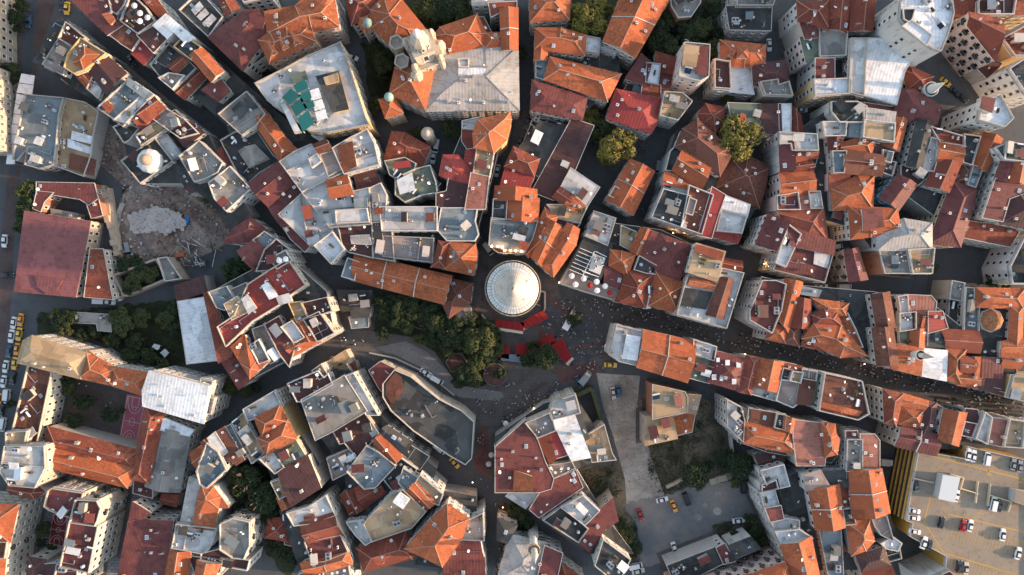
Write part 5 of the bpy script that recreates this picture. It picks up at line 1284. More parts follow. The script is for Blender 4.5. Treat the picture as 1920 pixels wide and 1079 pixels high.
def court(name, q, mat, tile, label):
    """ball court with its painted lines: q = four corners, long side first"""
    z = .02 + LV[0] + .004; LV[0] += .004
    C = [Vector((*U(*p, z), 0)) for p in tilepts(q, tile)]
    root = empty(name); tag(root, label, 'ball court')
    obj('court_surface', mesh('court_surface', [tuple(c.xy) + (z,) for c in C], [(0, 1, 2, 3)] if area([tuple(c.xy) for c in C]) > 0 else [(3, 2, 1, 0)], mat), root)
    mb = MB(); f = lambda u, v: C[0].lerp(C[1], u).lerp(C[3].lerp(C[2], u), v)
    def line(pts):
        for a_, b_ in zip(pts, pts[1:]):
            a_, b_ = f(*a_), f(*b_); d = (b_ - a_); 
            if d.length < .01: continue
            d.normalize(); w_ = Vector((-d.y, d.x, 0)) * .09
            V = [tuple((p).xy) + (z + .005,) for p in (a_ - w_ - d * .05, b_ - w_ + d * .05, b_ + w_ + d * .05, a_ + w_ - d * .05)]; mb.add(V, [(0, 1, 2, 3)])
    line([(.04, .06), (.96, .06), (.96, .94), (.04, .94), (.04, .06)]); line([(.5, .06), (.5, .94)])
    line([(.5 + .075 * math.cos(t * .4), .5 + .14 * math.sin(t * .4)) for t in range(17)])
    for s in (0, 1):
        g_ = (lambda u: u) if not s else (lambda u: 1 - u)
        line([(g_(.04), .34), (g_(.22), .34), (g_(.22), .66), (g_(.04), .66)]); line([(g_(.04 + .30 * math.sin(math.pi * t / 14)), .5 - .40 * math.cos(math.pi * t / 14)) for t in range(15)])
        line([(g_(.22 + .06 * math.sin(math.pi * t / 10)), .5 - .12 * math.cos(math.pi * t / 10)) for t in range(11)])
    mb.build('court_marking', WLINE, root)
court('ball_court', '114,45 106,92 122,96 132,48', PINKC, 'A4', 'pink ball court with white lines at the right of the school yard')
court('ball_court', '47,52 43,80 58,83 62,54', REDC, 'A5', 'small dark red ball court between the maroon school blocks')
# rubble mounds: a rough height field plus loose stones
def heightfield(name, pts, mat, label, amp, seed, step=1.2, flat=0):
    P = ccw([U(x, y) for x, y in pts]); xs = [p[0] for p in P]; ys = [p[1] for p in P]; rr = random.Random(seed)
    nx = int((max(xs) - min(xs)) / step) + 1; ny = int((max(ys) - min(ys)) / step) + 1; V = []; F = []; idx = {}
    ph = [(rr.uniform(.1, .9), rr.uniform(.1, .9), rr.uniform(0, 6)) for _ in range(6)]
    for j in range(ny + 1):
        for i in range(nx + 1):
            x, y = min(xs) + i * step, min(ys) + j * step
            if inside(P, x, y):
                d = min(abs((x - P[k][0]) * (P[(k + 1) % len(P)][1] - P[k][1]) - (y - P[k][1]) * (P[(k + 1) % len(P)][0] - P[k][0])) / math.hypot(P[(k + 1) % len(P)][0] - P[k][0], P[(k + 1) % len(P)][1] - P[k][1]) for k in range(len(P)))
                z = amp * min(1, d / 4) * (.45 + .25 * sum(math.sin(a_ * x + b_ * y + c_) for a_, b_, c_ in ph) / 2 + rr.uniform(-.16, .16)) + flat
                idx[i, j] = len(V); V.append((x + rr.uniform(-.3, .3), y + rr.uniform(-.3, .3), max(.05, z)))
    for (i, j) in idx:
        q = [(i, j), (i + 1, j), (i + 1, j + 1), (i, j + 1)]
        if all(k in idx for k in q): F.append(tuple(idx[k] for k in q))
    return tag(obj(name, mesh(name, V, F, mat)), label, name.replace('_', ' '), kind='stuff')
RL = px('172,205 232,255 245,330 330,335 425,388 445,445 400,472 330,500 262,520 222,490 212,430 232,350 178,300')
patch('terrain', RL, RUB, 'bare earth of the rubble lot')
heightfield('rubble', px('175,210 230,260 242,330 330,338 420,390 438,440 400,468 330,495 265,515 226,480 218,430 236,350 180,300'), RUB, 'pinkish heaps of demolition rubble in the open lot', 2.6, 4, .9)
PLM = m_ground('pale_broken_stone', (.40, .35, .32), (.50, .45, .42), .35, 1.2, c3=(.17, .13, .11), bm=.9)
o = heightfield('stone_platform', px('241,403 262,395 290,386 318,389 345,400 357,418 352,437 338,434 326,440 312,446 300,436 280,441 250,440'), PLM, 'pale broken floor slab in the middle of the rubble lot', .8, 12, .7, 1.7); o['kind'] = 'thing'; o['category'] = 'platform'
mb = MB(); rr = random.Random(3); RP = [U(x, y) for x, y in RL]
for _ in range(900):
    x, y = rr.uniform(min(p[0] for p in RP), max(p[0] for p in RP)), rr.uniform(min(p[1] for p in RP), max(p[1] for p in RP))
    if inside(RP, x, y):
        s = rr.uniform(.12, .55); a_ = rr.uniform(0, 6); q = [(x + s * math.cos(a_ + t) * rr.uniform(.7, 1.2), y + s * math.sin(a_ + t) * rr.uniform(.7, 1.2)) for t in (0, 1.5, 3.1, 4.7)]
        mb.prism(ccw(q), .2, .7 + rr.uniform(.1, .7), rr.choice([0, 0, 1, 2]))
tag(mb.build('rubble', [m_plain('grey_stone', (.32, .29, .27)), m_plain('brick_chunk', (.28, .15, .11)), m_plain('white_chunk', (.5, .47, .45))]), 'loose stones and broken bricks strewn over the open lot', 'rubble', kind='stuff')
rr = random.Random(21)
for x_, y_, an_, L_, nm_, lb_ in ((352, 412, 1.3, 3.5, 'tarpaulin', 'crumpled blue tarpaulin beside the pale broken slab'), (338, 478, .1, 3.2, 'skip', 'rusty orange skip at the bottom of the rubble lot')):
    X_, Y_ = U(x_, y_, 1); MB().box(-L_ / 2, -.8, 0, L_ / 2, .8, 1.1).box(-L_ / 2 + .15, -.65, 1.1, L_ / 2 - .15, .65, 1.3).build(nm_, m_plain(nm_ + '_paint', (.02, .14, .32) if nm_ == 'tarpaulin' else (.34, .12, .05)), None, loc=(X_, Y_, .3), rz=an_)
    tag(bpy.data.objects[nm_], lb_, nm_)
mb = MB()
for _ in range(70):
    X_, Y_ = U(rr.uniform(300, 410), rr.uniform(455, 498), 1); t = rr.uniform(0, 3.14); l_ = rr.uniform(.8, 3); mb.bar((X_ - l_ * math.cos(t), Y_ - l_ * math.sin(t), rr.uniform(.5, 1.3)), (X_ + l_ * math.cos(t), Y_ + l_ * math.sin(t), rr.uniform(.5, 1.5)), rr.uniform(.12, .3), rr.choice([0, 1, 2]))
tag(mb.build('debris', [m_plain('old_timber', (.30, .24, .18)), m_plain('pale_beam', (.5, .48, .45)), m_plain('dark_scrap', (.06, .06, .06))]), 'broken beams and planks along the lower edge of the rubble lot', 'debris', kind='stuff')
def wallthing(name, pts, mat, hgt, wd, label, cat='wall', jag=0, closed=False, z0=0):
    P = [U(x, y, hgt) for x, y in pts]; mb = MB(); n = len(P)
    for i in range(n if closed else n - 1):
        a_, b_ = Vector(P[i]), Vector(P[(i + 1) % n]); d = b_ - a_; L = d.length; d.normalize(); w_ = Vector((-d.y, d.x)) * wd / 2; k = max(1, int(L / 1.6)) if jag else 1
        for s in range(k):
            p, q = a_ + d * L * s / k, a_ + d * L * (s + 1) / k
            if closed and s == k - 1 and not jag: q = b_ - d * wd / 2
            mb.prism([tuple(p - w_), tuple(q - w_), tuple(q + w_), tuple(p + w_)], z0, z0 + hgt - (R.uniform(0, jag) if jag else 0) + i * .002)
    return tag(mb.build(name, mat), label, cat)
wallthing('ruined_wall', px('186,348 194,372 198,405 206,440 216,480'), WALL['b'], 4, 1.6, 'old tan stone wall running down from the horseshoe building to the ruin', 'wall', 1.4)
wallthing('ruined_wall', px('200,352 206,390 212,425 222,470'), WALL['b'], 3, .8, 'second thinner tan stone wall beside the rubble lot', 'wall', 1.2)
wallthing('garden_wall', px('212,517 292,486 313,523 233,556'), WALL['b'], 4, .7, 'stone wall round the square walled garden by the side lane', 'wall', 0, True)
wallthing('ruined_wall', px('160,440 163,470 158,500 150,520 144,552'), WALL['b'], 5, 1.8, 'row of broken tan arches on the right side of the red hall', 'wall', 2.0)
wallthing('garden_wall', px('240,354 222,400 216,445 228,490'), m_ground('pale_stones', (.36, .32, .3), (.42, .38, .36)), .8, 1.6, 'pale stony rim on the left of the rubble lot', 'wall', .5)
wallthing('garden_wall', px('692,662 740,672 800,700 852,742'), WALL['g'], 1.0, .5, 'low stone wall along the pale curved path', 'wall')
wallthing('garden_wall', px('1008,545 1022,548 1022,580 1008,602 985,617 950,622 915,605 903,590'), WALL['b'], 1.4, .6, 'low curved rim wall at the foot of the round tower', 'wall')
wallthing('garden_wall', px('1250,915 1280,900'), WALL['b'], 1.6, 1.0, 'short tan wall between the weedy lot and the gravel car park', 'wall', .5)
wallthing('garden_wall', px('1332,905 1374,893'), WALL['b'], 1.8, 2.0, 'tumbled stone bank above the gravel car park', 'wall', .8)
wallthing('garden_wall', px('1365,765 1368,790 1375,848'), WALL['w'], 3, .5, 'pale boundary wall on the right of the weedy lot', 'wall')
# ---------------- the round tower ----------------
def lathe_part(root, name, prof, mat, n=64, smooth=True): return MB().lathe(prof, n).build(name, mat, root, smooth=smooth)
tx, ty = U(961.5, 541, 50); tw = empty('stone_tower', (tx, ty, 0)); tw.scale = (.92, .92, 1); tag(tw, 'great round stone tower with white conical roof and viewing gallery', 'tower')
STONE = m_wall('tower_stone', (.40, .33, .25), (.44, .37, .28), .6)
lathe_part(tw, 'wall', [(9.2, 0), (9.2, 1.2), (8.4, 1.3), (8.2, 20), (8.0, 40), (7.7, 40.1), (7.5, 47.6)], STONE, smooth=False)
lathe_part(tw, 'gallery_floor', [(7.4, 47.2), (8.15, 47.6), (8.15, 48.2), (6.2, 48.2)], STONE, smooth=False)
mb = MB(); prof = [(8.0, 48.2), (8.0, 49.2), (7.8, 49.2), (7.8, 48.2)]; mb.lathe(prof, 64); mb.build('gallery_parapet', WALL['b'], tw)
for k in range(28):
    t = 2 * math.pi * k / 28; o = MB().box(-.12, -.35, 0, .12, .35, .45).build('merlon', STONE, tw); o.location = (7.9 * math.cos(t), 7.9 * math.sin(t), 49.15); o.rotation_euler = (0, 0, t)
lathe_part(tw, 'lantern_wall', [(6.3, 48.2), (6.3, 50.6)], STONE, smooth=False)
for k in range(14):
    t = 2 * math.pi * k / 14; o = obj('window', WM[1], tw, (6.32 * math.cos(t), 6.32 * math.sin(t), 48.5), t + math.pi / 2, (1.2, 1, 1.7))
# ribbed cone: a flatter skirt below a steeper lead cone
CONE, n_, b_ = newmat('tower_roof_lead', .42); b_.inputs['Metallic'].default_value = .15
uvn = n_.nodes.new('ShaderNodeUVMap').outputs[0]; wv = N(n_, 'ShaderNodeTexWave', Scale=.3); n_.links.new(uvn, wv.inputs[0])
g_ = noise(n_, .6, 4, .7); cc = mix(n_, sstep(n_, g_, .42, .70), (.56, .56, .55), (.40, .36, .31)); cc = mix(n_, sstep(n_, wv.outputs['Fac'], .80, 1), cc, (.26, .24, .22))
n_.links.new(cc, b_.inputs['Base Color']); bump(n_, b_, wv.outputs['Fac'], .08, .5)
def cone(name, prof, nn=48):
    V = []; F = []; UV = []
    for r, z in prof:
        for i in range(nn): t = 2 * math.pi * i / nn; V.append((r * math.cos(t), r * math.sin(t), z))
    for k in range(len(prof) - 1):
        for i in range(nn):
            j = (i + 1) % nn; F.append((k * nn + i, k * nn + j, (k + 1) * nn + j, (k + 1) * nn + i)); u0 = i * 1.05; UV.append([(u0, k), (u0 + 1.05, k), (u0 + 1.05, k + 1), (u0, k + 1)])
    return obj(name, mesh(name, V, F, CONE, uv=UV), tw)
cone('roof', [(7.45, 50.0), (7.4, 50.25), (6.3, 50.75), (5.3, 51.5), (5.2, 51.6), (3.7, 54.6), (2.2, 58.2), (1.0, 61.4), (.12, 63.6)])
mb = MB()
for r_, z_ in ((6.32, 50.78), (5.3, 51.53)):
    mb.lathe([(r_ + .07, z_ - .05), (r_ + .07, z_ + .05), (r_ - .07, z_ + .1)], 48)
mb.build('roof_band', m_plain('lead_band', (.36, .36, .36)), tw)
lathe_part(tw, 'finial', [(.22, 63.3), (.1, 63.9), (.38, 64.5), (.1, 65.1), (.05, 66.3)], m_plain('gilded_metal', (.75, .42, .10), .3, .8), 12)
for t, rr_ in ((.45, 4.2), (-.75, 4.1), (2.2, 4.2), (-2.3, 4.2)):
    o = MB().box(-.5, -.35, -.5, .5, .35, .45, 0).box(-.52, -.3, -.3, -.48, .3, .3, 1).build('dormer_hatch', [CONE, DARK], tw); o.location = (rr_ * math.cos(t), rr_ * math.sin(t), 53.4); o.rotation_euler = (0, 0, t + math.pi)
# ---------------- domed hall, church tower, minarets ----------------
for r in recs:
    if 'around the white dome' in r['label']:
        rt = r['root']; x, y = U(281.5, 302.6, 12.5); x -= rt.location.x; y -= rt.location.y
        MB().lathe([(3.9, 11.5), (3.9, 13.2)], 12, (x, y)).build('dome_drum', WALL['w'], rt)
        MB().lathe([(3.8 * math.cos(t), 13.2 + 1.9 * math.sin(t)) for t in [k * math.pi / 16 for k in range(6)]], 12, (x, y)).build('dome', m_plain('dome_white', (.62, .62, .60)), rt)
        MB().lathe([(1.7, 14.6), (1.7, 15.6), (1.5, 16.1), (.7, 16.8), (.1, 17)], 16, (x, y)).build('dome_lantern', m_plain('dome_brown', (.33, .24, .18)), rt)
    if 'broad silver roof' in r['label']: pass
def spire(name, label, x, y, parts, mat, cat='minaret'):
    o = empty(name, (x, y, 0)); tag(o, label, cat)
    for pn, prof, m, n in parts: MB().lathe(prof, n).build(pn, m, o)
    return o
x, y = U(998, 990, 0)
spire('minaret', 'white minaret with one balcony standing over the small mosque at the bottom', x, y, [('base', [(1.9, 0), (1.9, 8), (1.3, 10)], WALL['w'], 8), ('shaft', [(1.25, 9.5), (1.2, 18.4), (1.7, 19)], WALL['w'], 16), ('balcony', [(1.9, 18.9), (1.95, 20), (1.8, 20), (1.8, 19.1)], WALL['b'], 16), ('upper_shaft', [(.95, 19), (.95, 23.5)], WALL['w'], 16), ('spire', [(1.15, 23.4), (.5, 26.5), (.05, 30)], m_plain('spire_lead', (.55, .50, .44)), 16)], WALL['w'])
x, y = U(1724, 666, 18)
spire('minaret', 'small white minaret on the right half of the straight shopping street', x, y, [('shaft', [(1.0, 0), (1.0, 17.6), (1.5, 18)], WALL['w'], 12), ('balcony', [(1.6, 18), (1.6, 18.9), (1.45, 18.9), (1.45, 18)], WALL['w'], 16), ('upper_shaft', [(.75, 18), (.75, 21)], WALL['w'], 12), ('spire', [(.9, 21), (.4, 23.5), (.05, 25.5)], m_plain('spire_grey', (.40, .38, .36)), 12)], WALL['w'])
x, y = U(1745, 168, 14)
spire('turret', 'white round turret with pointed cap behind the tall white hotel', x, y, [('shaft', [(1.9, 0), (1.9, 14)], WALL['w'], 20), ('balcony', [(2.3, 13.6), (2.3, 14.6), (2.1, 14.6), (2.1, 14)], WALL['w'], 20), ('spire', [(1.5, 14), (1.5, 15), (.06, 21.5)], m_plain('spire_white', (.62, .62, .60)), 20)], WALL['w'], 'turret')
x, y = U(801, 250, 13)
spire('stone_turret', 'small round stone turret beside the brick-red hip roof left of the dead end lane', x, y, [('shaft', [(1.9, 0), (1.8, 12.4), (2.1, 12.6)], WALL['b'], 16), ('cap', [(1.6, 12.6), (1.5, 13.6), (.9, 14.6), (.1, 15)], m_plain('pale_stone_cap', (.50, .42, .36)), 16)], WALL['b'], 'turret')
x, y = U(800, 112, 13); ct = empty('bell_tower', (x, y, 0), .35); tag(ct, 'ornate white stone bell tower of the church, with turrets and small domes', 'bell tower')
CS = m_wall('church_stone', (.40, .34, .28), (.46, .40, .33), .4)
mb = MB(); mb.box(-4.2, -4.2, 0, 4.2, 4.2, 19); mb.box(-4.6, -4.6, 18.2, 4.6, 4.6, 19.02); mb.box(-3.1, -3.1, 19, 3.1, 3.1, 27); mb.box(-3.4, -3.4, 26.3, 3.4, 3.4, 27.03); mb.build('shaft', CS, ct)
for sx in (-1, 1):
    for sy in (-1, 1): MB().lathe([(1.05, 12), (1.05, 20), (1.3, 20.2), (1.3, 20.8), (.85, 20.9), (.8, 22.6), (1.0, 22.8), (.1, 24.6)], 8, (sx * 4.1, sy * 4.1)).build('corner_turret', CS, ct)
for k in range(4):
    t = k * math.pi / 2; obj('window', WM[1], ct, (3.12 * math.sin(t), -3.12 * math.cos(t), 20.5), t, (2.0, 1, 4.5)); obj('window', WM[1], ct, (4.22 * math.sin(t), -4.22 * math.cos(t), 13.5), t, (1.4, 1, 3))
MB().lathe([(2.7, 27), (2.7, 30), (2.9, 30.3), (2.5, 31.8), (1.6, 33.2), (.7, 33.9)], 8, (0, 0)).build('belfry', CS, ct)
MB().lathe([(.9, 33.6), (.9, 35.5), (1.1, 35.7), (.9, 36.6), (.4, 37.4), (.05, 38.4)], 12, (0, 0)).build('lantern', m_plain('lantern_white', (.66, .66, .64)), ct)
for k in range(8):
    t = k * math.pi / 4; obj('window', WM[1], ct, (2.72 * math.sin(t), -2.72 * math.cos(t), 27.3), t, (1.1, 1, 2.3))
for px_, py_ in ((743, 79), (753, 114)):
    X_, Y_ = U(px_, py_, 17); q_ = Vector((X_ - x, Y_ - y)); q_.rotate(__import__('mathutils').Matrix.Rotation(-.35, 2)); MB().lathe([(2.2, 0), (2.1, 15.5), (2.5, 15.7), (2.5, 17), (2.0, 17), (2.0, 16)], 6, (q_.x, q_.y)).build('hexagonal_turret', CS, ct)
for sx, sy in ((0, 5.4), (5.2, 1.2), (-4.6, -5.0)):
    MB().lathe([(1.9, 9), (1.9, 17), (2.0, 17.2), (1.4, 18.6), (.1, 19.3)], 8, (sx, sy)).build('stair_turret', CS, ct)
x, y = U(1862, 601, 13)
spire('copper_dome', 'eight-sided copper coloured dome in the red-roofed court at the right', x, y, [('drum', [(3.9, 0), (3.9, 12.2)], WALL['g'], 8), ('dome', [(3.6, 12.2), (3.2, 13.3), (2.2, 14.5), (.9, 15.3), (.1, 15.5)], m_tile('copper_tiles', (.40, .17, .07), (.38, .16, .07), (.36, .16, .08)), 8)], None, 'dome')
# ---------------- roof-top car park ----------------
DH = 12.0
dk_px = tilepts('96,-4 139,3 140,-8 200,6 200,135 117,135 121,90 88,72 91,60 85,58', 'E5'); DP = ccw([U(x, y, DH) for x, y in dk_px])
gar = empty('parking_garage'); tag(gar, 'yellow-walled car park building with cars on its roof, bottom right corner', 'parking garage')
MB().prism(DP, 0, DH).build('deck', DECKM, gar); add_walls(gar, offset(DP, -.02), DH - .02, YWALL)
MB().ring(offset(DP, -.16), offset(DP, .06), DH - .4, DH + .9).build('parapet', PARA, gar)
mb = MB()
def dline(a_, b_, wd=.22, m=0, tile='E5'):
    (p, q) = tilepts('%g,%g %g,%g' % (*a_, *b_), tile); z = DH + .012 + m * .004; p, q = Vector(U(*p, z)), Vector(U(*q, z)); d = (q - p).normalized(); w_ = Vector((-d.y, d.x)) * wd / 2
    mb.add([(*(p - w_), z), (*(q - w_), z), (*(q + w_), z), (*(p + w_), z)], [(0, 1, 2, 3)], m)
for a_, b_ in (((108, 36), (102, 60)), ((102, 60), (120, 88)), ((110, 1), (200, 24)), ((120, 88), (200, 112)), ((124, 53), (200, 71)), ((158, 17), (158, 17.5))): dline(a_, b_, .32)
for k in range(26):
    t = k * 3.1; dline((126 + t, 60 + t * .24), (124.3 + t, 67 + t * .24), .13); dline((124.3 + t, 67 + t * .24), (122 + t, 75 + t * .24), .13)
    if k < 22: dline((132 + t, 27 + t * .24), (130.4 + t, 34 + t * .24), .13); dline((128 + t, 92 + t * .25), (126 + t, 100 + t * .25), .13)
    if k < 20: dline((126 + t, 6 + t * .23), (127.6 + t, 0 + t * .23), .13)
for k in range(12): dline((112 + k * 1.1, 14 - k * 1.0), (112.5 + k * 1.1, 13.5 - k * 1.0), .3)
for k in range(10): dline((111 + k * 1.25, 37 + k * 1.6), (111.5 + k * 1.25, 37.7 + k * 1.6), .3)
for c0 in ((153, 52), (160, 17), (189, 24)): dline((c0[0], c0[1] - 4), (c0[0], c0[1]), .3); dline((c0[0] - 3, c0[1]), (c0[0] + 3, c0[1] + .6), .3)
mb.build('bay_marking', YEL, gar)
def hutdeck(q, hh, name, mroof):
    P = ccw([U(x, y, DH + hh) for x, y in tilepts(q, 'E5')]); s = empty(name); s.parent = gar
    mb = MB(); mb.prism(P, DH, DH + hh); mb.build('hut_wall', m_plain('grey_cladding', (.38, .39, .40)), s); MB().prism(offset(P, -.12), DH + hh + .003, DH + hh + .15).build('hut_roof', mroof, s)
hutdeck('119,18 134,20 129,42 115,39', 3.0, 'stair_hut', m_plain('pale_hut_roof', (.50, .54, .57))); hutdeck('184,31 204,36 201,48 183,42', 2.8, 'stair_hut', DECKM)
RPM = m_plain('ramp_white', (.60, .50, .36)); RPK = 0
for q in ('126,17 138,20.5', '138,20.5 135,31', '135,30 152,35', '151,24 149,43', '162,26 160,46', '161,36 181,42', '181,42 178,51', '185,31 205,34', '93,21 111,25'):
    mb = MB(); a_, b_ = [Vector(U(*p, DH + .9)) for p in tilepts(q, 'E5')]; d = (b_ - a_).normalized(); w_ = Vector((-d.y, d.x)) * .15; mb.prism([tuple(a_ - w_), tuple(b_ - w_), tuple(b_ + w_), tuple(a_ + w_)], DH, DH + .9 + .001 * RPK); mb.build('ramp_parapet', RPM, gar); RPK += 1
# louvres down the left side of the car park
(e0, e1) = [Vector(U(*p, DH)) for p in tilepts('96,-4 84,58', 'E5')]; d = (e1 - e0); L = d.length; d.normalize(); nn_ = Vector((d.y, -d.x))
if nn_.x > 0: nn_ = -nn_
for k in range(5):
    z = 11.2 - k * 2.3; a_ = e0 + nn_ * .05; b_ = e1 + nn_ * .05
    mb = MB(); q = [tuple(a_), tuple(b_), tuple(b_ + nn_ * .5), tuple(a_ + nn_ * .5)]; mb.prism(ccw(q), z, z + .35, 0, True); mb.build('louvre', YWALL, gar)
    mb = MB(); q = [tuple(a_), tuple(b_), tuple(b_ + nn_ * .06), tuple(a_ + nn_ * .06)]; mb.prism(ccw(q), z - 1.75, z - .15, 0, True); mb.build('opening', DARK, gar)
# ---------------- canopies, stalls, garden features ----------------
def canopy(name, label, q, h, mat, cat, edge=None, tile=None, panels=0):
    P = ccw([U(x, y, h) for x, y in (tilepts(q, tile) if tile else px(q))]); o = empty(name); tag(o, label, cat)
    MB().prism(P, h - .15, h, 0, True).build('canopy_roof', mat, o)
    if mat is REDA:
        for k in range(1, 5):
            a_ = Vector(P[0]).lerp(Vector(P[1]), k / 5); b_ = Vector(P[3]).lerp(Vector(P[2]), k / 5); MB().bar((*a_, h + .03), (*b_, h + .03), .12).build('canvas_fold', REDD, o)
    for x, y in offset(P, .3): MB().bar((x, y, 0), (x, y, h - .15), .16).build('post', METAL, o)
    if edge:
        a_, b_ = Vector(P[0]), Vector(P[1]); best = max(range(len(P)), key=lambda i: (-cen([P[i], P[(i + 1) % len(P)]])[1]) if edge == 1 else cen([P[i], P[(i + 1) % len(P)]])[0])
        a_, b_ = Vector(P[best]), Vector(P[(best + 1) % len(P)]); u = (b_ - a_).normalized(); n = Vector((u.y, -u.x)); MB().prism([tuple(a_), tuple(a_ + n * .9), tuple(b_ + n * .9), tuple(b_)], h - .35, h - .1, 0, True).build('valance', m_plain('cream_canvas', (.58, .48, .36)), o)
    if panels:
        mb = MB(); n = panels
        for k in range(1, n): a_ = Vector(P[0]).lerp(Vector(P[3]), k / n); b_ = Vector(P[1]).lerp(Vector(P[2]), k / n); mb.bar((*a_, h + .02), (*b_, h + .02), .15)
        mb.build('panel_joint', DARK, o)
    return o
REDD = m_plain('red_canvas_seam', (.12, .012, .014), .9)
REDA = m_plain('red_canvas', (.27, .018, .02), .9)
for i, (q, ed, lab) in enumerate((('81,81 107,84 106,92 81,88', 1, 'nearest the foot of the tower, long side facing the park'), ('103,84 124,73 129,80 108,90', 1, 'slanting along the right foot of the tower'), ('119,100 131,93 136,101 121,111', 0, 'short square stall in the middle of the plaza'), ('130,103 141,98 150,115 144,121', 2, 'rightmost red stall beside the big park tree'), ('99,104 118,101 119,111 100,115', 0, 'red stall behind the glass kiosk'), ('77,103 94,105 93,117 77,114', 0, 'red stall half hidden under the park trees'))):
    canopy('market_stall', 'red canvas stall roof, ' + lab, q, 3.0, REDA, 'market stall', ed, 'C3')
canopy('kiosk', 'glass roofed kiosk between the park trees and the red stalls', '86,9 105,10 105,17 86,15', 3.0, m_plain('kiosk_glass', (.20, .25, .30), .3), 'kiosk', None, 'C4')
canopy('station_canopy', 'wide upper end of the white tram station canopy', '40,138 65,142 60,178 31,174', 5.2, ROOF['w'], 'canopy', panels=2)
canopy('station_canopy', 'long narrow part of the white tram station canopy', '31,176 46,179 27,308 11,308', 5.0, ROOF['w'], 'canopy', panels=7)
for q, lab in (('139,66 158,76 152,87 132,80', 'largest pale pad roof in the dark courtyard'), ('122,77 132,79 129,89 119,87', 'leftmost of the small pale pad roofs in the dark courtyard'), ('133,82 143,84 140,95 131,92', 'second small pale pad roof in the dark courtyard'), ('145,86 156,89 152,98 142,95', 'third small pale pad roof in the dark courtyard')):
    canopy('courtyard_canopy', lab, ' '.join('%g,%g' % (float(a_.split(',')[0]), float(a_.split(',')[1]) * .5 + 0) if 0 else a_ for a_ in q.split()), 2.6, ROOF['g'], 'canopy', None, 'E3')
canopy('garden_canopy', 'upper white square canopy in the garden below the red hall', '289,645 301,648 296,657 284,652', 2.4, ROOF['w'], 'canopy')
canopy('garden_canopy', 'lower white square canopy in the garden below the red hall', '309,654 317,662 309,671 300,662', 2.4, ROOF['w'], 'canopy')
canopy('park_bus_roof', 'white plank roof leaning against the old brown roof by the park', '868,600 872,598 892,623 889,626', 3.2, ROOF['w'], 'canopy')
def disc(name, label, cx, cy, r, hgt, mat, cat, n=24, ring=None):
    ring = m_plain('dull_stone_rim', (.15, .135, .12)) if ring else None
    x, y = U(cx, cy, hgt); o = empty(name, (x, y, 0)); tag(o, label, cat)
    MB().lathe([(r, 0), (r, hgt)], n).build('base', mat, o)
    if ring: MB().lathe([(r + .35, 0), (r + .35, hgt + .35), (r, hgt + .35), (r, hgt - .1)], n).build('rim', ring, o)
    return o
disc('round_planter', 'round brick-paved bed with a tree in the park', 928, 703, 3.6, .35, REDP, 'planter', 24, WALL['b'])
disc('hexagonal_bed', 'six-sided red paved bed in the park', 856, 680, 3.4, .3, REDP, 'planter', 6, WALL['g'])
disc('fountain_court', 'small round paved court with steps below the very long roof', 791, 597, 3.5, .3, REDP, 'court', 24, WALL['g'])
for q, lab in (('1072,748 1110,729', 'upper arm of the green ivy wall behind the cafe corner'), ('1110,729 1130,797', 'right arm of the green ivy wall beside the dirt track')):
    wallthing('hedge', px(q), m_ground('ivy', (.05, .065, .03), (.07, .08, .04), .5, 2.5, bm=.4), 4.5, 1.3, lab, 'hedge', .3)
# ---------------- trees: tapered trunk with limbs, crown of many leaf clumps ----------------
LEAF = []
for nm, c1, c2 in (('leaf_dark', (.020, .036, .014), (.030, .048, .018)), ('leaf_olive', (.040, .054, .018), (.062, .076, .024)), ('leaf_sunlit', (.15, .135, .028), (.20, .17, .035))):  # third, golden leaf tone has the warm sunlight painted into its colour
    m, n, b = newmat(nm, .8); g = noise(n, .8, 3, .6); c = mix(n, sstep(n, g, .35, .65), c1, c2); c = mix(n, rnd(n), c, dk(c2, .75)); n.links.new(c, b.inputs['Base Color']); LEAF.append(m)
BARK = m_plain('bark', (.10, .075, .055), .95)
def crown_mesh(rad, nleaf, seed, mat, ls):
    rr = random.Random(seed); V = []; F = []; K = []
    nc = int(9 + rad * 2.6)
    for _ in range(nc):
        t = rr.uniform(0, 6.283); q = math.sqrt(rr.random()) * .78; K.append((rad * q * math.cos(t), rad * q * math.sin(t), rad * (.25 + .62 * math.sqrt(max(0, 1 - q * q)) * rr.uniform(.35, 1)), rad * rr.uniform(.22, .38)))
    for _ in range(nleaf):
        cx, cy, cz, cr = rr.choice(K); v = Vector((rr.gauss(0, 1), rr.gauss(0, 1), rr.gauss(0, 1) * .8)).normalized() * cr * rr.uniform(.55, 1.08)
        p = Vector((cx, cy, cz)) + v; d = (v.normalized() + Vector((rr.uniform(-.7, .7), rr.uniform(-.7, .7), rr.uniform(-.2, .9)))).normalized()
        a_ = d.orthogonal().normalized(); b_ = d.cross(a_); th = rr.uniform(0, 6.28); a_, b_ = a_ * math.cos(th) + b_ * math.sin(th), b_ * math.cos(th) - a_ * math.sin(th); s = ls * rr.uniform(.6, 1.25)
        k = len(V); V += [tuple(p - a_ * s), tuple(p - b_ * s * .55), tuple(p + a_ * s), tuple(p + b_ * s * .55)]; F.append((k, k + 1, k + 2, k + 3))
    return mesh('crown', V, F, mat)
def trunk_mesh(rad, hgt, seed):
    rr = random.Random(seed); mb = MB(); w_ = .05 * rad + .12
    mb.lathe([(w_ * 1.5, 0), (w_, .6), (w_ * .8, hgt)], 7)
    for k in range(5):
        t = rr.uniform(0, 6.28); mb.bar((0, 0, hgt * rr.uniform(.6, .95)), (rad * .5 * math.cos(t), rad * .5 * math.sin(t), hgt + rad * rr.uniform(.3, .55)), w_ * .8)
    return mb.me('trunk', BARK)
CR = {}; 
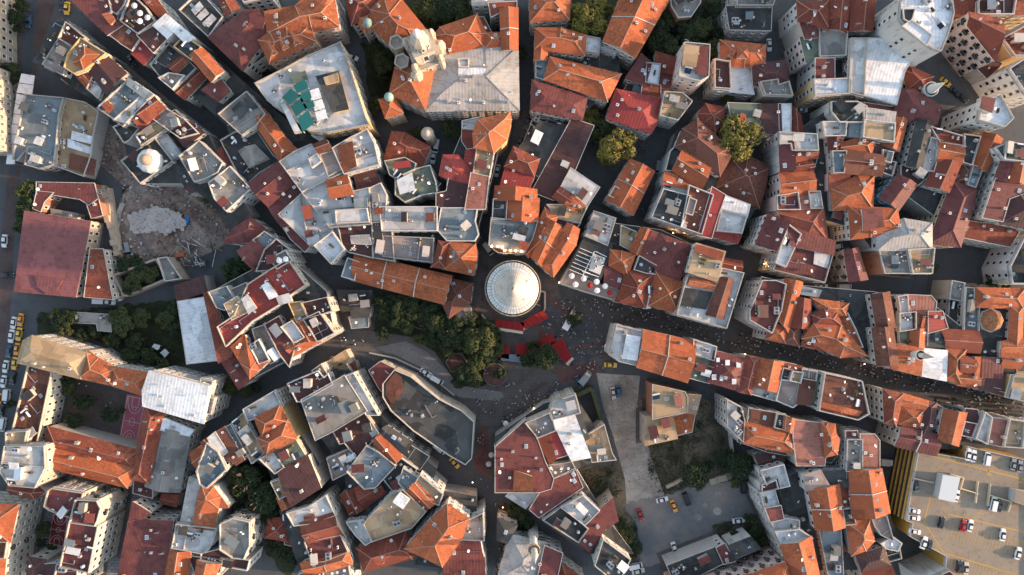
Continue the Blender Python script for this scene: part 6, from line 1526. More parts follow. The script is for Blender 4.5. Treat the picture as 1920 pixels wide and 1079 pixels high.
for ci in range(3):
    for si, (rd, nl, ls) in enumerate(((2.2, 1300, .26), (4.0, 3200, .32), (6.6, 6500, .40))):
        for v in range(2): CR[ci, si, v] = (crown_mesh(rd, nl, ci * 10 + si * 3 + v, LEAF[ci], ls), trunk_mesh(rd, rd * .9, v), rd)
ORD = 'first second third fourth fifth sixth seventh eighth ninth tenth eleventh twelfth thirteenth fourteenth fifteenth sixteenth seventeenth eighteenth nineteenth twentieth'.split()
TR = [('in the park beside the round tower', 0, '715,566,19 742,572,21 770,566,18 778,588,18 808,580,19 822,606,21 850,628,26 880,603,19 894,640,28 915,624,20 874,705,22 893,688,18 905,662,20 1021,672,24 992,672,18 936,700,12 858,716,14 850,600,18 930,655,15 740,600,16 760,612,15 720,590,14 800,605,17 812,632,16 868,640,18 905,640,16 918,668,15 890,715,14 870,690,12 838,655,14 825,580,14 905,610,15 835,640,15 788,638,13 715,627,13 1000,650,12'),
 ('in the middle of the plaza', 0, '1079,600,14'),
 ('in the garden left of the crimson terrace', 0, '440,507,27 430,525,18 458,522,16'),
 ('on the pavement beside the horseshoe building', 1, '42,358,20 46,385,20 38,410,18 32,425,12'),
 ('in the garden below the red hall', 0, '100,598,19 124,600,19 118,618,15 150,630,12 216,592,19 228,612,21 262,598,18 305,600,18 330,575,18 325,615,16 250,640,16 205,640,16 172,622,14 180,600,10 345,650,10 240,670,16 275,668,16 300,680,12'),
 ('in the square walled garden', 0, '246,528,19 275,513,18 262,505,14 238,540,13'),
 ('in the rubble lot edge above the walled garden', 0, '228,497,15 250,488,12'),
 ('in the school yard', 0, '148,757,16 164,755,13 202,779,17 128,792,16 145,788,12 225,771,6 122,730,14 122,715,12'),
 ('on the pavement along the left edge', 0, '34,8,14 22,30,14 30,52,9 22,128,12 27,146,12'),
 ('on the roadside by the taxis', 1, '15,758,9'),
 ('in the church garden', 0, '702,92,15 716,118,20 726,100,16 703,196,17 715,140,14 708,70,10'),
 ('in the tree garden above the school', 1, '800,10,28 832,18,26 860,12,24 780,30,18 815,38,16 848,40,14'),
 ('on the bend of the straight lane, top centre', 0, '980,94,12'),
 ('in the walled corner left of the sharp-cornered orange roof', 1, '843,238,18 855,252,13 783,245,13'),
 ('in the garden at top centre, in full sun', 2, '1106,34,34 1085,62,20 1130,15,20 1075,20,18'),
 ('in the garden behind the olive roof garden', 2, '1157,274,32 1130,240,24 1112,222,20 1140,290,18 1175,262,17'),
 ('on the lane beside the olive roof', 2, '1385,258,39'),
 ('in the overgrown garden at the top edge', 0, '1238,78,24 1262,96,22 1290,60,22 1318,45,22 1345,90,20 1335,118,16 1240,50,20 1262,30,18 1300,20,18 1340,15,16 1225,110,14 1280,118,12 1310,90,18 1350,60,12'),
 ('in the small yard above the white lane, top right', 1, '1366,179,14'),
 ('in the gap behind the mossy brown roof', 0, '1348,352,11 1446,342,13 1400,436,13 1395,450,10 1352,365,8'),
 ('on the edge of the weedy lot', 0, '1306,896,27 1388,880,26 1366,862,18 1410,870,16 1330,880,14 1380,905,12'),
 ('on the left side of the gravel car park', 0, '1176,1008,16 1192,1032,15 1166,985,12 1185,1050,10 1160,1010,9'),
 ('in the weedy right corner of the gravel car park', 0, '1422,1000,14 1408,975,12 1415,1030,13 1432,1018,10 1380,1005,9'),
 ('in the dark garden at lower left', 0, '458,900,30 490,935,29 500,965,24 440,930,22 470,950,20 448,878,18 520,955,16 485,890,16'),
 ('in the shady yard near the bottom edge, left', 0, '520,1030,22 550,1040,20 555,1015,14'),
 ('in the avenue verge, left', 0, '432,724,17 455,732,15 478,728,10'),
 ('in the small triangle beside the mosque', 0, '968,970,17 985,985,16 975,1000,12 962,950,10'),
 ('in the dark courtyard at the right', 0, '1752,505,13 1870,530,14 1890,535,10'),
 ('on the slope beside the derelict grey roofs', 0, '262,258,12 395,355,10 385,372,9'),
 ('on the roadside below the tall hotel with awnings', 0, '515,143,14 500,140,10'),
 ('in the yard behind the busy corner', 0, '1055,935,9 1125,905,9'),
 ('in the bottom left school court', 0, '75,995,15 90,1035,12 72,1020,10 220,925,8')]
TRN = 0
for zone, ci, s in TR:
    L = sorted([tuple(float(v) for v in t.split(',')) for t in s.split()])
    for k, (x, y, rp) in enumerate(L):
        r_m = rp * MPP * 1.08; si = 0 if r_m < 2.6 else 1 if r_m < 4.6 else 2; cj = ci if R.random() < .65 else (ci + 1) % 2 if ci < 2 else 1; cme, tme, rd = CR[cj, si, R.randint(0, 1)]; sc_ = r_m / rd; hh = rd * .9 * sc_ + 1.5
        X, Y = U(x, y, hh + r_m * .5); o = empty('tree', (X, Y, 0), R.uniform(0, 6.28)); o.scale = (sc_, sc_, sc_)
        lift = 2.2 if r_m > 5.5 else 0
        obj('trunk', tme, o, (0, 0, 0), 0, (1, 1, 1.25 + lift * .2)); obj('crown', cme, o, (0, 0, rd * .62 + 1.0 + lift), 0, (1, 1, R.uniform(.85, 1.1)))
        cdesc = ('dark green', 'olive green', 'sunlit golden green')[cj]
        lab = ('%s tree, %s' % (cdesc, zone)) if len(L) == 1 else '%s tree, %s from left, %s' % (cdesc, ORD[k] if k < 20 else 'last' if k == len(L) - 1 else ('twenty-' + ORD[k - 20]), zone)
        tag(o, lab, 'tree', 'trees ' + zone); TRN += 1
# undergrowth: leafy ground cover in the gardens
V = []; F = []; rr = random.Random(9)
for pts, cnt in ((px('70,590 340,560 350,690 260,690 150,650 70,625'), 9000), (px('1205,65 1240,60 1330,-5 1365,-5 1365,130 1260,125 1205,125'), 8000), (px('700,565 830,580 900,600 938,625 945,700 905,722 860,722 815,660 770,632 700,620'), 5000), (px('1200,740 1310,750 1360,765 1360,835 1430,875 1430,905 1330,905 1240,930 1215,890 1215,800'), 7000), (px('425,870 540,860 560,960 545,1080 430,960'), 4000), (px('1335,985 1400,970 1425,985 1430,1030 1340,1020'), 2500), (px('215,520 292,490 310,522 236,552'), 2500), (px('218,430 232,350 245,345 228,430 235,480 225,490'), 1200), (px('1085,885 1150,865 1165,920 1130,960'), 2000), (px('690,70 750,150 735,225 705,200'), 2000), (px('1155,960 1190,960 1205,1060 1180,1060'), 1200), (px('1200,930 1330,905 1330,899 1240,920'), 800)):
    P = [U(x, y) for x, y in pts]; x0, x1, y0, y1 = min(p[0] for p in P), max(p[0] for p in P), min(p[1] for p in P), max(p[1] for p in P); cl = [(rr.uniform(x0, x1), rr.uniform(y0, y1), rr.uniform(.6, 2.4)) for _ in range(int(cnt / 70))]
    for _ in range(cnt):
        a_ = rr.choice(cl); x, y = rr.gauss(a_[0], a_[2]), rr.gauss(a_[1], a_[2])
        if not inside(P, x, y): continue
        z = rr.uniform(.1, .3 + .3 * a_[2]); s = rr.uniform(.12, .35); t = rr.uniform(0, 6.28); k = len(V); c_, s_ = math.cos(t) * s, math.sin(t) * s; tl = rr.uniform(-.2, .2)
        V += [(x - c_, y - s_, z), (x + s_ * .5, y - c_ * .5, z + tl), (x + c_, y + s_, z), (x - s_ * .5, y + c_ * .5, z - tl)]; F.append((k, k + 1, k + 2, k + 3))
tag(obj('undergrowth', mesh('undergrowth', V, F, m_ground('undergrowth_leaves', (.030, .040, .018), (.075, .066, .036), .12, 1.0, c3=(.022, .028, .014)))), 'weeds and low bushes covering the gardens and open lots', 'undergrowth', kind='stuff')
# ---------------- vehicles ----------------
TYRE = m_plain('tyre_rubber', (.02, .02, .02)); LAMPM = m_plain('headlight_glass', (.75, .75, .72), .2); CGL = m_plain('car_glass', (.02, .024, .03), .1)
PAINT = dict(white=(.70, .70, .69), yellow=(.80, .42, .02), orange=(.80, .30, .02), black=(.018, .019, .022), red=(.38, .02, .02), grey=(.22, .235, .25), blue=(.05, .10, .16), beige=(.52, .46, .38), dark=(.035, .04, .048))
PM = {}
for k, c in PAINT.items():
    m, n, b = newmat('paint_' + k, .28); b.inputs['Base Color'].default_value = (*c, 1); b.inputs['Coat Weight'].default_value = .5; PM[k] = m
def loft(secs, mat_of=None):
    """closed loft through cross sections (x, half width bottom, half width top, z bottom, z top)"""
    mb = MB(); V = []; 
    for x, wb, wt, z0, z1 in secs: V += [(x, -wb, z0), (x, wb, z0), (x, wb, z0 + (z1 - z0) * .6), (x, wt, z1), (x, -wt, z1), (x, -wb, z0 + (z1 - z0) * .6)]
    F = []; n = len(secs)
    for k in range(n - 1):
        for i in range(6): j = (i + 1) % 6; F.append((k * 6 + i, (k + 1) * 6 + i, (k + 1) * 6 + j, k * 6 + j))
    F.append(tuple(range(6))); F.append(tuple(reversed([(n - 1) * 6 + i for i in range(6)]))); mb.add(V, F); return mb
CB = {}; CG = {}; 
CG['car'] = loft([(-1.55, .74, .70, .85, .93), (-1.05, .76, .58, .85, 1.38), (.25, .76, .58, .85, 1.38), (1.02, .72, .66, .85, .92)]).me('windows', CGL)
CG['van'] = loft([(-2.25, .86, .84, 1.1, 1.25), (-2.15, .86, .80, 1.1, 1.6), (1.2, .86, .78, 1.1, 1.6), (1.95, .82, .76, 1.05, 1.12)]).me('windows', CGL)
WH = MB(); 
def wheel():
    mb = MB(); V = []; n = 14
    for y in (-.11, .11):
        for i in range(n): t = 2 * math.pi * i / n; V.append((.32 * math.cos(t), y, .32 * math.sin(t)))
    mb.add(V, [(i, (i + 1) % n, n + (i + 1) % n, n + i) for i in range(n)] + [tuple(reversed(range(n))), tuple(range(n, 2 * n))], 0); return mb.me('wheel', TYRE)
WH = wheel(); HL = MB().box(-.08, -.16, -.08, .08, .16, .08).me('headlight', LAMPM)
def bodies(col):
    if col in CB: return CB[col]
    a_ = loft([(-2.2, .62, .60, .35, .72), (-2.1, .82, .76, .25, .88), (-1.5, .88, .80, .22, .95), (1.1, .88, .80, .22, .94), (1.9, .84, .74, .25, .80), (2.2, .62, .55, .35, .62)]); 
    r_ = loft([(-1.02, .57, .54, 1.36, 1.43), (.22, .57, .54, 1.36, 1.43)]); a_.add(r_.V, r_.F)
    b2 = loft([(-2.45, .84, .82, .3, 1.0), (-2.4, .92, .88, .28, 1.15), (1.6, .92, .88, .28, 1.15), (2.2, .86, .80, .28, 1.0), (2.42, .7, .66, .35, .75)]); r_ = loft([(-2.3, .82, .78, 1.56, 1.9), (1.25, .82, .78, 1.56, 1.9)]); b2.add(r_.V, r_.F)
    CB[col] = (a_.me('body', PM[col]), b2.me('body', PM[col])); return CB[col]
def car(x, y, ang, col, zone, kind='car', z=0):
    X, Y = U(x, y, z + 1); o = empty({'car': 'parked_car', 'van': 'van', 'taxi': 'taxi'}[kind], (X, Y, z + .003), math.radians(-ang)); sc_ = R.uniform(.93, 1.02) * (.93 if z > 1 else 1); o.scale = (sc_,) * 3
    v = kind == 'van'; obj('body', bodies(col)[1 if v else 0], o); obj('windows', CG['van' if v else 'car'], o)
    for sx in (-1.35, 1.35):
        for sy in (-.80, .80): obj('wheel', WH, o, (sx, sy * (1.04 if v else 1), .32))
    for sy in (-.52, .52): obj('headlight', HL, o, (2.3 if v else 2.08, sy, .68))
    if kind == 'taxi': MB().box(-.18, -.35, 1.43, .12, .35, 1.58).build('roof_sign', WHITE, o)
    CARS.append([o, x, y, col, kind, zone])
CARS = []
TRR = 'the road along the left edge'
for x, y, an, c, k in ((124, 15, 95, 'yellow', 'taxi'), (115, 8, 95, 'dark', 'car'), (37, 600, 100, 'orange', 'taxi'), (34, 627, 100, 'yellow', 'taxi'), (24, 606, 100, 'white', 'car'), (20, 631, 100, 'white', 'car'), (30, 655, 100, 'orange', 'taxi'), (26, 682, 100, 'yellow', 'taxi'), (15, 659, 100, 'blue', 'car'), (9, 688, 100, 'white', 'car'), (5, 716, 100, 'white', 'car'), (12, 744, 95, 'white', 'van'), (-3, 749, 95, 'orange', 'taxi'), (22, 710, 100, 'dark', 'car'), (4, 797, 100, 'white', 'van'), (7, 452, 95, 'white', 'car'), (13, 516, 0, 'dark', 'car'), (52, 39, 95, 'blue', 'car'), (8, 249, 2, 'white', 'van'), (1, 770, 100, 'dark', 'car')): car(x, y, an, c, TRR, k)
for x, y, an, c, k, z in ((188, 566, 3, 'white', 'van', 'the side street below the red hall'), (203, 567, 3, 'white', 'car', 'the side street below the red hall'), (216, 561, -5, 'white', 'car', 'the side street below the red hall'), (240, 467, 80, 'grey', 'van', 'the rubble lot'), (245, 113, 60, 'dark', 'taxi', 'the dark diagonal lane, upper left'), (607, 84, 70, 'white', 'van', 'the yard of the pink building'), (660, 107, 20, 'white', 'car', 'the street left of the church'), (812, 295, 100, 'white', 'car', 'the dead end lane behind the red hip roof'), (818, 274, 100, 'white', 'van', 'the dead end lane behind the red hip roof'), (932, 320, 102, 'white', 'car', 'the straight lane above the tower'), (974, 266, 110, 'dark', 'car', 'the lane beside the rooftop restaurant'), (989, 230, 110, 'dark', 'car', 'the lane beside the rooftop restaurant'), (1443, 84, 87, 'white', 'car', 'the lane beside the black hall'), (1504, 206, 0, 'white', 'car', 'the crossing below the white windowed block'), (1774, 154, 40, 'yellow', 'taxi', 'the dark street by the pink block'), (1792, 172, 40, 'dark', 'car', 'the dark street by the pink block'), (1806, 183, 40, 'dark', 'car', 'the dark street by the pink block'), (1234, 314, 100, 'grey', 'van', 'the lane left of the slate roof'), (915, 467, 55, 'beige', 'van', 'the corner of the tower plaza'), (1568, 463, -10, 'white', 'van', 'the narrow street with lit facades'), (1584, 538, 0, 'beige', 'van', 'the yard left of the dark brown hall'), (1541, 538, 0, 'beige', 'car', 'the yard left of the dark brown hall'), (798, 699, 30, 'white', 'car', 'the street round the wedge building'), (806, 706, 30, 'white', 'car', 'the street round the wedge building'), (819, 713, 30, 'white', 'van', 'the street round the wedge building'), (1145, 685, 3, 'yellow', 'taxi', 'the plaza beside the white end house'), (1085, 716, 65, 'blue', 'car', 'the plaza end of the dirt track'), (1150, 738, 80, 'beige', 'car', 'the dirt track'), (1160, 735, 80, 'blue', 'car', 'the dirt track'), (824, 842, 40, 'white', 'van', 'the curving street below the wedge building'), (852, 869, 48, 'yellow', 'taxi', 'the curving street below the wedge building')): car(x, y, an, c, z, k)
LOT = 'the gravel car park at the bottom'
for x, y, an, c, k in ((1242, 938, -14, 'white', 'car'), (1264, 950, 70, 'orange', 'taxi'), (1288, 937, 68, 'black', 'van'), (1394, 914, 85, 'black', 'van'), (1386, 977, -8, 'white', 'car'), (1201, 966, 70, 'red', 'car'), (1265, 1029, 72, 'white', 'car'), (1192, 1062, -12, 'white', 'van'), (1197, 1072, -12, 'beige', 'car')): car(x, y, an, c, LOT, k)
DKZ = 'the roof of the yellow car park building'
for x, y, an, c, k in ((1719, 911, 80, 'dark', 'car'), (1716, 959, 10, 'white', 'car'), (1715, 972, 5, 'white', 'car'), (1717, 998, 10, 'white', 'car'), (1734, 1019, -70, 'white', 'car'), (1744, 1023, -70, 'dark', 'car'), (1767, 981, -75, 'black', 'car'), (1808, 987, -75, 'red', 'car'), (1821, 987, -78, 'white', 'car'), (1882, 1004, -82, 'white', 'car'), (1911, 1039, -75, 'white', 'car'), (1801, 1064, -85, 'dark', 'car'), (1813, 1067, -85, 'beige', 'car'), (1864, 946, -78, 'white', 'van'), (1876, 950, -78, 'dark', 'car'), (1795, 931, -75, 'white', 'car'), (1817, 853, -80, 'white', 'car'), (1827, 856, -80, 'white', 'car'), (1852, 861, -80, 'white', 'van'), (1902, 872, -80, 'grey', 'car'), (1914, 876, -80, 'grey', 'car')): car(x, y, an, c, DKZ, k, DH + .012)
import collections
cnt = collections.defaultdict(list)
for c in CARS: cnt[c[3], c[4], c[5]].append(c)
for (col, kd, zone), L in cnt.items():
    xs = [c[1] for c in L]; ys = [c[2] for c in L]; vert = max(ys) - min(ys) > max(xs) - min(xs); L.sort(key=lambda c: c[2] if vert else c[1])
    for k, c in enumerate(L):
        s = '%s %s %s %s' % (col, kd, 'on', zone)
        if len(L) > 1: s = '%s %s, %s from the %s on %s' % (col, kd, ORD[k], 'top' if vert else 'left', zone)
        if len(L) == 1 and len(s.split()) < 4: s += ' alone'
        tag(c[0], s, {'car': 'car', 'van': 'van', 'taxi': 'taxi'}[kd], 'vehicles on ' + zone)
# truck on the plaza and covered pickup
def truck(x, y, ang, label, col, lcol, L=6.0, cab='front'):
    X, Y = U(x, y, 1.5); o = empty('truck', (X, Y, 0), math.radians(-ang)); tag(o, label, 'truck')
    MB().box(-L / 2, -1.1, .9, L / 2 - 1.7, 1.1, 2.9).build('cargo_box', PM[col], o); c_ = loft([(L / 2 - 1.6, 1.0, .95, .4, 2.3), (L / 2 - .5, 1.0, .9, .4, 2.2), (L / 2 + .1, .95, .85, .4, 1.3)]); c_.build('cab', PM[lcol], o)
    MB().box(L / 2 - .62, -.8, 1.55, L / 2 - .1, .8, 2.0).build('windscreen', CGL, o)
    for sx in (-L / 2 + 1, L / 2 - .9):
        for sy in (-.95, .95): obj('wheel', WH, o, (sx, sy, .36), 0, (1.15, 1.3, 1.15))
truck(1068, 601, -60, 'long white truck parked under the plaza tree', 'white', 'white', 7.0)
truck(1097, 709, -50, 'pale box truck at the plaza end of the dirt track', 'grey', 'beige', 5.0)
truck(1662, 867, 5, 'small pale truck in the alley left of the car park louvres', 'beige', 'white', 4.6)
# ---------------- street and restaurant lamps that are lit ----------------
BULB = m_plain('lit_bulb', (1, .75, .4), .5, 0, 7, (1, .52, .18))
def lamp(x, y, z, label, power=60, r_=.28, post=True, grp=None):
    X, Y = U(x, y, z); o = empty('street_lamp' if post else 'wall_lamp', (X, Y, 0)); tag(o, label, 'lamp', grp)
    mb = MB(); mb.lathe([(.05, z - r_), (r_ * .7, z - r_ * .7), (r_, z), (r_ * .7, z + r_ * .7), (.05, z + r_)], 10); mb.build('bulb', BULB, o)
    if post: MB().bar((.35, 0, 0), (.35, 0, z), .12).bar((.35, 0, z), (0, 0, z), .08).build('post', DARK, o)
    else: MB().bar((0, .7, z - .3), (0, 0, z - .2), .08).build('bracket', DARK, o)
    ld = bpy.data.lights.new('lamp_light', 'POINT'); ld.energy = power; ld.color = (1, .52, .20); ld.shadow_soft_size = .35; l = bpy.data.objects.new('lamp_light', ld); COL.objects.link(l); l.parent = o; l.location = (0, 0, z + .5)
for k, (x, y) in enumerate(((922, 462), (933, 463), (942, 463.5), (946.5, 470), (957, 470.5), (967, 471), (978, 472))):
    lamp(x, y, 13.6, 'lit round lamp on the restaurant eaves above the tower, %s from the left' % ORD[k], 60, .36, False, 'lamps on the restaurant eaves')
for x, y, z, s in ((364, 237, 7, 'upper lit lamp of the pair on the lane above the derelict roofs'), (370, 241, 7, 'lower lit lamp of the pair on the lane above the derelict roofs'), (1050, 531, 8, 'lit lamp on the cafe terrace corner right of the tower'), (1262, 437, 6, 'left lit lamp below the slate grey roof'), (1283, 437, 6, 'middle lit lamp below the slate grey roof'), (1298, 442, 6, 'right lit lamp below the slate grey roof'), (1433, 495, 6, 'orange lit lamp on the lane right of centre'), (629, 592, 7, 'lit lamp on the cream front left of the plaza'), (1436, 257, 6, 'small lit lamp by the white planted terrace house'), (1621, 683, 5, 'lit lamp on the upper side of the shopping street'), (1397, 664, 5, 'lit lamp above the maroon roof with six skylights'), (1048, 530, 4, 'second lamp under the cafe terrace corner'), (784, 862, 8, 'lit lamp on the striped pergola'), (1549, 400, 7, 'top lit lamp on the grey windowed front, right'), (1549, 414, 7, 'middle lit lamp on the grey windowed front, right'), (1550, 433, 7, 'bottom lit lamp on the grey windowed front, right'), (886, 905, 5, 'lit lamp at the fork beside the white bay fronts'), (943, 952, 5, 'lit lamp beside the small dark-roofed white house'), (1048, 345, 4, 'lit lamp in the cafe court, centre'), (1001, 766, 5, 'lit lamp at the cafe front below the plaza')):
    lamp(x, y, z, s, 60, .15)
# ---------------- parasols and tables on roof terraces and plaza ----------------
m_ = MB(); m_.bar((0, 0, 0), (0, 0, 2.2), .06, 1); V = [(0, 0, 2.45)] + [(.95 * math.cos(k * math.pi / 4), .95 * math.sin(k * math.pi / 4), 2.05) for k in range(8)] + [(.95 * math.cos(k * math.pi / 4), .95 * math.sin(k * math.pi / 4), 1.98) for k in range(8)]
m_.add(V, [(0, 1 + k, 1 + (k + 1) % 8) for k in range(8)] + [(9 + k, 9 + (k + 1) % 8, 1 + (k + 1) % 8, 1 + k) for k in range(8)] + [tuple(reversed(range(9, 17)))], 0)
PARW = m_.me('parasol', [WHITE, DARK]); PARR = m_.me('parasol', [REDA, DARK])
m_ = MB(); m_.lathe([(.48, .70), (.48, .75)], 12, (0, 0), 0); m_.bar((0, 0, 0), (0, 0, .7), .08, 1); TABW = m_.me('table', [WHITE, DARK])
def scat(name, me_list, q, tile, z, cnt, label, cat, grp, gap=1.7, seed=1):
    rr = random.Random(seed); P = [U(x, y, z) for x, y in (tilepts(q, tile) if tile else px(q))]; got = []; x0, x1, y0, y1 = min(p[0] for p in P), max(p[0] for p in P), min(p[1] for p in P), max(p[1] for p in P)
    for _ in range(cnt * 40):
        if len(got) >= cnt: break
        x, y = rr.uniform(x0, x1), rr.uniform(y0, y1)
        if inside(P, x, y) and all((x - a_) ** 2 + (y - b_) ** 2 > gap * gap for a_, b_ in got):
            got.append((x, y)); tag(obj(name, rr.choice(me_list), None, (x, y, z + .01), rr.uniform(0, 6)), label, cat, grp)
def roofz(s):
    for r in recs:
        if s in r['label']: return r['h']
    print('NO ROOF', s); return 10
FL = [dict(n='cafe court by the straight lane', q='108,20 118,6 134,12 142,16 126,36 108,30', t='C2', z=None)]
rc = [('rooftop court', None)]
recs_cafe = ccw([U(x, y, 6) for x, y in tilepts('106,24 115,3 128,4 146,10 120,42 105,32', 'C2')]); rt = empty('restaurant_court'); tag(rt, 'low restaurant court crowded with white tables, above the maroon hip beside the straight lane', 'restaurant'); add_flat(rt, recs_cafe, 6, 'k'); add_walls(rt, recs_cafe, 6, WALL['c'])
scat('table', [TABW], '108,22 116,6 128,7 142,12 121,38 108,30', 'C2', 6.0, 26, 'white round table in the restaurant court beside the straight lane', 'table', 'tables in the restaurant court', 2.0)
scat('parasol', [PARW], '126,8 142,12 124,36 118,30', 'C2', 6.0, 8, 'white parasol in the restaurant court beside the straight lane', 'parasol', 'parasols in the restaurant court', 2.6)
cafe = ccw([U(x, y, 11) for x, y in tilepts('139,49 147,34 163,45 172,49 190,53 196,60 188,64 163,57', 'C3')]); rt = empty('cafe_terrace'); tag(rt, 'long cafe roof terrace with white rail right of the round tower', 'cafe terrace'); add_flat(rt, cafe, 11, 'p'); add_walls(rt, cafe, 11, WALL['w'])
gl = ccw([U(x, y, 12.5) for x, y in tilepts('156,17 163,4 186,13 185,24 174,48 164,45 147,35', 'C3')]); rt2 = empty('glass_roofed_restaurant'); tag(rt2, 'restaurant with dark glass roof and white ribs right of the tower', 'restaurant'); add_flat(rt2, gl, 12.5, 'k', parapet=False); add_walls(rt2, gl, 12.4, WALL['c'])
mb = MB()
for k in range(7):
    a_, b_ = tilepts('%g,%g %g,%g' % (157 - k * 1.6, 17 + k * 3.2, 172 - k * 1.6 + 2, 24 + k * 3.2), 'C3'); mb.bar((*U(*a_, 12.6), 12.62), (*U(*b_, 12.6), 12.62), .16)
for q in ('170,20 159,43', '171,20 181,25', '159,38 174,43'):
    a_, b_ = tilepts(q, 'C3'); mb.bar((*U(*a_, 12.6), 12.66), (*U(*b_, 12.6), 12.66), .2)
mb.build('glazing_rib', WHITE, rt2)
MB().prism(ccw([U(x, y, 12.9) for x, y in tilepts('169,22 180,26 175,41 165,37', 'C3')]), 12.5, 12.9).build('equipment_deck', m_plain('white_deck', (.5, .5, .5)), rt2)
for k in range(12):
    q = tilepts('%g,%g' % (R.uniform(169, 177), R.uniform(25, 37)), 'C3')[0]; x, y = U(*q, 13); put(rt2, 'air_conditioner', x, y, 12.9, .4 + R.choice([0, 1.57]), R.uniform(.8, 1.2))
for k in range(5):
    q = tilepts('%g,%g' % (R.uniform(150, 180), R.uniform(10, 42)), 'C3')[0]
scat('parasol', [PARW, PARW, PARR], '143,48 150,39 176,49 186,55 188,60 165,54', 'C3', 11.0, 18, 'parasol on the cafe terrace right of the round tower', 'parasol', 'parasols on the cafe terrace', 2.4)
scat('table', [TABW], '120,9 129,9 120,20 130,19 150,11 133,10', 'C5', roofz('rooftop dining court'), 8, 'white table in the rooftop dining court', 'table', 'tables in the dining court', 2)
z_ = roofz('cafe rooftop crowded'); scat('table', [TABW], '118,104 133,98 137,102 122,116', 'B4', z_, 12, 'white table on the crowded cafe rooftop, lower left of centre', 'table', 'tables on the crowded cafe rooftop', 1.6)
z_ = roofz('rooftop cafe cut'); scat('table', [TABW], '92,108 128,102 130,110 92,112', 'B5', z_, 16, 'white table on the rooftop cafe at the bottom edge', 'table', 'tables on the bottom rooftop cafe', 1.6)
z_ = roofz('terrace with white umbrellas'); scat('parasol', [PARW], '65,28 74,23 77,28 69,33', 'B3', z_, 8, 'white parasol on the terrace beside the winding lane', 'parasol', 'parasols beside the winding lane', 1.9)
z_ = roofz('with white parasols and plants'); scat('parasol', [PARW], '122,5 130,10 136,18 128,22', 'A1', z_, 6, 'white parasol on the top left rooftop', 'parasol', 'parasols on the top left rooftop', 2.2)
scat('parasol', [PARW], '913,870 919,870 950,790 944,786', None, 0.13, 18, 'white parasol along the maroon corner roof below the plaza', 'parasol', 'parasols along the busy corner', 1.9)
scat('parasol', [PARW, PARR, PARW], '1128,640 1150,605 1158,610 1140,665', None, 0.0, 14, 'parasol in front of the white end house', 'parasol', 'parasols by the white end house', 2.2)
# ---------------- people in the streets ----------------
def person_mesh(pose, cols):
    J = dict(pel=(0, 0, .95), ch=(0, .02, 1.30), nk=(0, .02, 1.47), hd=(0, .05, 1.62), top=(0, .05, 1.72)); s = .16 if pose else .04
    me = bpy.data.meshes.new('p'); V = [(0, 0, .95), (0, .02, 1.28), (0, .02, 1.46), (0, .04, 1.56), (0, .05, 1.68),
        (-.19, .02, 1.40), (-.24, s * .8, 1.12), (-.23, s * 1.6 + .05, .88), (.19, .02, 1.40), (.24, -s * .8, 1.12), (.23, -s * 1.4, .88),
        (-.10, 0, .88), (-.11, -s * .8, .48), (-.11, -s * 1.8, .08), (-.11, -s * 1.8 + .14, .04), (.10, 0, .88), (.11, s * 1.1, .50), (.11, s * 1.3, .08), (.11, s * 1.3 + .14, .04)]
    Ed = [(0, 1), (1, 2), (2, 3), (3, 4), (1, 5), (5, 6), (6, 7), (1, 8), (8, 9), (9, 10), (0, 11), (11, 12), (12, 13), (13, 14), (0, 15), (15, 16), (16, 17), (17, 18)]
    rad = [.15, .16, .06, .085, .10, .07, .05, .035, .07, .05, .035, .10, .065, .045, .04, .10, .065, .045, .04]
    me.from_pydata(V, Ed, []); o = bpy.data.objects.new('p', me); COL.objects.link(o); md = o.modifiers.new('s', 'SKIN'); o.modifiers.new('ss', 'SUBSURF').levels = 1
    for i, v in enumerate(me.skin_vertices[0].data): v.radius = (rad[i], rad[i] * .8); v.use_root = i == 0
    dg = bpy.context.evaluated_depsgraph_get(); ev = o.evaluated_get(dg); out = bpy.data.meshes.new_from_object(ev); out.name = 'person'; bpy.data.objects.remove(o)
    out.materials.clear(); 
    for c in cols: out.materials.append(c)
    for p in out.polygons:
        c = p.center; z = c.z; p.material_index = 1 if z < .92 and abs(c.x) < .19 else 2 if (z > 1.47 and z < 1.62) or (abs(c.x) > .19 and z < 1.0) else 3 if z >= 1.62 else 0
        p.use_smooth = True
    return out
SKIN = m_plain('skin', (.42, .26, .18)); HAIR = m_plain('dark_hair', (.03, .022, .018)); TROU = m_plain('dark_trousers', (.03, .035, .05)); 
CL = [(m_plain(nm, c, .9), d) for nm, c, d in (('white_shirt', (.85, .85, .84), 'white shirt'), ('black_top', (.02, .02, .022), 'black top'), ('red_top', (.45, .04, .04), 'red top'), ('blue_top', (.06, .12, .28), 'blue top'), ('beige_top', (.48, .38, .28), 'beige top'))]
PMs = [(person_mesh(k % 2, [m, TROU, SKIN, HAIR]), d) for k, (m, d) in enumerate(CL)]
wts = [0, 0, 0, 0, 0, 0, 1, 1, 2, 3, 4, 4]
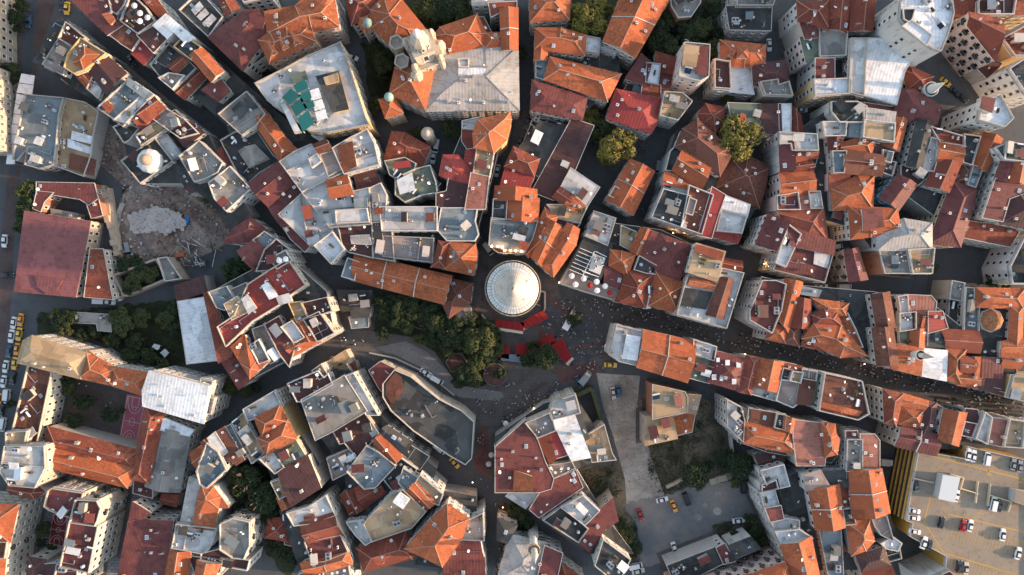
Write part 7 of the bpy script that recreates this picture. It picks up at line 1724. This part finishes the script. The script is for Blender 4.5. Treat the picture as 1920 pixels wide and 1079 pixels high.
def crowd(q, cnt, where, seed, z=.02, x0=None):
    rr = random.Random(seed); P = [U(*p) for p in px(q)]; xs = [p[0] for p in P]; ys = [p[1] for p in P]; c = 0
    for _ in range(cnt * 30):
        if c >= cnt: break
        if c and rr.random() < .45: x, y = x + rr.uniform(-1.1, 1.1), y + rr.uniform(-1.1, 1.1)
        else: x, y = rr.uniform(min(xs), max(xs)), rr.uniform(min(ys), max(ys))
        if not inside(P, x, y) or blocked(x, y, 1, None): continue
        me, d = PMs[rr.choice(wts)]; near = any((b_ := r['bb']) and b_[0] - 1.5 < x < b_[2] + 1.5 and b_[1] - 1.5 < y < b_[3] + 1.5 and inside(offset(r['P'], -1.25), x, y) for r in recs)
        o = obj('person', me, None, (x, y, .16 if near else .05), rr.uniform(0, 6.28)); s = rr.uniform(.93, 1.06); o.scale = (s, s, s)
        tag(o, 'person in a %s %s' % (d, where), 'person', 'people ' + where); c += 1
    return c
np_ = 0
for q, k, wv_ in (('1062,552 1150,568 1200,581 1300,603 1453,641 1582,669 1582,694 1453,671 1300,630 1200,606 1140,600', 62, 'walking on the straight shopping street near the plaza'), ('1582,669 1728,707 1875,745 1918,757 1918,785 1875,774 1728,735 1582,694', 55, 'walking on the far half of the straight shopping street'),
    ('990,560 1060,560 1140,620 1130,690 1060,700 1030,640', 55, 'crossing the plaza right of the round tower'), ('905,640 1010,700 1080,730 1000,765 940,790 900,770 880,740', 34, 'on the lower part of the plaza'), ('975,730 1035,738 1030,770 975,790 945,800 950,770', 24, 'crowding in front of the cafe below the plaza'),
    ('880,560 905,560 910,620 885,625', 8, 'at the left foot of the round tower'), ('895,800 920,800 920,920 895,920', 16, 'in the passage beside the wedge building'), ('640,560 700,640 830,730 860,770 830,760 700,670 640,650', 16, 'on the street left of the park'),
    ('560,480 640,560 640,640 620,600 550,490', 8, 'on the winding lane left of the very long roof'), ('1200,390 1240,390 1250,440 1200,430', 8, 'on the lane below the narrow orange roof'), ('150,715 230,745 215,780 160,760', 8, 'playing in the school yard'), ('930,920 950,920 945,1070 920,1070', 6, 'on the lane at the bottom edge')): np_ += crowd(q, k, wv_, len(wv_))
CRW = {}
def crowd_stuff(q, cnt, seed):
    rr = random.Random(seed); P = [U(*p) for p in px(q)]; xs = [p[0] for p in P]; ys = [p[1] for p in P]; c = 0
    for _ in range(cnt * 30):
        if c >= cnt: break
        x, y = rr.uniform(min(xs), max(xs)), rr.uniform(min(ys), max(ys))
        if inside(P, x, y) and not blocked(x, y, 1, None): CRW.setdefault(rr.choice(wts), []).append((x, y, rr.uniform(0, 6.28))); c += 1
crowd_stuff('1062,552 1150,568 1200,581 1300,603 1453,641 1582,669 1582,694 1453,671 1300,630 1200,606 1140,600', 150, 5); crowd_stuff('1582,669 1728,707 1875,745 1918,757 1918,785 1875,774 1728,735 1582,694', 120, 6); crowd_stuff('990,560 1060,560 1140,620 1130,690 1060,700 1030,640', 110, 7); crowd_stuff('905,720 1010,710 1080,730 1000,765 940,790 900,770', 40, 8)
V = []; F = []; MI = []; cm = [m for m, _ in CL] + [TROU, SKIN, HAIR]
for k, L in CRW.items():
    src = PMs[k][0]; vs = [v.co.copy() for v in src.vertices]; fs = [(tuple(p.vertices), p.material_index) for p in src.polygons]
    for x, y, t in L:
        b0 = len(V); ct_, st_ = math.cos(t), math.sin(t); V += [(x + v.x * ct_ - v.y * st_, y + v.x * st_ + v.y * ct_, v.z + .06) for v in vs]
        F += [tuple(b0 + i for i in f) for f, _ in fs]; MI += [k if m == 0 else 4 + m for _, m in fs]
tag(obj('crowd', mesh('crowd', V, F, cm, MI)), 'rest of the dense crowd on the plaza and the straight shopping street', 'crowd', kind='stuff')
print('people', np_, 'trees', TRN, 'cars', len(CARS), 'objects', len(bpy.data.objects))
labs = collections.Counter(r['root']['label'] for r in recs); print('dup labels', [l for l, c in labs.items() if c > 1])
print('long labels', [l for l in labs if not 4 <= len(l.replace(',', ' ').split()) <= 16][:20])

for o in bpy.data.objects:
    if 'label' in o.keys() and not 4 <= len(o['label'].replace('-', ' ').split()) <= 16: print('LEN', len(o['label'].split()), o.name, o['label'])

import re as _re
for r in recs:
    if len(_re.findall(r"[A-Za-z0-9']+", r['root']['label'])) > 16: print('LONG', r['root']['label'])
